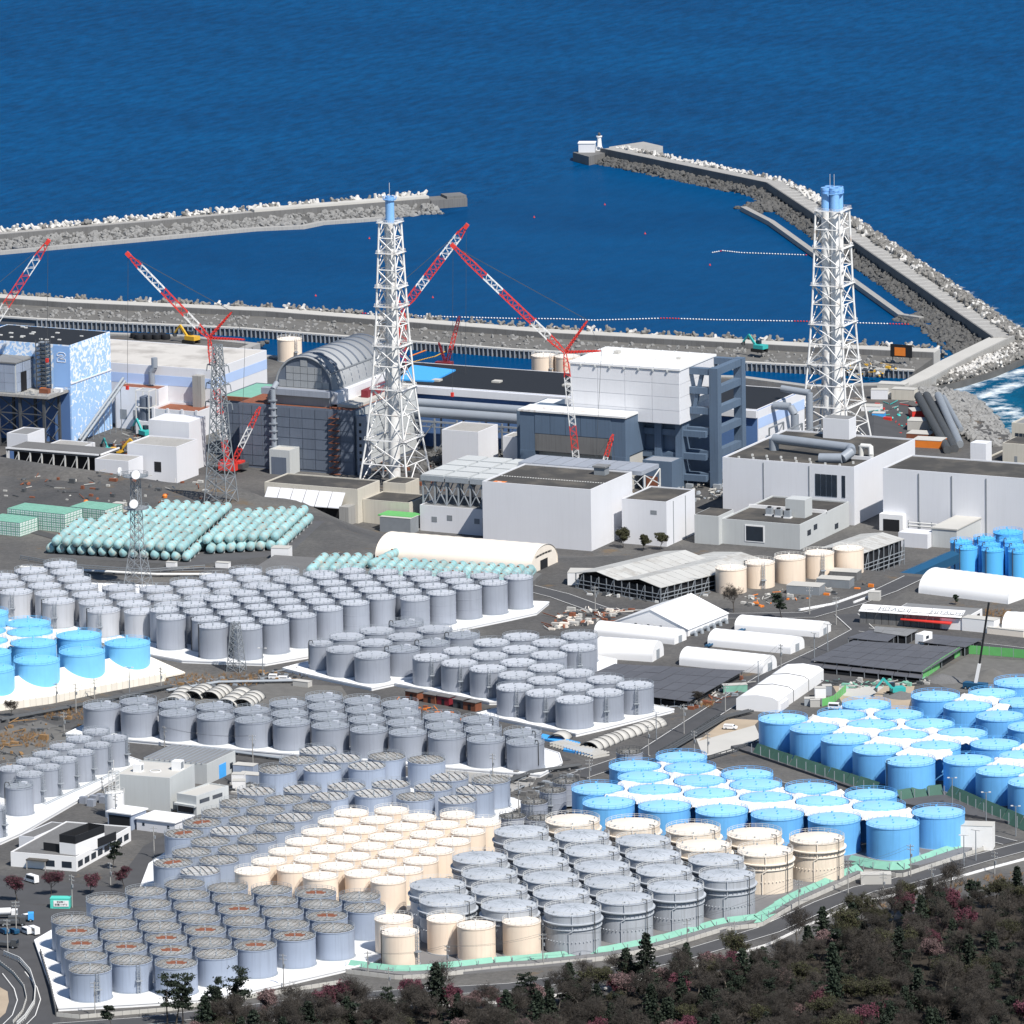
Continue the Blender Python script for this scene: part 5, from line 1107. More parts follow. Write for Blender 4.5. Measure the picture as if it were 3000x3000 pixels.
be3 = blk('concrete_building', 'small cream link block behind the lower cream block', -70.7, 33.2, -61, 45, 10, 23, 'beige_wall', 'roof_dark', 0.4)
# ---- right hand white buildings
b1 = blk('process_building', 'wide white building with dark window bay and grey duct on its roof', 50.5, 82, 105.3, 142, 10, 32, 'white_wall', 'roof_dark', 0.7)
for x in (67.5, 86.5): ab(b1, 'downpipe', 'tower_steel', x, 81.8, 10, x+0.35, 82.05, 31.8)
for k in range(4): ab(b1, 'window_pane', 'glass', 89.2+k*2.3, 81.85, 20.5, 91.3+k*2.3, 82.1, 29)
ab(b1, 'window_pane', 'glass', 100.2, 81.85, 20.5, 101.6, 82.1, 29)
b = MB(); o = np.array(b1.location); b.tube([np.array(q)-o for q in ((62, 105, 31), (62, 105, 36.5), (97, 98, 36.5), (99, 94, 36.0), (97, 90, 34), (88, 89, 33.6))], 1.9, 14); b.build('roof_duct', MAT['pipe_grey'], b1)
b = MB(); b.tube([np.array(q)-o for q in ((98, 106, 32), (98, 106, 36), (102, 106, 36), (103, 104, 33), (103, 104, 32))], 1.0, 10); b.build('duct_bend', MAT['rail_white'], b1)
ab(b1, 'upper_parapet', 'white_wall', 85, 99, 32, 105.2, 99.6, 33.4)
for k in range(16): ab(b1, 'roof_vent', 'rail_white', 56+k*3, 84+(k % 2)*6, 32, 56.7+k*3, 84.7+(k % 2)*6, 33)
ab(b1, 'stair_cabin', 'white_wall', 70, 134, 32, 81, 141, 40); ab(b1, 'stair_cabin_roof', 'roof_grey', 70.5, 134.5, 40, 80.5, 140.5, 40.2)
b2 = blk('process_building', 'white building with a dark square gate and four wall bays', 118, 80, 190, 108, 10, 33, 'white_wall', 'roof_dark', 0.6)
for x in (132.5, 146, 160): ab(b2, 'downpipe', 'tower_steel', x, 79.75, 10, x+0.45, 80.05, 32.5)
ab(b2, 'gate_frame', 'bright_white', 117.7, 77, 9.6, 127.3, 80, 16.5); ab(b2, 'gate', 'black', 119.3, 76.9, 9.7, 125.9, 77.05, 14.6)
hs = thing('pipe_bridge', 'thin white pipe bridge along the white building front', 'pipe', (130, 76, 10)); b = MB()
for z in (3, 4.2): b.cyl((0, 0, z), (24, 0, z), .3, n=8)
b.build('pipes', MAT['rail_white'], hs); b = MB()
for k in range(6): b.bar((k*4.8, 0, -.3), (k*4.8, 0, 5), .3)
b.build('posts', MAT['rail_steel'], hs)
b3 = blk('office_block', 'pale beige two level block with rooftop fan units', 72, 33, 104, 80, 10, 19, 'grey_wall', 'roof_dark', 0.6)
b3w = ab(b3, 'side_wing', 'grey_wall', 62, 30, 9.5, 72, 44, 21); ab(b3, 'side_wing_roof', 'roof_dark', 62.5, 30.5, 21, 71.5, 43.5, 21.15)
ab(b3, 'gate_frame', 'bright_white', 81.5, 32.85, 11.6, 89.5, 33.1, 18.1); ab(b3, 'gate', 'glass', 82.0, 32.8, 12, 89, 33.05, 17.6)
ab(b3, 'rear_parapet', 'bright_white', 72, 58, 19, 104, 58.6, 20.4); ab(b3, 'stair_cabin', 'grey_wall', 92, 47, 19, 100, 54, 26)
for k in range(3): 
    q = thing('fan_unit', 'boxy fan unit on the pale beige block roof', 'fan unit', (84+k*4.2, 46-k*1.0, 19.1), 0, 'rooftop fan units'); MB().box(0, 0, 0, 2.8, 2.4, 0.5).build('plinth', MAT['bright_white'], q); MB().box(.2, .2, .5, 2.6, 2.2, 3.0).build('casing', MAT['rail_steel'], q); MB().cyl((1.4, 1.2, 3.0), (1.4, 1.2, 3.5), 0.8, n=12).build('fan', MAT['black'], q)
for y, z in ((40, 15), (46, 16), (66, 12.5)): ab(b3, 'window', 'glass', 103.9, y, z-1, 104.12, y+3.2, z+1)
b5 = blk('block_building', 'pale block with black roof in the right hand complex', 120, 152, 215, 200, 10, 19, 'beige_wall', 'roof_dark', 0.6)
ab(b5, 'vent_tower', 'white_wall', 121, 160, 19, 127.5, 166, 29); ab(b5, 'cabin', 'beige_wall', 128, 176, 19, 146, 190, 26.5); ab(b5, 'cabin_roof', 'roof_dark', 128.6, 176.6, 26.5, 145.4, 189.4, 26.65); ab(b5, 'cabin_door', 'tower_steel', 133, 175.9, 19.2, 134.2, 176.1, 21.6)
b6 = blk('block_building', 'grey block with tall barred windows at the right edge of the shore', 108, 235, 150, 262, 8, 22, 'beige_wall', 'roof_grey', 0.6)
for k in range(4):
    for j in range(4): ab(b6, 'window_pane', 'glass', 109.5+k*10+j*1.75, 234.9, 11, 111.0+k*10+j*1.75, 235.1, 18.5)
hi = thing('transfer_corridor', 'pale covered corridor stepping down from the white building front', 'corridor', (152, 62, 10)); MB().box(-4, -6, 0, 6, 18, 7).build('corridor', MAT['grey_wall'], hi); MB().box(-4.3, -6.3, 7, 6.3, 18, 7.5).build('roof', MAT['concrete_pale'], hi); MB().box(-16, -10, 0, -4.2, -2, 5.5).build('porch', MAT['white_wall'], hi)
# duct cluster between the frame and the tall stack
dc = thing('duct_cluster', 'tangle of thick grey ducts between the steel frame and the tall stack', 'ducts', (34, 160, 10)); b = MB()
b.tube([(-5, 20, 24), (2, 20, 24), (4, 20, 21), (4, 20, 8)], 1.6, 12); b.tube([(-4, 10, 12), (20, 14, 13), (20, 40, 13)], 1.9, 12); b.tube([(6, 30, 0), (6, 30, 28), (-6, 30, 29)], 1.4, 12); b.build('ducts', MAT['pipe_grey'], dc)
b = MB()
for x in (0, 8, 16):
    for y in (4, 18): b.bar((x, y, 0), (x, y, 18), .5)
    b.bar((x, 4, 18), (x, 18, 18), .5); b.bar((x, 4, 9), (x, 18, 18), .35)
b.build('frame', MAT['tower_steel'], dc)
# ================================================================ lattice stacks, towers, cranes
def prof(levels, z): return float(np.interp(z, [l[0] for l in levels], [l[1] for l in levels]))
def lattice(root, levels, zs, leg_r, br, m, platforms=(), simple=False, mp=None):
    cor = [(-1, -1), (1, -1), (1, 1), (-1, 1)]
    for sx, sy in cor:
        b = MB()
        for z0, z1 in zip(zs[:-1], zs[1:]):
            a, c = prof(levels, z0)/2, prof(levels, z1)/2; b.cyl((sx*a, sy*a, z0), (sx*c, sy*c, z1), leg_r, n=8)
        b.build('leg', MAT[m], root)
    allb = MB()
    for i, (z0, z1) in enumerate(zip(zs[:-1], zs[1:])):
        a, c = prof(levels, z0)/2, prof(levels, z1)/2
        for k in range(4):
            p, q = cor[k], cor[(k+1) % 4]
            A0, B0, A1, B1 = (p[0]*a, p[1]*a, z0), (q[0]*a, q[1]*a, z0), (p[0]*c, p[1]*c, z1), (q[0]*c, q[1]*c, z1)
            mid = tuple((np.array(A1)+np.array(B1))/2)
            if simple: allb.bar(A0, B1, br); allb.bar(B0, A1, br); allb.bar(A1, B1, br*.8)
            else:
                MB().cyl(A0, mid if i % 2 == 0 else B1, br/2, n=6).build('brace', MAT[m], root); MB().cyl(B0, mid if i % 2 == 0 else A1, br/2, n=6).build('brace', MAT[m], root); MB().cyl(A1, B1, br/2, n=6).build('strut', MAT[m], root)
    if simple: allb.build('bracing', MAT[m], root)
    for z in platforms:
        a = prof(levels, z)/2+0.6; b = MB()
        for k in range(4):
            p, q = cor[k], cor[(k+1) % 4]; A, Bq = np.array((p[0]*a, p[1]*a, z)), np.array((q[0]*a, q[1]*a, z)); b.bar(A, Bq, 1.0, .12)
            for h in (.6, 1.15): b.bar(A*(1, 1, 1)+(0, 0, h), Bq+(0, 0, h), .09)
            for t in np.arange(0, 1, .12): w = A+(Bq-A)*t; b.bar(w, w+(0, 0, 1.15), .08)
        b.build('platform', MAT[mp or m], root)
sl = thing('exhaust_stack', 'slim white lattice stack round a single flue with pale blue top', 'stack', (-94, 90, 10))
LV = [(0, 21.5), (19, 16.2), (40, 12.2), (62, 9.6), (104.5, 6.4)]
lattice(sl, LV, [0, 9.5, 19, 29, 39, 48, 56, 64, 71.5, 79, 86, 92.5, 98.5, 104.5], 0.42, 0.5, 'stack_white', (19, 39, 56, 71.5, 79, 92.5, 104.5))
MB().lathe([(2.2, 0), (2.2, 60), (1.75, 104)], 24).build('flue', MAT['stack_white'], sl)
MB().lathe([(1.75, 104), (1.75, 113), (2.4, 113.2), (2.4, 113.6), (1.75, 113.7), (1.75, 114.6), (1.6, 114.6), (1.6, 112)], 24).build('flue_top', MAT['stack_blue'], sl)
MB().bar((0, 0, 112), (0, 0, 120), .14).build('lightning_rod', MAT['rail_white'], sl)
railing(2.7, 113.5, 1.1, 14, .1).build('top_railing', MAT['stack_blue'], sl)
b = MB()
for s in (-.3, .3): b.bar((-2.6, s, 0), (-2.2, s, 104), .12)
for z in np.arange(0, 104, 1.5): b.bar((-2.5, -.3, z), (-2.5, .3, z), .09)
b.build('ladder', MAT['rail_white'], sl)
sr = thing('exhaust_stack', 'broad white lattice stack round four flues with bright blue tops', 'stack', (35, 226, 10))
LV = [(0, 23), (17, 18.3), (38, 14.8), (60, 12.4), (95.7, 10.2)]
lattice(sr, LV, [0, 8.5, 17, 25.5, 34, 42, 50, 58, 65.7, 73.2, 80.7, 88.2, 95.7], 0.45, 0.46, 'stack_white', (17, 34, 50, 65.7, 80.7, 95.7))
for x in (-1.9, 1.9):
    for y in (-1.9, 1.9):
        MB().lathe([(1.88, 0), (1.88, 95.2)], 20, (x, y, 0)).build('flue', MAT['stack_white'], sr); MB().lathe([(1.86, 95), (1.86, 103.4), (2.0, 103.6), (2.0, 104.8), (1.6, 104.8), (1.6, 102)], 20, (x, y, 0)).build('flue_top', MAT['stack_blue'], sr)
railing(4.6, 102.6, 1.3, 20, .12).build('top_railing', MAT['stack_blue'], sr); MB().lathe([(3.6, 102.4), (4.7, 102.45), (4.7, 102.7), (3.6, 102.7)], 24).build('top_gallery', MAT['stack_blue'], sr)
for x in (-.9, .9): MB().bar((x, 0, 103), (x, 0, 110), .14).build('lightning_rod', MAT['rail_white'], sr)
# ---- pylon and radio mast
p = G(648, 1472); py = thing('power_pylon', 'tall dark lattice pylon with cross arms in front of the small red crane', 'pylon', (p[0], p[1], p[2]-.3))
LV = [(0, 9.5), (26, 5.6), (60, 2.6)]; lattice(py, LV, [0, 5, 10, 15, 20, 24.5, 29, 33, 37, 41, 45, 49, 53, 57, 60], 0.22, 0.24, 'tower_steel', simple=True)
for z, w in ((38, 5.4), (45, 5.0), (52, 4.4)):
    b = MB()
    for s in (-1, 1):
        for y in (-1, 1): b.bar((0, y*prof(LV, z)/2, z), (s*w, 0, z+.3), .2)
        b.bar((0, 0, z+2.4), (s*w, 0, z+.3), .2); b.cyl((s*w, 0, z+.2), (s*w+.4*s, 0, z-2.2), .22, n=6)
        for t in (.3, .55, .8): b.bar((s*w*t, -.6, z), (s*w*t, .6, z+1.2), .14)
    b.build('cross_arm', MAT['tower_steel'], py)
p = G(405, 1722); rm = thing('radio_mast', 'grey lattice radio mast carrying white dish antennas', 'mast', (p[0], p[1], p[2]-.3)); LV = [(0, 8.0), (16, 3.6), (42, 2.4)]
lattice(rm, LV, [0, 4, 8, 12, 16, 19, 22, 25, 28, 31, 34, 37, 40, 42], 0.14, 0.13, 'tower_steel', simple=True)
for z in (29, 40.5):
    b = MB(); b.lathe([(0.5, 0), (4.6, 0), (4.6, .2), (.5, .2)], 16, (0, 0, z)); b.build('platform', MAT['tower_steel'], rm); railing(4.5, z, 1.3, 14, .1).build('platform_railing', MAT['tower_steel'], rm)
for x, y, z, az in ((2.6, -4.4, 42, -1.1), (1.6, -4.6, 31.5, -1.2), (-5.2, -1.5, 42, 3.4)):
    d = np.array((math.cos(az), math.sin(az), 0)); c = np.array((x, y, z)); MB().cyl(c-d*.3, c+d*.5, 1.55, 1.5, n=24).build('dish', MAT['bright_white'], rm); MB().bar(c-d*.3, (x*.5, y*.5, z), .25).build('dish_arm', MAT['tower_steel'], rm)
def mini(name, label, px, py, h, w):
    p = G(px, py); r = thing(name, label, 'tower', (p[0], p[1], p[2]-.3)); LVq = [(0, w), (h, w*.45)]; lattice(r, LVq, list(np.linspace(0, h, 9)), .15, .15, 'tower_steel', simple=True); return r
mini('lattice_mast', 'slender lattice mast standing before the slim grey tanks', 693, 1965, 17, 5)
# ---- cranes: lattice booms in red and white
FH = np.array((-math.sin(AZ), math.cos(AZ), 0.0))
def V(px, py, base):                                       # the upright plane through a crane's base, square to the quay approach road
    d = ray(px, py); t = ((np.array(base)-CAM)@FH)/(d@FH); return CAM+d*t
def boom_sections(root, p, q, w0, w1, cols, name='boom_section'):
    o = np.array(root.location); p, q = np.array(p)-o, np.array(q)-o; d = q-p; L = np.linalg.norm(d); d = d/L
    a = FH if abs(d@FH) < 0.9 else np.array((1., 0, 0)); bq = np.cross(d, a); bq /= np.linalg.norm(bq); a = np.cross(bq, d)
    n = len(cols)
    for i, cname in enumerate(cols):
        t0, t1 = i/n, (i+1)/n; b = MB(); m = max(2, int(L/n/(w0*1.05)))
        def pt(t, s, u):
            w = (w0+(w1-w0)*t); w *= min(1, 0.35+t*7, 0.35+(1-t)*7); return p+d*L*t+(a*s+bq*u)*w/2
        for s, u in ((-1, -1), (1, -1), (1, 1), (-1, 1)): b.bar(pt(t0, s, u), pt(t1, s, u), .26)
        for k in range(m):
            ta, tb = t0+(t1-t0)*k/m, t0+(t1-t0)*(k+1)/m; tm = (ta+tb)/2
            for s in (-1, 1): b.bar(pt(ta, s, -1), pt(tm, s, 1), .15); b.bar(pt(tm, s, 1), pt(tb, s, -1), .15)
            for u in (-1, 1): b.bar(pt(ta, -1, u), pt(tm, 1, u), .15); b.bar(pt(tm, 1, u), pt(tb, -1, u), .15)
        b.build(name, MAT[cname], root)
def crane(label, base_px, zb, pivot, tip, back, low, mast_cols, jib_cols, hook_y=None, w=2.4):
    B0 = P(base_px[0], base_px[1], zb); r = thing('crawler_crane', label, 'crane', B0); o = np.array(r.location)
    pv, tp = V(*pivot, B0), V(*tip, B0)
    boom_sections(r, B0+(0, 0, 2.2), pv, w, w, mast_cols, 'mast_section'); boom_sections(r, pv, tp, w, w*.9, jib_cols, 'jib_section')
    hd = MB(); d = (tp-pv)/np.linalg.norm(tp-pv); hd.bar(tp-o-d*1.2, tp-o+d*1.0, 2.4, 1.5); hd.build('jib_head', MAT['red_paint'], r)
    for nm, e, ww in (('back_strut', back, 1.2), ('lower_strut', low, 1.1)):
        if e: boom_sections(r, pv, V(*e, B0), ww, ww*.5, ['red_paint'], nm)
    st = MB(); bk = V(*back, B0)-o if back else pv-o
    for s in (-.35, .35):
        st.bar(bk+FH*s, tp-o+FH*s, .10)
        if low: st.bar(bk+FH*s, V(*low, B0)-o+FH*s, .10); st.bar(V(*low, B0)-o+FH*s, (6, 0, 3), .10)
    st.build('stay_cables', MAT['dark_steel'], r)
    if hook_y:
        hk = V(tip[0]-2, hook_y, B0)-o; b = MB(); b.bar(tp-o+(0, 0, -1), hk+FH*.3, .09); b.bar(tp-o+(0, 0, -1)+FH*.6, hk+FH*.6, .09); b.build('hoist_cables', MAT['dark_steel'], r)
        MB().box(hk[0]-.5, hk[1]-.5, hk[2]-1.6, hk[0]+.5, hk[1]+.5, hk[2]).build('hook_block', MAT['red_paint'], r)
    MB().box(-3, -2.5, 1.2, 6.5, 2.5, 4.2).build('cab', MAT['red_paint'], r); MB().box(4.5, -2.6, 1.4, 8, 2.6, 3.4).build('counterweight', MAT['dark_steel'], r)
    for s in (-3, 3): MB().box(-4.5, s-.8, -.1, 4.5, s+.8, 1.3).build('track', MAT['tyre'], r)
    return r
RW = ['red_paint', 'white_paint', 'red_paint', 'white_paint', 'red_paint']
crane('red and white luffing crane behind the dark pylon', (668, 1378), 10, (612, 990), (375, 745), (680, 913), (718, 995), ['red_paint', 'white_paint', 'red_paint', 'white_paint', 'red_paint'], ['red_paint', 'white_paint', 'red_paint', 'red_paint', 'white_paint', 'white_paint', 'red_paint'], 1130)
crane('red and white luffing crane before the white panelled box', (1700, 1475), 10, (1655, 1032), (1327, 720), (1722, 938), (1762, 1028), ['white_paint', 'white_paint', 'red_paint', 'white_paint', 'white_paint', 'red_paint'], ['red_paint', 'white_paint', 'red_paint', 'red_paint', 'white_paint', 'red_paint', 'red_paint'], 1150)
crane('red and white crane half hidden behind the slim lattice stack', (1176, 1275), 10, (1180, 905), (1366, 662), (1150, 850), None, ['red_paint', 'white_paint', 'red_paint', 'red_paint'], ['red_paint', 'red_paint', 'white_paint', 'red_paint', 'red_paint', 'white_paint', 'white_paint', 'red_paint'], 1120, 3.0)
crane('crane with red and white jib rising behind the dappled building', (-95, 1330), 10, (-75, 1035), (140, 708), (-160, 960), None, ['red_paint', 'white_paint', 'red_paint'], ['red_paint', 'white_paint', 'white_paint', 'red_paint', 'red_paint', 'white_paint', 'red_paint'], 1050, 3.0)
def small_crane(label, base_px, zb, tip, cols, w=2.2):
    B0 = P(base_px[0], base_px[1], zb); r = thing('crawler_crane', label, 'crane', B0); o = np.array(r.location); tp = V(*tip, B0)
    boom_sections(r, B0+(0, 0, 2), tp, w, w*.8, cols); boom_sections(r, B0+(0, 0, 2), B0+(-3.5, 0, 12), 1.4, .8, [cols[0]], 'gantry')
    b = MB(); b.bar((-3.5, 0, 12), tp-o, .12); b.bar(tp-o, (tp-o)*(1, 1, .25)+(1, 0, 0), .1); b.build('cables', MAT['dark_steel'], r)
    MB().box(-4.5, -2, 1, 2.5, 2, 3.8).build('cab', MAT[cols[0]], r)
    for s in (-2.4, 2.4): MB().box(-3.6, s-.7, -.1, 3.6, s+.7, 1.1).build('track', MAT['tyre'], r)
small_crane('short red and white crane beside the dark panelled block', (676, 1385), 10, (762, 1192), ['red_paint', 'white_paint', 'red_paint'])
small_crane('short red tipped crane before the blue grey hall', (1735, 1480), 10, (1796, 1272), ['white_paint', 'white_paint', 'red_paint'], 1.9)
small_crane('thin dark red crane on the quay behind the black roof', (1308, 1085), 4, (1346, 926), ['maroon', 'red_paint', 'maroon'], 1.7)
# ================================================================ horizontal tanks
def htank_proto(label, group):
    r = thing('horizontal_tank', label, 'tank', group=group); R, L = 1.62, 12.6
    def ly(prof, n=20):
        b = MB(); q = MB().lathe(prof, n); b.add([(v[0], v[2], v[1]) for v in q.v], [tuple(reversed(f)) for f in q.f], True); return b
    ly([(0.02, 0), (R*.55, .18), (R*.88, .55), (R, 1.1), (R, L-1.1), (R*.88, L-.55), (R*.55, L-.18), (0.02, L)]).build('shell', MAT['turquoise'], r)
    b = MB()
    for y in (2.2, 4.9, 7.7, 10.4): q = ly([(R-.02, y-.1), (R+.09, y-.1), (R+.09, y+.1), (R-.02, y+.1)], 16); b.add(q.v, q.f)
    b.build('bands', MAT['turquoise'], r)
    for y in (2.6, 9.6): MB().box(-1.3, y, -R-.35, 1.3, y+.5, -R+.75).build('saddle', MAT['grey_wall'], r)
    MB().cyl((0, 6.3, R-.1), (0, 6.3, R+.3), .4, n=8).build('manhole', MAT['rust'], r)
    return r
def hrow(front, pl, depth, dirv, z):
    rz = math.atan2(-dirv[0], dirv[1])
    for k in range(depth): pl.put((front[0]+dirv[0]*13.0*k, front[1]+dirv[1]*13.0*k, z), rz)
hp_top = Placer(htank_proto('turquoise horizontal tank lying in the upper layer of the stacked block', 'upper layer of turquoise tanks')); hp_low = Placer(htank_proto('turquoise horizontal tank in the lower layer of the stacked block', 'lower layer of turquoise tanks'))
dv = np.array((-0.253, 0.967)); zt, zl = 35+1.95+2.95, 35+1.95
a0, a1 = P(161, 1588, zt)[:2], P(526, 1607, zt)[:2]
for i in range(13):
    f = a0+(a1-a0)*i/12; hrow(f, hp_top, 3 if i < 2 else (4 if i < 4 else (5 if i < 6 else 6)), dv, zt)
l0, l1 = P(145, 1608, zl)[:2], P(543, 1633, zl)[:2]
for i in range(14): hrow(l0+(l1-l0)*i/13, hp_low, 1 if i < 12 else 3, dv, zl)
hrow(l0+(l1-l0)*13/13+dv*0, hp_low, 0, dv, zl)
b0, b1 = P(602, 1583, zt)[:2], P(803, 1573, zt)[:2]
for i in range(7): hrow(b0+(b1-b0)*i/6, hp_top, 4, dv, zt)
m0, m1 = P(614, 1610, zl)[:2], P(818, 1598, zl)[:2]
for i in range(8): hrow(m0+(m1-m0)*i/7, hp_low, 4 if i == 7 else 1, dv, zl)
tag(MB().prism([tuple(a0-dv*3-(3, 0)), tuple(l1-dv*3+(4, 0)), tuple(m1-dv*3+(5, 0)), tuple(m1+dv*56+(5, 0)), tuple(a0+dv*50+(-3, 0))], 30, 35.02).build('tank_pad', MAT['pad_dark']), 'dark pad under the stacked turquoise horizontal tanks', 'tank pad')
hp3 = Placer(htank_proto('turquoise horizontal tank lying between slim grey tanks and the cream tent', 'turquoise tanks beside the cream tent'))
zg = 38.6; c0, c1 = P(1133, 1640, zg)[:2], P(1557, 1664, zg)[:2]
for i in range(16): f = c0+(c1-c0)*i/15; hrow(f-dv*13.0, hp3, 1, dv, zg); 
for i in range(16): f = c0+(c1-c0)*i/15; hrow(f-dv*26.0, hp3, 1, dv, zg)
d0, d1 = P(950, 1632, zg)[:2], P(1080, 1632, zg)[:2]
for i in range(5): hrow(d0+(d1-d0)*i/4-dv*24, hp3, 2, dv, zg)
hrow(P(1085, 1655, zg)[:2], hp3, 3, np.array((-0.05, 0.9987)), zg); hrow(P(1560, 1672, 37)[:2]-dv*12, hp3, 1, dv, 37)
tag(MB().prism([tuple(c0-dv*30-(48, 0)), tuple(c1-dv*30+(3, 0)), tuple(c1+(4, 0)), tuple(c0-(45, 0))], 30, 37.0).build('rack_deck', MAT['concrete_dark']), 'raised grey deck under the turquoise tanks beside the cream tent', 'deck')
# ---- caged white boxes with green lids
cr = thing('caged_container', 'white caged liquid container with green lid in the tall stack', 'container', group='caged containers with green lids')
b = MB(); b.box(0, 0, 0, 1.75, 1.75, 1.55); b.build('bottle', MAT['bright_white'], cr); b = MB()
for x in (0, .87, 1.75):
    b.bar((x, -.05, 0), (x, -.05, 1.65), .1); b.bar((1.8, x, 0), (1.8, x, 1.65), .1)
for z in (.05, .8, 1.6): b.bar((0, -.05, z), (1.75, -.05, z), .1); b.bar((1.8, 0, z), (1.8, 1.75, z), .1)
b.build('cage', MAT['net_green'], cr); MB().box(.05, .05, 1.55, 1.7, 1.7, 1.68).build('lid', MAT['net_green'], cr)
pl = Placer(cr); g0 = P(190, 1556, 35)[:2]; du = np.array((0.9965, -0.08)); dvv = np.array((0.08, 0.9965))
def cstack(o, nx, ny, nz, ang):
    for i in range(nx):
        for j in range(ny):
            for k in range(nz):
                if k == nz-1 or j == 0 or i == nx-1: q = o-du*(nx-i)*1.95+dvv*j*1.95; pl.put((q[0], q[1], 35.0+k*1.72), -0.08)
cstack(P(192, 1560, 35)[:2], 13, 6, 4, 0); cstack(P(310, 1534, 35)[:2], 8, 6, 3, 0); cstack(P(60, 1572, 35)[:2], 8, 6, 3, 0)
# ================================================================ tents and sheds
def frame_of(near, left, right, z):
    A, B_, C_ = (P(p[0], p[1], z) for p in (near, left, right)); rz = math.atan2(A[1]-B_[1], A[0]-B_[0])
    w = math.dist(A[:2], B_[:2]); n = np.array((-math.sin(rz), math.cos(rz))); d = abs(float((C_-A)[:2]@n)); return A, w, d, rz
def vault_mesh(w, d, hw, H, seg=18, ribs=0, t=0.0):           # along -x of length w, across y of depth d
    pr = [(0, 0), (0, hw)]+[(d/2-d/2*math.cos(math.pi*k/seg), hw+(H-hw)*math.sin(math.pi*k/seg)) for k in range(1, seg)]+[(d, hw), (d, 0)]
    n = len(pr); st = max(1, ribs)*2; vs = []
    for i in range(st+1):
        s = 1-(0.012 if ribs and i % 2 else 0)
        for y, z in pr: vs.append((-w*i/st, d/2+(y-d/2)*s, z*s))
    fs = [(i*n+k, i*n+k+1, (i+1)*n+k+1, (i+1)*n+k) for i in range(st) for k in range(n-1)]
    return vs, fs, pr
def tent(label, near, left, right, z, hw, H, m='bright_white', ribs=8, name='barrel_tent', doors=True, d=None, mend=None):
    A, w, d0, rz = frame_of(near, left, right, z); d = d or d0; r = thing(name, label, 'tent', (A[0], A[1], z-.2), rz)
    vs, fs, pr = vault_mesh(w, d, hw, H, 18, ribs); MB().add(vs, fs, True).build('cover', MAT[m], r); n = len(pr)
    for x in (-0.05, -w+0.05): MB().add([(x, y*.995+d*.0025, zz) for y, zz in pr]+[(x-.1, y*.995+d*.0025, zz) for y, zz in pr], [tuple(range(n)), tuple(reversed(range(n, 2*n)))]).build('end_wall', MAT[mend or m], r)
    if doors: MB().box(-0.04, d*.36, 0, .06, d*.62, min(H*.55, 4)).build('door', MAT['rail_steel'], r)
    return r, w, d
t1 = thing('barrel_tent', 'long cream barrel tent behind the turquoise tanks', 'tent', (80, -150, 33.8))
vs, fs, pr = vault_mesh(62, 22, 3.2, 9.8, 20, 14); MB().add(vs, fs, True).build('cover', MAT['cream_roof'], t1); n = len(pr)
MB().add([(-.3, y, z) for y, z in pr]+[(-.5, y, z) for y, z in pr], [tuple(range(n)), tuple(reversed(range(n, 2*n)))]).build('end_wall', MAT['big_cream_roof'], t1)
MB().box(-.3, 8, 0, -.2, 14, 4.6).build('gate', MAT['black'], t1)
b = MB()
for k in range(17): b.box(-.28, 4.2+k*.78, 6.1+.25*math.sin(k*.18), -.2, 4.2+k*.78+(.55 if k % 3 else .35), 6.75+.25*math.sin(k*.18))
tag(b.build('lettering', MAT['black'], t1), kind='stuff')
ZT = 35.0
g1 = (2016, 1868), (1799, 1845), (2112, 1818); A, w, d, rz = frame_of(*g1, 34.6); gt = thing('gable_tent', 'white gable roofed tent with small dark windows in its end', 'tent', (A[0], A[1], 34.4), rz)
hw, H = 3.2, 8.6
MB().add([(0, 0, 0), (-w, 0, 0), (-w, d, 0), (0, d, 0), (0, 0, hw), (-w, 0, hw), (-w, d, hw), (0, d, hw), (-w/2, 0, H), (-w/2, d, H)], [(0, 4, 8, 5, 1), (2, 6, 9, 7, 3), (1, 5, 6, 2), (0, 3, 7, 4)]).build('walls', MAT['bright_white'], gt)
MB().add([(.3, -.3, hw-.1), (-w/2, -.3, H+.15), (-w/2, d+.3, H+.15), (.3, d+.3, hw-.1), (-w-.3, -.3, hw-.1), (-w-.3, d+.3, hw-.1), (.3, -.3, hw-.3), (-w/2, -.3, H-.05), (-w/2, d+.3, H-.05), (.3, d+.3, hw-.3), (-w-.3, -.3, hw-.3), (-w-.3, d+.3, hw-.3)], [(0, 3, 2, 1), (1, 2, 5, 4), (6, 7, 8, 9), (7, 10, 11, 8), (0, 1, 7, 6), (1, 4, 10, 7), (3, 9, 8, 2), (2, 8, 11, 5), (0, 6, 9, 3), (4, 5, 11, 10)]).build('roof', MAT['bright_white'], gt)
for k in range(5): MB().box(-w*.72+k*w*.085, -.06, 2.0, -w*.72+k*w*.085+.9, .05, 3.4).build('window', MAT['glass' if k % 2 == 0 else 'rail_white'], gt)
for k in range(6): MB().tube([(0.2, 2+k*d/6.5, 1.2), (1.8, 2+k*d/6.5, 1.8), (2.0, 2+k*d/6.5, 0)], .7, 8).build('air_duct', MAT['rail_steel'], gt)
tent('short white barrel tent tucked against the gable tent', (1975.6, 1889), (1740, 1864), (2008.5, 1874), ZT, 1.6, 4.8, ribs=9)
tent('white barrel tent between grey tanks and the dark roof', (1911.5, 1940), (1740, 1928), (1944.5, 1920), ZT, 2.0, 6.4, ribs=7)
tent('white barrel tent with two windows near the junction', (2400, 1868), (2152, 1848), (2441, 1850), ZT, 2.0, 4.6, ribs=10)
tent('white barrel tent second of three in echelon', (2316, 1917), (2073, 1893), (2352, 1898), ZT, 2.0, 5.2, ribs=10)
tent('white barrel tent at the edge of the dark flat roof', (2235, 1975), (1990, 1949), (2274, 1957), ZT, 2.0, 5.6, ribs=10)
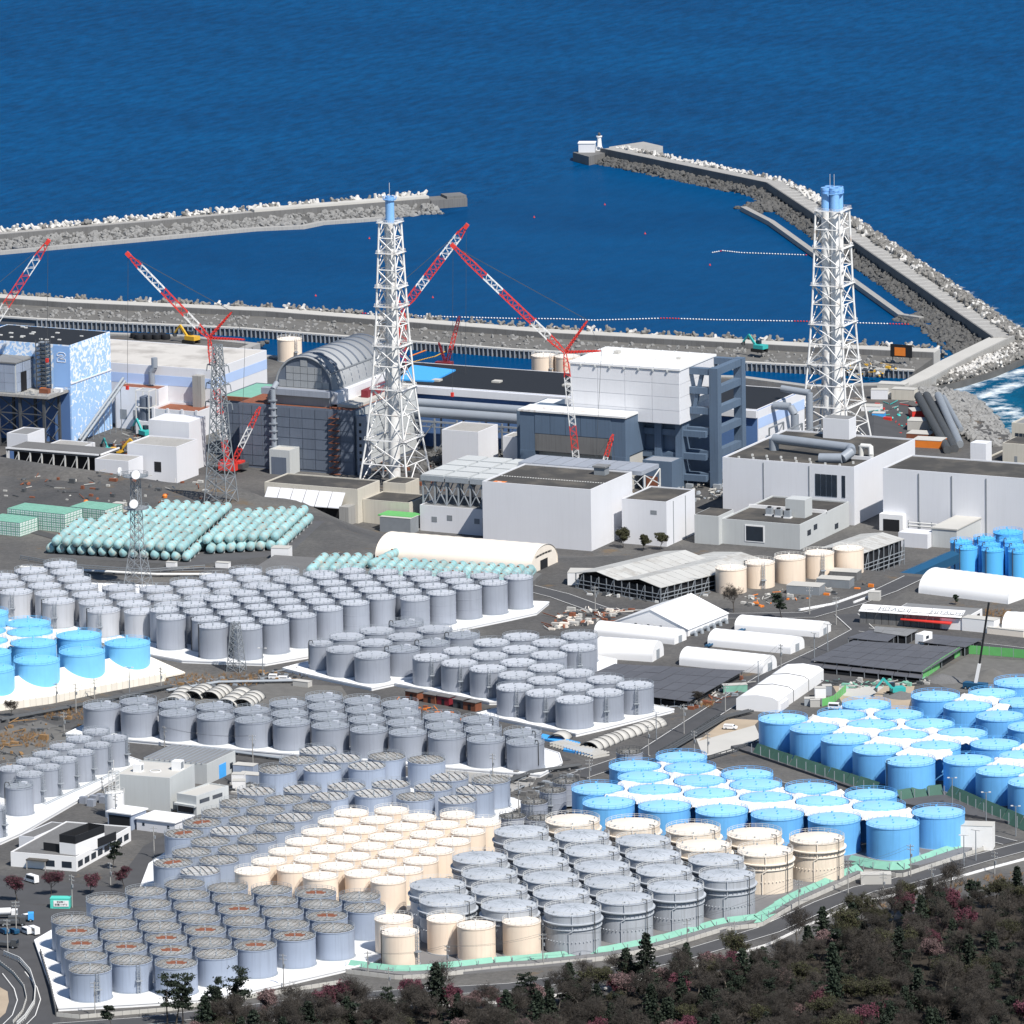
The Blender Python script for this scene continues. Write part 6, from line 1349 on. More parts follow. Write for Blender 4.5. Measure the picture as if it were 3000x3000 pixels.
tent('big white barrel tent before the vivid blue tanks', (2953.5, 1787), (2691, 1754), (3012, 1755), 33.0, 3.2, 9.5, ribs=12, doors=False)
tent('white barrel tent end beside stacked timber', (3080, 1865), (2935, 1858), (3110, 1840), ZT, 2.5, 6.5, ribs=6, doors=False)
A, w, d, rz = frame_of((2279, 2088), (2157, 2080), (2420, 1995), ZT); lt = thing('box_tent', 'long white flat topped tent beside the air handling units', 'tent', (A[0], A[1], ZT-.1), rz)
pr = [(0, 0), (0, 4.0), (-w*.12, 5.0), (-w*.5, 5.6), (-w*.88, 5.0), (-w, 4.0), (-w, 0)]; n = len(pr)
MB().add([(x, 0, z) for x, z in pr]+[(x, d, z) for x, z in pr], [tuple(range(n)), tuple(reversed(range(n, 2*n)))]+[(k, n+k, n+k+1, k+1) for k in range(n-1)]).build('cover', MAT['bright_white'], lt)
for k in range(1, 3): 
    y = d*k/3; b = MB()
    for (x0, z0), (x1, z1) in zip(pr[:-1], pr[1:]): b.bar((x0, y, z0+.05), (x1, y, z1+.05), .25, .25)
    b.build('strap', MAT['dark_steel'], lt)
MB().box(.0, d*.05, 0, .5, d*.2, 2.6).build('porch', MAT['white_wall'], lt)
# corrugated open sheds
mk('corrugated', (0.46, 0.46, 0.44), 0.7, 0.12, 0.3, dirt=(0.30, 0.28, 0.25), dirt_amt=0.0, dscale=0.15)
def shed(label, near, left, right, z, zg, n, rise, ribs):
    A, w, d, rz = frame_of(near, left, right, z); r = thing('open_shed', label, 'shed', (A[0], A[1], zg), rz); h = z-zg; sp = w/n
    for i in range(n):
        x0, x1 = -i*sp, -(i+1)*sp; xm = (x0+x1)/2
        for k in range(ribs):
            y0, y1 = d*k/ribs+.06, d*(k+1)/ribs-.06
            MB().add([(x0, y0, h), (xm, y0, h+rise), (xm, y1, h+rise), (x0, y1, h), (x0, y0, h-.15), (xm, y0, h+rise-.15), (xm, y1, h+rise-.15), (x0, y1, h-.15)], [(0, 3, 2, 1), (4, 5, 6, 7), (0, 1, 5, 4), (3, 7, 6, 2), (0, 4, 7, 3), (1, 2, 6, 5)]).build('roof_sheet', MAT['corrugated'], r)
            MB().add([(xm, y0, h+rise), (x1, y0, h), (x1, y1, h), (xm, y1, h+rise), (xm, y0, h+rise-.15), (x1, y0, h-.15), (x1, y1, h-.15), (xm, y1, h+rise-.15)], [(0, 3, 2, 1), (4, 5, 6, 7), (0, 1, 5, 4), (3, 7, 6, 2), (0, 4, 7, 3), (1, 2, 6, 5)]).build('roof_sheet', MAT['corrugated'], r)
    MB().box(-w+1, 1.0, 0, -1, d-1, h-.6).build('interior_shade', MAT['black'], r)  # solid black box put in for the shade under the open roof
    b = MB()
    for x in np.linspace(-w+.3, -.3, max(3, int(w/3.2))):
        b.bar((x, .2, -.5), (x, .2, h-.1), .3)
    for y in np.linspace(.3, d-.3, max(3, int(d/3.2))): b.bar((-.2, y, -.5), (-.2, y, h-.1), .3)
    tag(b.build('posts', MAT['tower_steel'], r), kind='stuff'); b = MB()
    for zz in (1.6, 3.2, 4.6):
        if zz < h: b.bar((-w, .15, zz), (0, .15, zz), .22); b.bar((-.15, 0, zz), (-.15, d, zz), .22)
    for x in np.linspace(-w+.3, -3.6, max(2, int(w/6))): b.bar((x, .1, 0), (x+3, .1, h*.9), .18)
    for y in np.linspace(.3, d-3.6, max(2, int(d/6))): b.bar((-.1, y, 0), (-.1, y+3, h*.9), .18)
    b.build('scaffold_rails', MAT['rail_steel'], r); return r
shed('corrugated open shed with sawtooth ridges in front of the white boxes', (1935, 1722), (1684, 1678), (2105, 1642), 40.5, 33.5, 2, 1.8, 11)
shed('corrugated open shed roof reaching behind the cream tanks', (2112, 1678), (1950, 1650), (2185, 1632), 39.5, 31, 1, 1.6, 6)
shed('corrugated open shed at the far end of the five cream tanks', (2529, 1621), (2400, 1606), (2733, 1588), 32, 23, 1, 1.5, 12)
# ---- flat dark roofs on posts
def flat_roof(label, pts, z, zg=35.0, m='solar', nx=9, ny=4, seam=True, tilt=0.0):
    Q = [P(x, y, z) for x, y in pts]; r = thing('flat_roof_shelter', label, 'shelter', (Q[0][0], Q[0][1], zg)); o = np.array(r.location)
    def at2(u, v, zz=0): return (Q[0]*(1-u)+Q[1]*u)*(1-v)+(Q[3]*(1-u)+Q[2]*u)*v-o+(0, 0, zz)
    for i in range(nx):
        for k in range(ny):
            u0, u1, v0, v1 = i/nx+.002, (i+1)/nx-.002, k/ny+.004, (k+1)/ny-.004; dz = random.uniform(-.05, .05)
            c = [at2(u0, v0, dz), at2(u1, v0, dz), at2(u1, v1, dz), at2(u0, v1, dz)]
            MB().add(c+[q-(0, 0, .15) for q in c], [(0, 1, 2, 3), (7, 6, 5, 4), (0, 4, 5, 1), (1, 5, 6, 2), (2, 6, 7, 3), (3, 7, 4, 0)]).build('roof_panel', MAT[m], r)
    b = MB()
    for u in np.linspace(.02, .98, nx+1):
        for v in (.02, .5, .98): q = at2(u, v, -.1); b.bar((q[0], q[1], -.4), q, .25)
    tag(b.build('posts', MAT['tower_steel'], r), kind='stuff')
    c = [at2(.03, .03), at2(.97, .03), at2(.97, .97), at2(.03, .97)]; MB().prism([(q[0], q[1]) for q in c], -.2, z-zg-1.0).build('interior_shade', MAT['black'], r); return r  # the black block below the panels stands for the shade beneath them
flat_roof('dark slatted flat roof beside the slanting rib tanks', ((1800, 1944), (2183, 1963.5), (2020, 2055), (1650, 2010)), 37.6)
flat_roof('broad dark flat roof above the green fenced building site', ((2500, 1876), (2824, 1896), (2706, 1970), (2372, 1934)), 37.8)
flat_roof('narrow dark lean-to strip below the broad dark roof', ((2376, 1937), (2706, 1972.5), (2702, 1988), (2364, 1951)), 36.9, nx=8, ny=1)
flat_roof('small dark roof behind the broad dark roof', ((2545, 1846), (2640, 1852), (2600, 1880), (2482, 1868)), 38.0, nx=4, ny=2)
flat_roof('brownish flat roof patch near the white cabin', ((2563, 1834), (2690, 1844), (2655, 1864), (2560, 1850)), 38.2, m='roof_grey', nx=4, ny=2)
flat_roof('dark roof wing beside the small white cabin', ((2735, 1858), (2880, 1872), (2828, 1896), (2690, 1880)), 38.2, nx=5, ny=2)
# ================================================================ buildings of the upper yard, each with its own bearing
def yard_block(name, label, near, left, right, H, wall, roof, par=.4, zb=35.0, cat='building'):
    A, w, d, rz = frame_of(near, left, right, zb+H); r = thing(name, label, cat, (A[0], A[1], zb), rz)
    MB().box(-w, 0, -.4, 0, d, H-.02).build('walls', MAT[wall], r); MB().box(-w+.35, .35, H-.02, -.35, d-.35, H+.08).build('roof', MAT[roof], r)
    if par:
        b = MB(); pw = .35; b.box(-w, 0, H-.02, 0, pw, H+par); b.box(-w, d-pw, H-.02, 0, d, H+par); b.box(-w, pw, H-.02, -w+pw, d-pw, H+par); b.box(-pw, pw, H-.02, 0, d-pw, H+par); b.build('parapet', MAT[wall], r)
    return r, w, d
wh, w, d = yard_block('warehouse', 'grey warehouse with ribbed metal roof and bright blue door', (605.6, 2239), (421, 2221.7), (685, 2199), 6.6, 'grey_wall', 'roof_grey', 0.0)
for k in range(12): MB().box(-w+k*w/12, -.2, 6.6, -w+k*w/12+.25, d+.2, 6.85).build('roof_rib', MAT['pipe_grey'], wh)
MB().box(-.02, d*.42, 0, .1, d*.66, 4.4).build('door', MAT['bright_blue'], wh); MB().box(-.02, d*.8, 1.5, .08, d*.9, 3.4).build('window', MAT['glass'], wh)
wb, w, d = yard_block('block_building', 'pale grey tall block with two rooftop cabins', (497, 2282), (340, 2270), (586, 2243), 10.6, 'grey_wall', 'concrete_pale', .3)
for x, y, s in ((-w*.8, d*.25, 2.6), (-w*.22, d*.55, 3.0)): MB().box(x, y, 10.6, x+s, y+s, 10.6+s).build('roof_cabin', MAT['bright_white'], wb); MB().box(x+s-.05, y+.5, 11.2, x+s+.05, y+s-.5, 10.2+s).build('cabin_louvre', MAT['tower_steel'], wb)
MB().lathe([(1.8, 10.6), (1.8, 10.9), (1.5, 10.9)], 20, (-w*.45, d*.4, 0)).build('roof_ring', MAT['bright_white'], wb)
en, w, d = yard_block('entry_annex', 'small pale annex with balcony and dark windows beside the tall block', (575, 2337), (518, 2328), (633.5, 2300.5), 5.6, 'grey_wall', 'concrete_pale', .5)
for y in (d*.1, d*.5): MB().box(-.05, y, 3.4, .08, y+d*.3, 4.6).build('window', MAT['glass'], en)
MB().box(-w*.95, -.06, .4, -w*.15, .05, 2.4).build('window', MAT['glass'], en); MB().box(-w-.3, -1.4, 2.7, .2, .02, 3.3).build('balcony', MAT['grey_wall'], en)
wt, w, d = yard_block('low_hall', 'low hall with curved white roof and tiny windows', (512, 2412), (400, 2398), (556, 2389), 3.6, 'white_wall', 'bright_white', 0)
MB().box(-w-.4, -.4, 3.55, .4, d+.4, 3.85).build('roof_sheet', MAT['bright_white'], wt)
for x in (-w*.85, -w*.2): MB().box(x, -.06, 1.6, x+.8, .05, 2.6).build('window', MAT['glass'], wt)
p = P(337, 2392, 35); si = thing('silo', 'white round silo topped with a white ladder frame', 'silo', (p[0], p[1], 35))
MB().lathe([(3.0, 0), (3.0, 7.5), (2.7, 7.8), (.1, 8.4)], 24).build('drum', MAT['bright_white'], si); railing(3.1, 7.5, 1.2, 14, .12).build('railing', MAT['rail_white'], si)
b = MB()
for x in (-1.2, 1.2):
    for y in (-1.2, 1.2): b.bar((x, y, 7.8), (x, y, 14.5), .2)
for z in np.arange(8.5, 14.6, 1.5):
    for s in (-1.2, 1.2): b.bar((-1.2, s, z), (1.2, s, z), .15); b.bar((s, -1.2, z), (s, 1.2, z), .15)
    b.bar((-1.2, -1.2, z-1), (1.2, -1.2, z+.4), .14)
b.bar((0, 0, 14), (0, 0, 18), .15); b.build('top_frame', MAT['rail_white'], si)
ca, w, d = yard_block('canopy', 'white flat canopy on posts beside the silo', (384, 2387), (315, 2378), (420, 2369), 5.0, 'blue_grey_paint', 'bright_white', 0, cat='canopy')
MB().box(-w-.4, -.5, 4.95, .5, d+.4, 5.3).build('canopy_sheet', MAT['bright_white'], ca); MB().box(-w+.5, -.05, .2, -.5, .06, 4.2).build('opening', MAT['black'], ca)
of, w, d = yard_block('office', 'long low white office with grey roof and dark window row', (223, 2514), (31, 2498.5), (415, 2426.6), 4.2, 'bright_white', 'concrete_dark', .35)
for k in range(8): y = d*(.03+k*.12); MB().box(-.06, y, 1.0, .06, y+d*.085, 2.9).build('window', MAT['glass'], of)
for x in (-w*.48, -w*.22): MB().box(x, -.06, 1.0, x+w*.15, .06, 2.9).build('window', MAT['glass'], of)
MB().box(-w*.72, -2.4, 2.9, -w*.42, .02, 3.2).build('porch_roof', MAT['roof_dark'], of)
for x in (-w*.71, -w*.43): MB().bar((x, -2.2, -.1), (x, -2.2, 2.9), .25).build('porch_post', MAT['concrete'], of)
up, w, d = yard_block('penthouse', 'white rooftop box with a black screen wall on the office', (221, 2473), (174, 2467), (285, 2436.5), 3.6, 'bright_white', 'concrete_dark', 0, zb=39.2)
b = MB(); b.box(-w, 0, 3.6, 0, .2, 6.0); b.box(-w, d-.2, 3.6, 0, d, 6.0); b.box(-w, .2, 3.6, -w+.2, d-.2, 6.0); b.box(-.2, .2, 3.6, 0, d-.2, 6.0); b.build('black_screen', MAT['black'], up)
MB().box(-w-6.5, 1, 0, -w-.02, 1.25, 2.6).build('side_screen', MAT['black'], up); MB().box(.05, d*.75, 0, .3, d+6, 2.6).build('side_screen', MAT['black'], up)
ow, w, d = yard_block('office_wing', 'low dark roofed wing behind the white office', (100, 2455), (55, 2450), (180, 2412), 3.6, 'white_wall', 'concrete_dark', .2)
for k, (x, y) in enumerate(((232, 2354), (254, 2362), (262, 2350), (280, 2346), (290, 2353))):
    p = P(x, y, 35); tag(MB().box(0, 0, 0, 2.3, 1.8, 2.2).build('equipment_box', MAT['grey_paint'], None, (p[0], p[1], 34.95)), 'grey equipment cabinet in the row beside the silo yard', 'cabinet', 'grey cabinets beside the silo yard')
# ---- half pipe shells
def shells(label, group, runs, z, R, n):
    for k, (pa, pb) in enumerate(runs):
        A, B_ = P(*pa, z), P(*pb, z); L = math.dist(A[:2], B_[:2]); rz = math.atan2(-(B_[0]-A[0]), B_[1]-A[1])
        r = thing('half_pipe', label, 'half pipe', (A[0], A[1], z-.05), rz, group)
        for i in range(n):
            vs = []; sg = 12
            for q in range(sg+1):
                a = math.pi*q/sg
                for rr in (R, R-.15):
                    for yy in (i*L/n+.10, (i+1)*L/n-.10): vs.append((rr*math.cos(a), yy, rr*math.sin(a)*.75))
            fs = []
            for q in range(sg): j = 4*q; fs += [(j, j+4, j+5, j+1), (j+2, j+3, j+7, j+6), (j, j+2, j+6, j+4), (j+1, j+5, j+7, j+3)]
            fs += [(0, 1, 3, 2), tuple(4*sg+j for j in (0, 2, 3, 1))]
            MB().add(vs, fs, True).build('shell_section', MAT['concrete_pale'], r)
            b = MB()
            for q in range(sg):
                a, a2 = math.pi*q/sg, math.pi*(q+1)/sg
                for yy in (i*L/n, (i+1)*L/n): b.bar((R*math.cos(a), yy, R*math.sin(a)*.75+.03), (R*math.cos(a2), yy, R*math.sin(a2)*.75+.03), .22, .16)
            b.build('shell_rim', MAT['dark_steel'], r)
shells('upturned pale half pipe shells lying behind the seam topped tanks', 'half pipe shells behind the seam topped tanks', (((505, 2066), (545, 2030)), ((560, 2048), (600, 2024)), ((612, 2050), (655, 2026)), ((660, 2072), (712, 2034)), ((708, 2072), (748, 2044))), 35, 3.6, 4)
shells('short row of pale half pipe shells beside the blue sheets', None, (((1725, 2198), (1790, 2172)),), 35, 3.6, 4)
shells('long row of pale half pipe shells at the pad foot', None, (((1765, 2180), (1930, 2122)),), 35, 3.4, 9)
shells('single leaning half pipe shell on blue sheets', None, (((1630, 2172), (1650, 2160)),), 35, 3.2, 1)
for k, pts in enumerate((((1590, 2150), (1700, 2175), (1690, 2185), (1580, 2162)), ((1655, 2185), (1745, 2200), (1735, 2212), (1650, 2196)))):
    tag(MB().prism([tuple(P(x, y, 35.6)[:2]) for x, y in pts], 34.9, 35.7).build('blue_sheet', MAT['bright_blue']), ('bright blue sheet under the leaning half pipe shell', 'bright blue sheet before the row of half pipe shells')[k], 'sheet')
b = MB()
for k in range(16): p = P(1610+k*8.4, 2185+k*2.4, 35.2); b.bar(p, p+np.array((3, 6, 0)), .5); b.bar(p+np.array((0, 0, .9)), p+np.array((3, 6, .9)), .4)
tag(b.build('steel_bundle', MAT['concrete_pale']), 'stacked pale steel beams before the blue sheets', 'steel beams', kind='stuff')
for k, (x, y, m) in enumerate(((1205, 2052, 'rust'), (1258, 2060, 'rust'), (1298, 2066, 'maroon'), (1345, 2076, 'dark_steel'), (1375, 2082, 'rust'))):
    p = P(x, y, 35); r = thing('site_hut', 'rust red site hut in the row below the white pad', 'hut', (p[0], p[1], 34.95), -.25, 'rust red huts in a row'); MB().box(-2.6, 0, 0, 2.6, 3.2, 2.9).build('walls', MAT[m], r); MB().box(-2.9, -.3, 2.9, 2.9, 3.5, 3.1).build('roof', MAT['concrete_dark'], r); MB().box(-.6, -.06, 0, .6, .05, 2.1).build('door', MAT['black'], r)
# ---- banner roofed wall, offices, cabin beyond the dark roofs
A, w, d, rz = frame_of((2820, 1846), (2518, 1826), (2860, 1826), 35); bw = thing('screen_wall', 'dark screen wall under white canopies lettered in grey', 'wall', (A[0], A[1], 34.9), rz)
for k in range(14): MB().box(-w+k*w/14+.1, 0, 0, -w+(k+1)*w/14-.1, .6, 5.2).build('wall_panel', MAT['concrete_dark'], bw)
def text_mesh(s, size):
    cu = bpy.data.curves.new('text', 'FONT'); cu.body = s; cu.size = size; cu.extrude = .02; cu.align_x = 'CENTER'; cu.align_y = 'CENTER'; cu.resolution_u = 2
    o = bpy.data.objects.new('text', cu); COL.objects.link(o); dg = bpy.context.evaluated_depsgraph_get(); me = bpy.data.meshes.new_from_object(o.evaluated_get(dg)); bpy.data.objects.remove(o); return me
for k, (u0, u1, tx) in enumerate(((0.0, .19, ''), (.19, .48, 'HITACHI'), (.48, .68, ''), (.68, 1.0, 'HITACHI'))):
    x0, x1 = -w+u0*w+.1, -w+u1*w-.1
    c = MB().add([(x0, -1.2, 4.7), (x1, -1.2, 4.7), (x1, 3.6, 6.2), (x0, 3.6, 6.2), (x0, -1.2, 4.55), (x1, -1.2, 4.55), (x1, 3.6, 6.05), (x0, 3.6, 6.05)], [(0, 1, 2, 3), (7, 6, 5, 4), (0, 4, 5, 1), (1, 5, 6, 2), (2, 6, 7, 3), (3, 7, 4, 0)]).build('canopy', MAT['bright_white'], bw)
    if tx:
        me = text_mesh(tx, 3.0); me.materials.clear(); me.materials.append(MAT['tower_steel']); t = obj('lettering', me, bw, ((x0+x1)/2, 1.2, 5.49)); t.rotation_euler = (math.atan2(1.5, 4.8), 0, 0)
ob, w, d = yard_block('office', 'grey roofed white office behind the lettered canopies', (2822, 1815), (2600, 1798), (2876, 1783), 3.8, 'bright_white', 'roof_grey', 0)
for k in range(3): MB().box(-.05, d*(.15+k*.28), 1.2, .08, d*(.3+k*.28), 2.8).build('window', MAT['glass'], ob)
tag(MB().prism([tuple(P(x, y, 38)[:2]) for x, y in ((2640, 1807), (2790, 1819), (2785, 1826), (2638, 1812))], 37.5, 37.8).build('red_canopy', MAT['red_paint']), 'long red awning before the grey roofed office', 'awning')
cb, w, d = yard_block('cabin', 'small white cabin perched on the dark roof edge', (2705, 1860), (2681, 1857), (2720, 1849), 3.0, 'bright_white', 'bright_white', 0, zb=37.6)
MB().box(-.05, d*.3, 1.2, .08, d*.6, 2.2).build('window', MAT['glass'], cb)
A, w, d, rz = frame_of((2632, 1720), (2590, 1716), (2800, 1640), 31); bt = thing('covered_walkway', 'long dark blue tarpaulin covered stack beside the road', 'covered stack', (A[0], A[1], 30.3), rz)
pr = [(0, 0), (0, 3.0), (-w/2, 4.0), (-w, 3.0), (-w, 0)]; n = 5
MB().add([(x, 2, z) for x, z in pr]+[(x, d, z) for x, z in pr], [tuple(range(n)), tuple(reversed(range(n, 2*n)))]+[(k, n+k, n+k+1, k+1) for k in range(n-1)]).build('cover', MAT['tarp_blue'], bt); MB().box(-w, -.4, 0, 0, 2.02, 2.7).build('white_end', MAT['white_wall'], bt)
# ================================================================ roads, lots and painted lines
LAY = [0]
def lot(name, pts, m, dz=None, structure=True):
    LAY[0] += 1; dz = dz if dz is not None else 0.012+0.004*LAY[0]
    Q = [G(x, y) for x, y in pts]; n = len(Q); b = MB(); b.add([(q[0], q[1], q[2]+dz) for q in Q], [tuple(range(n))])
    o = b.build(name, MAT[m]); return tag(o, kind='structure')
def strip_mesh(pts, w, dz, closed=False):
    W_ = [G(x, y) for x, y in pts]; dens = []
    for a, c in zip(W_[:-1], W_[1:]):
        k = max(1, int(math.dist(a[:2], c[:2])/6)); dens += [a[:2]+(c[:2]-a[:2])*i/k for i in range(k)]
    dens.append(W_[-1][:2]); L_, R_ = off_path(dens, w/2), off_path(dens, -w/2); vs = []
    for p, q in zip(L_, R_): vs += [(p[0], p[1], float(terr(*p))+dz), (q[0], q[1], float(terr(*q))+dz)]
    return MB().add(vs, [(2*i+1, 2*i+3, 2*i+2, 2*i) for i in range(len(dens)-1)]), dens
def road(pts, w, lines=True, m='asphalt', name='road'):
    LAY[0] += 1; dz = .03+.005*LAY[0]; b, dens = strip_mesh(pts, w, dz); r = tag(b.build(name, MAT[m]), kind='structure')
    if lines:
        for d in (-w/2+.5, w/2-.5):
            pp = off_path(dens, d); b = MB()
            vs = []
            for p, q in zip(off_path(dens, d-.12), off_path(dens, d+.12)): vs += [(p[0], p[1], float(terr(*p))+dz+.012), (q[0], q[1], float(terr(*q))+dz+.012)]
            b.add(vs, [(2*i, 2*i+2, 2*i+3, 2*i+1) for i in range(len(dens)-1)]); b.build('edge_line', MAT['line_white'], r)
    return r
FRONT = [(160, 3010), (420, 2992), (800, 2948), (1000, 2922), (1250, 2906), (1500, 2892), (1780, 2852), (2000, 2800), (2250, 2725), (2420, 2648), (2530, 2606), (2640, 2582), (2870, 2515), (3060, 2465)]
lot('parking_area', [(-60, 2640), (60, 2645), (240, 2668), (190, 2720), (150, 2800), (150, 2860), (175, 2975), (180, 3060), (-80, 3060)], 'asphalt')
lot('parking_area', [(-40, 2560), (330, 2600), (420, 2480), (490, 2440), (560, 2420), (480, 2610), (300, 2660), (-40, 2640)], 'asphalt')
lot('gravel_yard', [(470, 2080), (780, 2000), (1000, 2010), (1020, 2040), (880, 2100), (560, 2110)], 'gravel')
lot('gravel_yard', [(0, 2140), (120, 2110), (230, 2150), (170, 2200), (0, 2230)], 'gravel')
lot('concrete_yard', [(2040, 2165), (2210, 2120), (2240, 2190), (2060, 2215)], 'concrete_pale')
lot('sand_yard', [(2060, 2160), (2130, 2105), (2225, 2110), (2210, 2125), (2045, 2172)], 'sand')
lot('sand_yard', [(2440, 2010), (2680, 2010), (2660, 2080), (2560, 2110), (2470, 2065)], 'sand')
lot('concrete_yard', [(2460, 2005), (2590, 2012), (2540, 2050), (2455, 2035)], 'concrete_pale')
lot('gravel_yard', [(2715, 1990), (2830, 1925), (3060, 1940), (3060, 2005), (2800, 2030)], 'gravel')
lot('concrete_yard', [(1120, 2230), (1600, 2230), (1560, 2300), (1500, 2320)], 'concrete')
lot('soil_patch', [(-60, 2860), (22, 2905), (26, 2935), (16, 2968), (-20, 3000), (-80, 3010)], 'sand')
lot('parking_area', [(2470, 1280), (2560, 1190), (2660, 1170), (2700, 1300), (2560, 1330)], 'asphalt')
lot('red_deck', [(2605, 1105), (2700, 1058), (2770, 1062), (2660, 1112)], 'rust', 0.06)
road(FRONT, 9.0); road([(40, 2850), (75, 2895), (85, 2930), (70, 2975), (30, 3015)], 7.5)
road([(1690, 2275), (1911, 2200), (2105, 2075), (2250, 1985), (2420, 1905), (2530, 1845), (2480, 1800)], 9.0)
road([(1500, 1710), (1640, 1745), (1760, 1788), (2050, 1806), (2370, 1802), (2500, 1765), (2600, 1728), (2680, 1690)], 9.0)
road([(470, 1670), (760, 1665), (900, 1650), (1010, 1622)], 6.0); road([(1180, 2075), (1420, 2140), (1650, 2230)], 6.0, False); road([(2530, 1845), (2700, 1870), (3060, 1912)], 7.0)
road([(0, 1530), (200, 1585)], 5.0, False); road([(1905, 2205), (2120, 2265), (2480, 2340), (2760, 2420), (2960, 2470)], 7.0)
# ================================================================ fences, nets, walls
def fence(name, label, pts, h, m, post='rail_steel', gap=3.0, lean=0.0, dz=0.0, rail=True, thick=.08, cat='fence'):
    W_ = [G(x, y) for x, y in pts]; o = W_[0]; r = thing(name, label, cat, (o[0], o[1], o[2]-.05)); L = plen(W_); n = max(1, int(L/gap))
    pp = [along(W_, k/n)[0] for k in range(n+1)]; zz = [float(terr(*q))-o[2]+.05+dz for q in pp]; pp = [q-o[:2] for q in pp]
    for k in range(n):
        a, c = pp[k], pp[k+1]; t = (c-a)/np.linalg.norm(c-a); nn = np.array((-t[1], t[0])); f = .97
        if m:
            A, C_ = a+(c-a)*.015, a+(c-a)*.985; w1 = random.uniform(-.12, .12)*abs(lean)
            MB().add([(A[0], A[1], zz[k]+.05), (C_[0], C_[1], zz[k+1]+.05), (C_[0]+nn[0]*(lean+w1), C_[1]+nn[1]*(lean+w1), zz[k+1]+h), (A[0]+nn[0]*(lean+w1), A[1]+nn[1]*(lean+w1), zz[k]+h)]+
                     [(A[0]-nn[0]*thick, A[1]-nn[1]*thick, zz[k]+.05), (C_[0]-nn[0]*thick, C_[1]-nn[1]*thick, zz[k+1]+.05), (C_[0]+nn[0]*(lean+w1-thick), C_[1]+nn[1]*(lean+w1-thick), zz[k+1]+h), (A[0]+nn[0]*(lean+w1-thick), A[1]+nn[1]*(lean+w1-thick), zz[k]+h)],
                     [(0, 1, 2, 3), (7, 6, 5, 4), (0, 4, 5, 1), (1, 5, 6, 2), (2, 6, 7, 3), (3, 7, 4, 0)]).build('panel', MAT[m], r)
    pm_ = MB().box(-.09, -.09, -.4, .09, .09, h+.1).mesh('post', MAT[post])
    for k in range(n+1): obj('post', pm_, r, (pp[k][0], pp[k][1], zz[k]))
    if rail and not m:
        b = MB()
        for hh in (h*.5, h*.95):
            for k in range(n): b.bar((pp[k][0], pp[k][1], zz[k]+hh), (pp[k+1][0], pp[k+1][1], zz[k+1]+hh), .22, .3)
        b.build('rails', MAT[post], r)
    return r
NET = [(1014, 2838), (1169, 2857), (1251, 2852), (1464, 2828), (1562, 2822), (1780, 2799), (1935, 2768), (2032, 2741), (2121, 2714), (2230, 2702), (2335, 2640), (2420, 2602), (2530, 2553)]
fence('netted_fence', 'sagging green netted fence round the cone tank pad', NET, 2.0, 'net_green', gap=5.0, lean=2.6, thick=.1)
fence('netted_fence', 'sagging green netted fence round the front of the blue tank pad', [(2479, 2528), (2560, 2545), (2638, 2552), (2760, 2512), (2871, 2477)], 2.0, 'net_green', gap=5.0, lean=2.6)
mk('dark_green', (0.045, 0.11, 0.085), 0.8, 0.2, 0.3)
fence('green_wall', 'dark green sloping wall along the blue tank pad', [(2202, 2212), (2350, 2262), (2500, 2310), (2560, 2328)], 3.6, 'dark_green', gap=5, lean=2.5, cat='wall')
fence('green_wall', 'dark green sloping wall with pale green end beside the yard lamps', [(2640, 2352), (2700, 2342), (2766, 2336), (2880, 2385), (3030, 2446)], 3.6, 'dark_green', gap=5, lean=2.5, cat='wall')
fence('low_wall', 'low pale panel wall below the green netting', [(x, y+14) for x, y in NET], 1.3, 'concrete_pale', 'dark_steel', 2.6, cat='wall', thick=.2)
fence('low_wall', 'low pale panel wall below the blue tank netting', [(2530, 2560), (2560, 2560), (2640, 2572), (2760, 2532), (2880, 2492), (2890, 2480)], 1.3, 'concrete_pale', 'dark_steel', 2.6, cat='wall', thick=.2)
fence('low_wall', 'low pale slatted wall along the corner block pad', [(166, 2978), (232, 2985), (500, 2962), (800, 2915), (1000, 2882)], 1.2, 'concrete_pale', 'dark_steel', 2.4, cat='wall', thick=.2)
fence('pad_wall', 'dark wall strip along the parking side of the corner block pad', [(120, 2800), (150, 2900), (166, 2975)], 2.0, 'concrete_dark', 'dark_steel', 3.0, cat='wall', thick=.3)
fence('guard_rail', 'white guard rail with red edge along the wood side of the front road', [(x, y+(46 if x < 2400 else 40)) for x, y in FRONT[2:]], .8, 'bright_white', 'rail_white', 3.0, cat='guard rail', thick=.15)
fence('guard_rail', 'curved outer mesh rail round the corner road bend', [(12, 2801), (58, 2820), (89, 2855), (104, 2902), (101, 2945), (74, 2988), (50, 3010)], 1.6, None, 'rail_white', 1.6, cat='guard rail')
fence('guard_rail', 'curved inner white rail round the corner road bend', [(0, 2825), (39, 2855), (70, 2894), (78, 2930), (66, 2968), (39, 2999)], 1.0, 'concrete_pale', 'rail_white', 2.0, cat='guard rail')
fence('slatted_wall', 'ivory slatted wall at the foot of the bright blue tanks', [(-20, 2086), (150, 2062), (300, 2030), (485, 1995)], 2.6, 'ivory_sheet', 'dark_steel', 2.2, cat='wall', thick=.2)
fence('site_fence', 'bright green sheet fence beside the broad dark roof', [(2702, 1993), (2760, 1952), (2826, 1912)], 3.0, 'sheet_green', gap=4)
fence('site_fence', 'bright green sheet fence behind the grey building site', [(2826, 1915), (2900, 1920), (3040, 1932)], 3.0, 'sheet_green', gap=4)
fence('site_fence', 'short bright green sheet fence beside the air handling units', [(2408, 2070), (2440, 2062), (2478, 2028)], 2.6, 'sheet_green', gap=3)
fence('road_barrier', 'dark double pipe barrier along the diagonal road', [(1925, 2212), (2000, 2172), (2110, 2100)], 1.4, None, 'dark_steel', 3.0, cat='barrier')
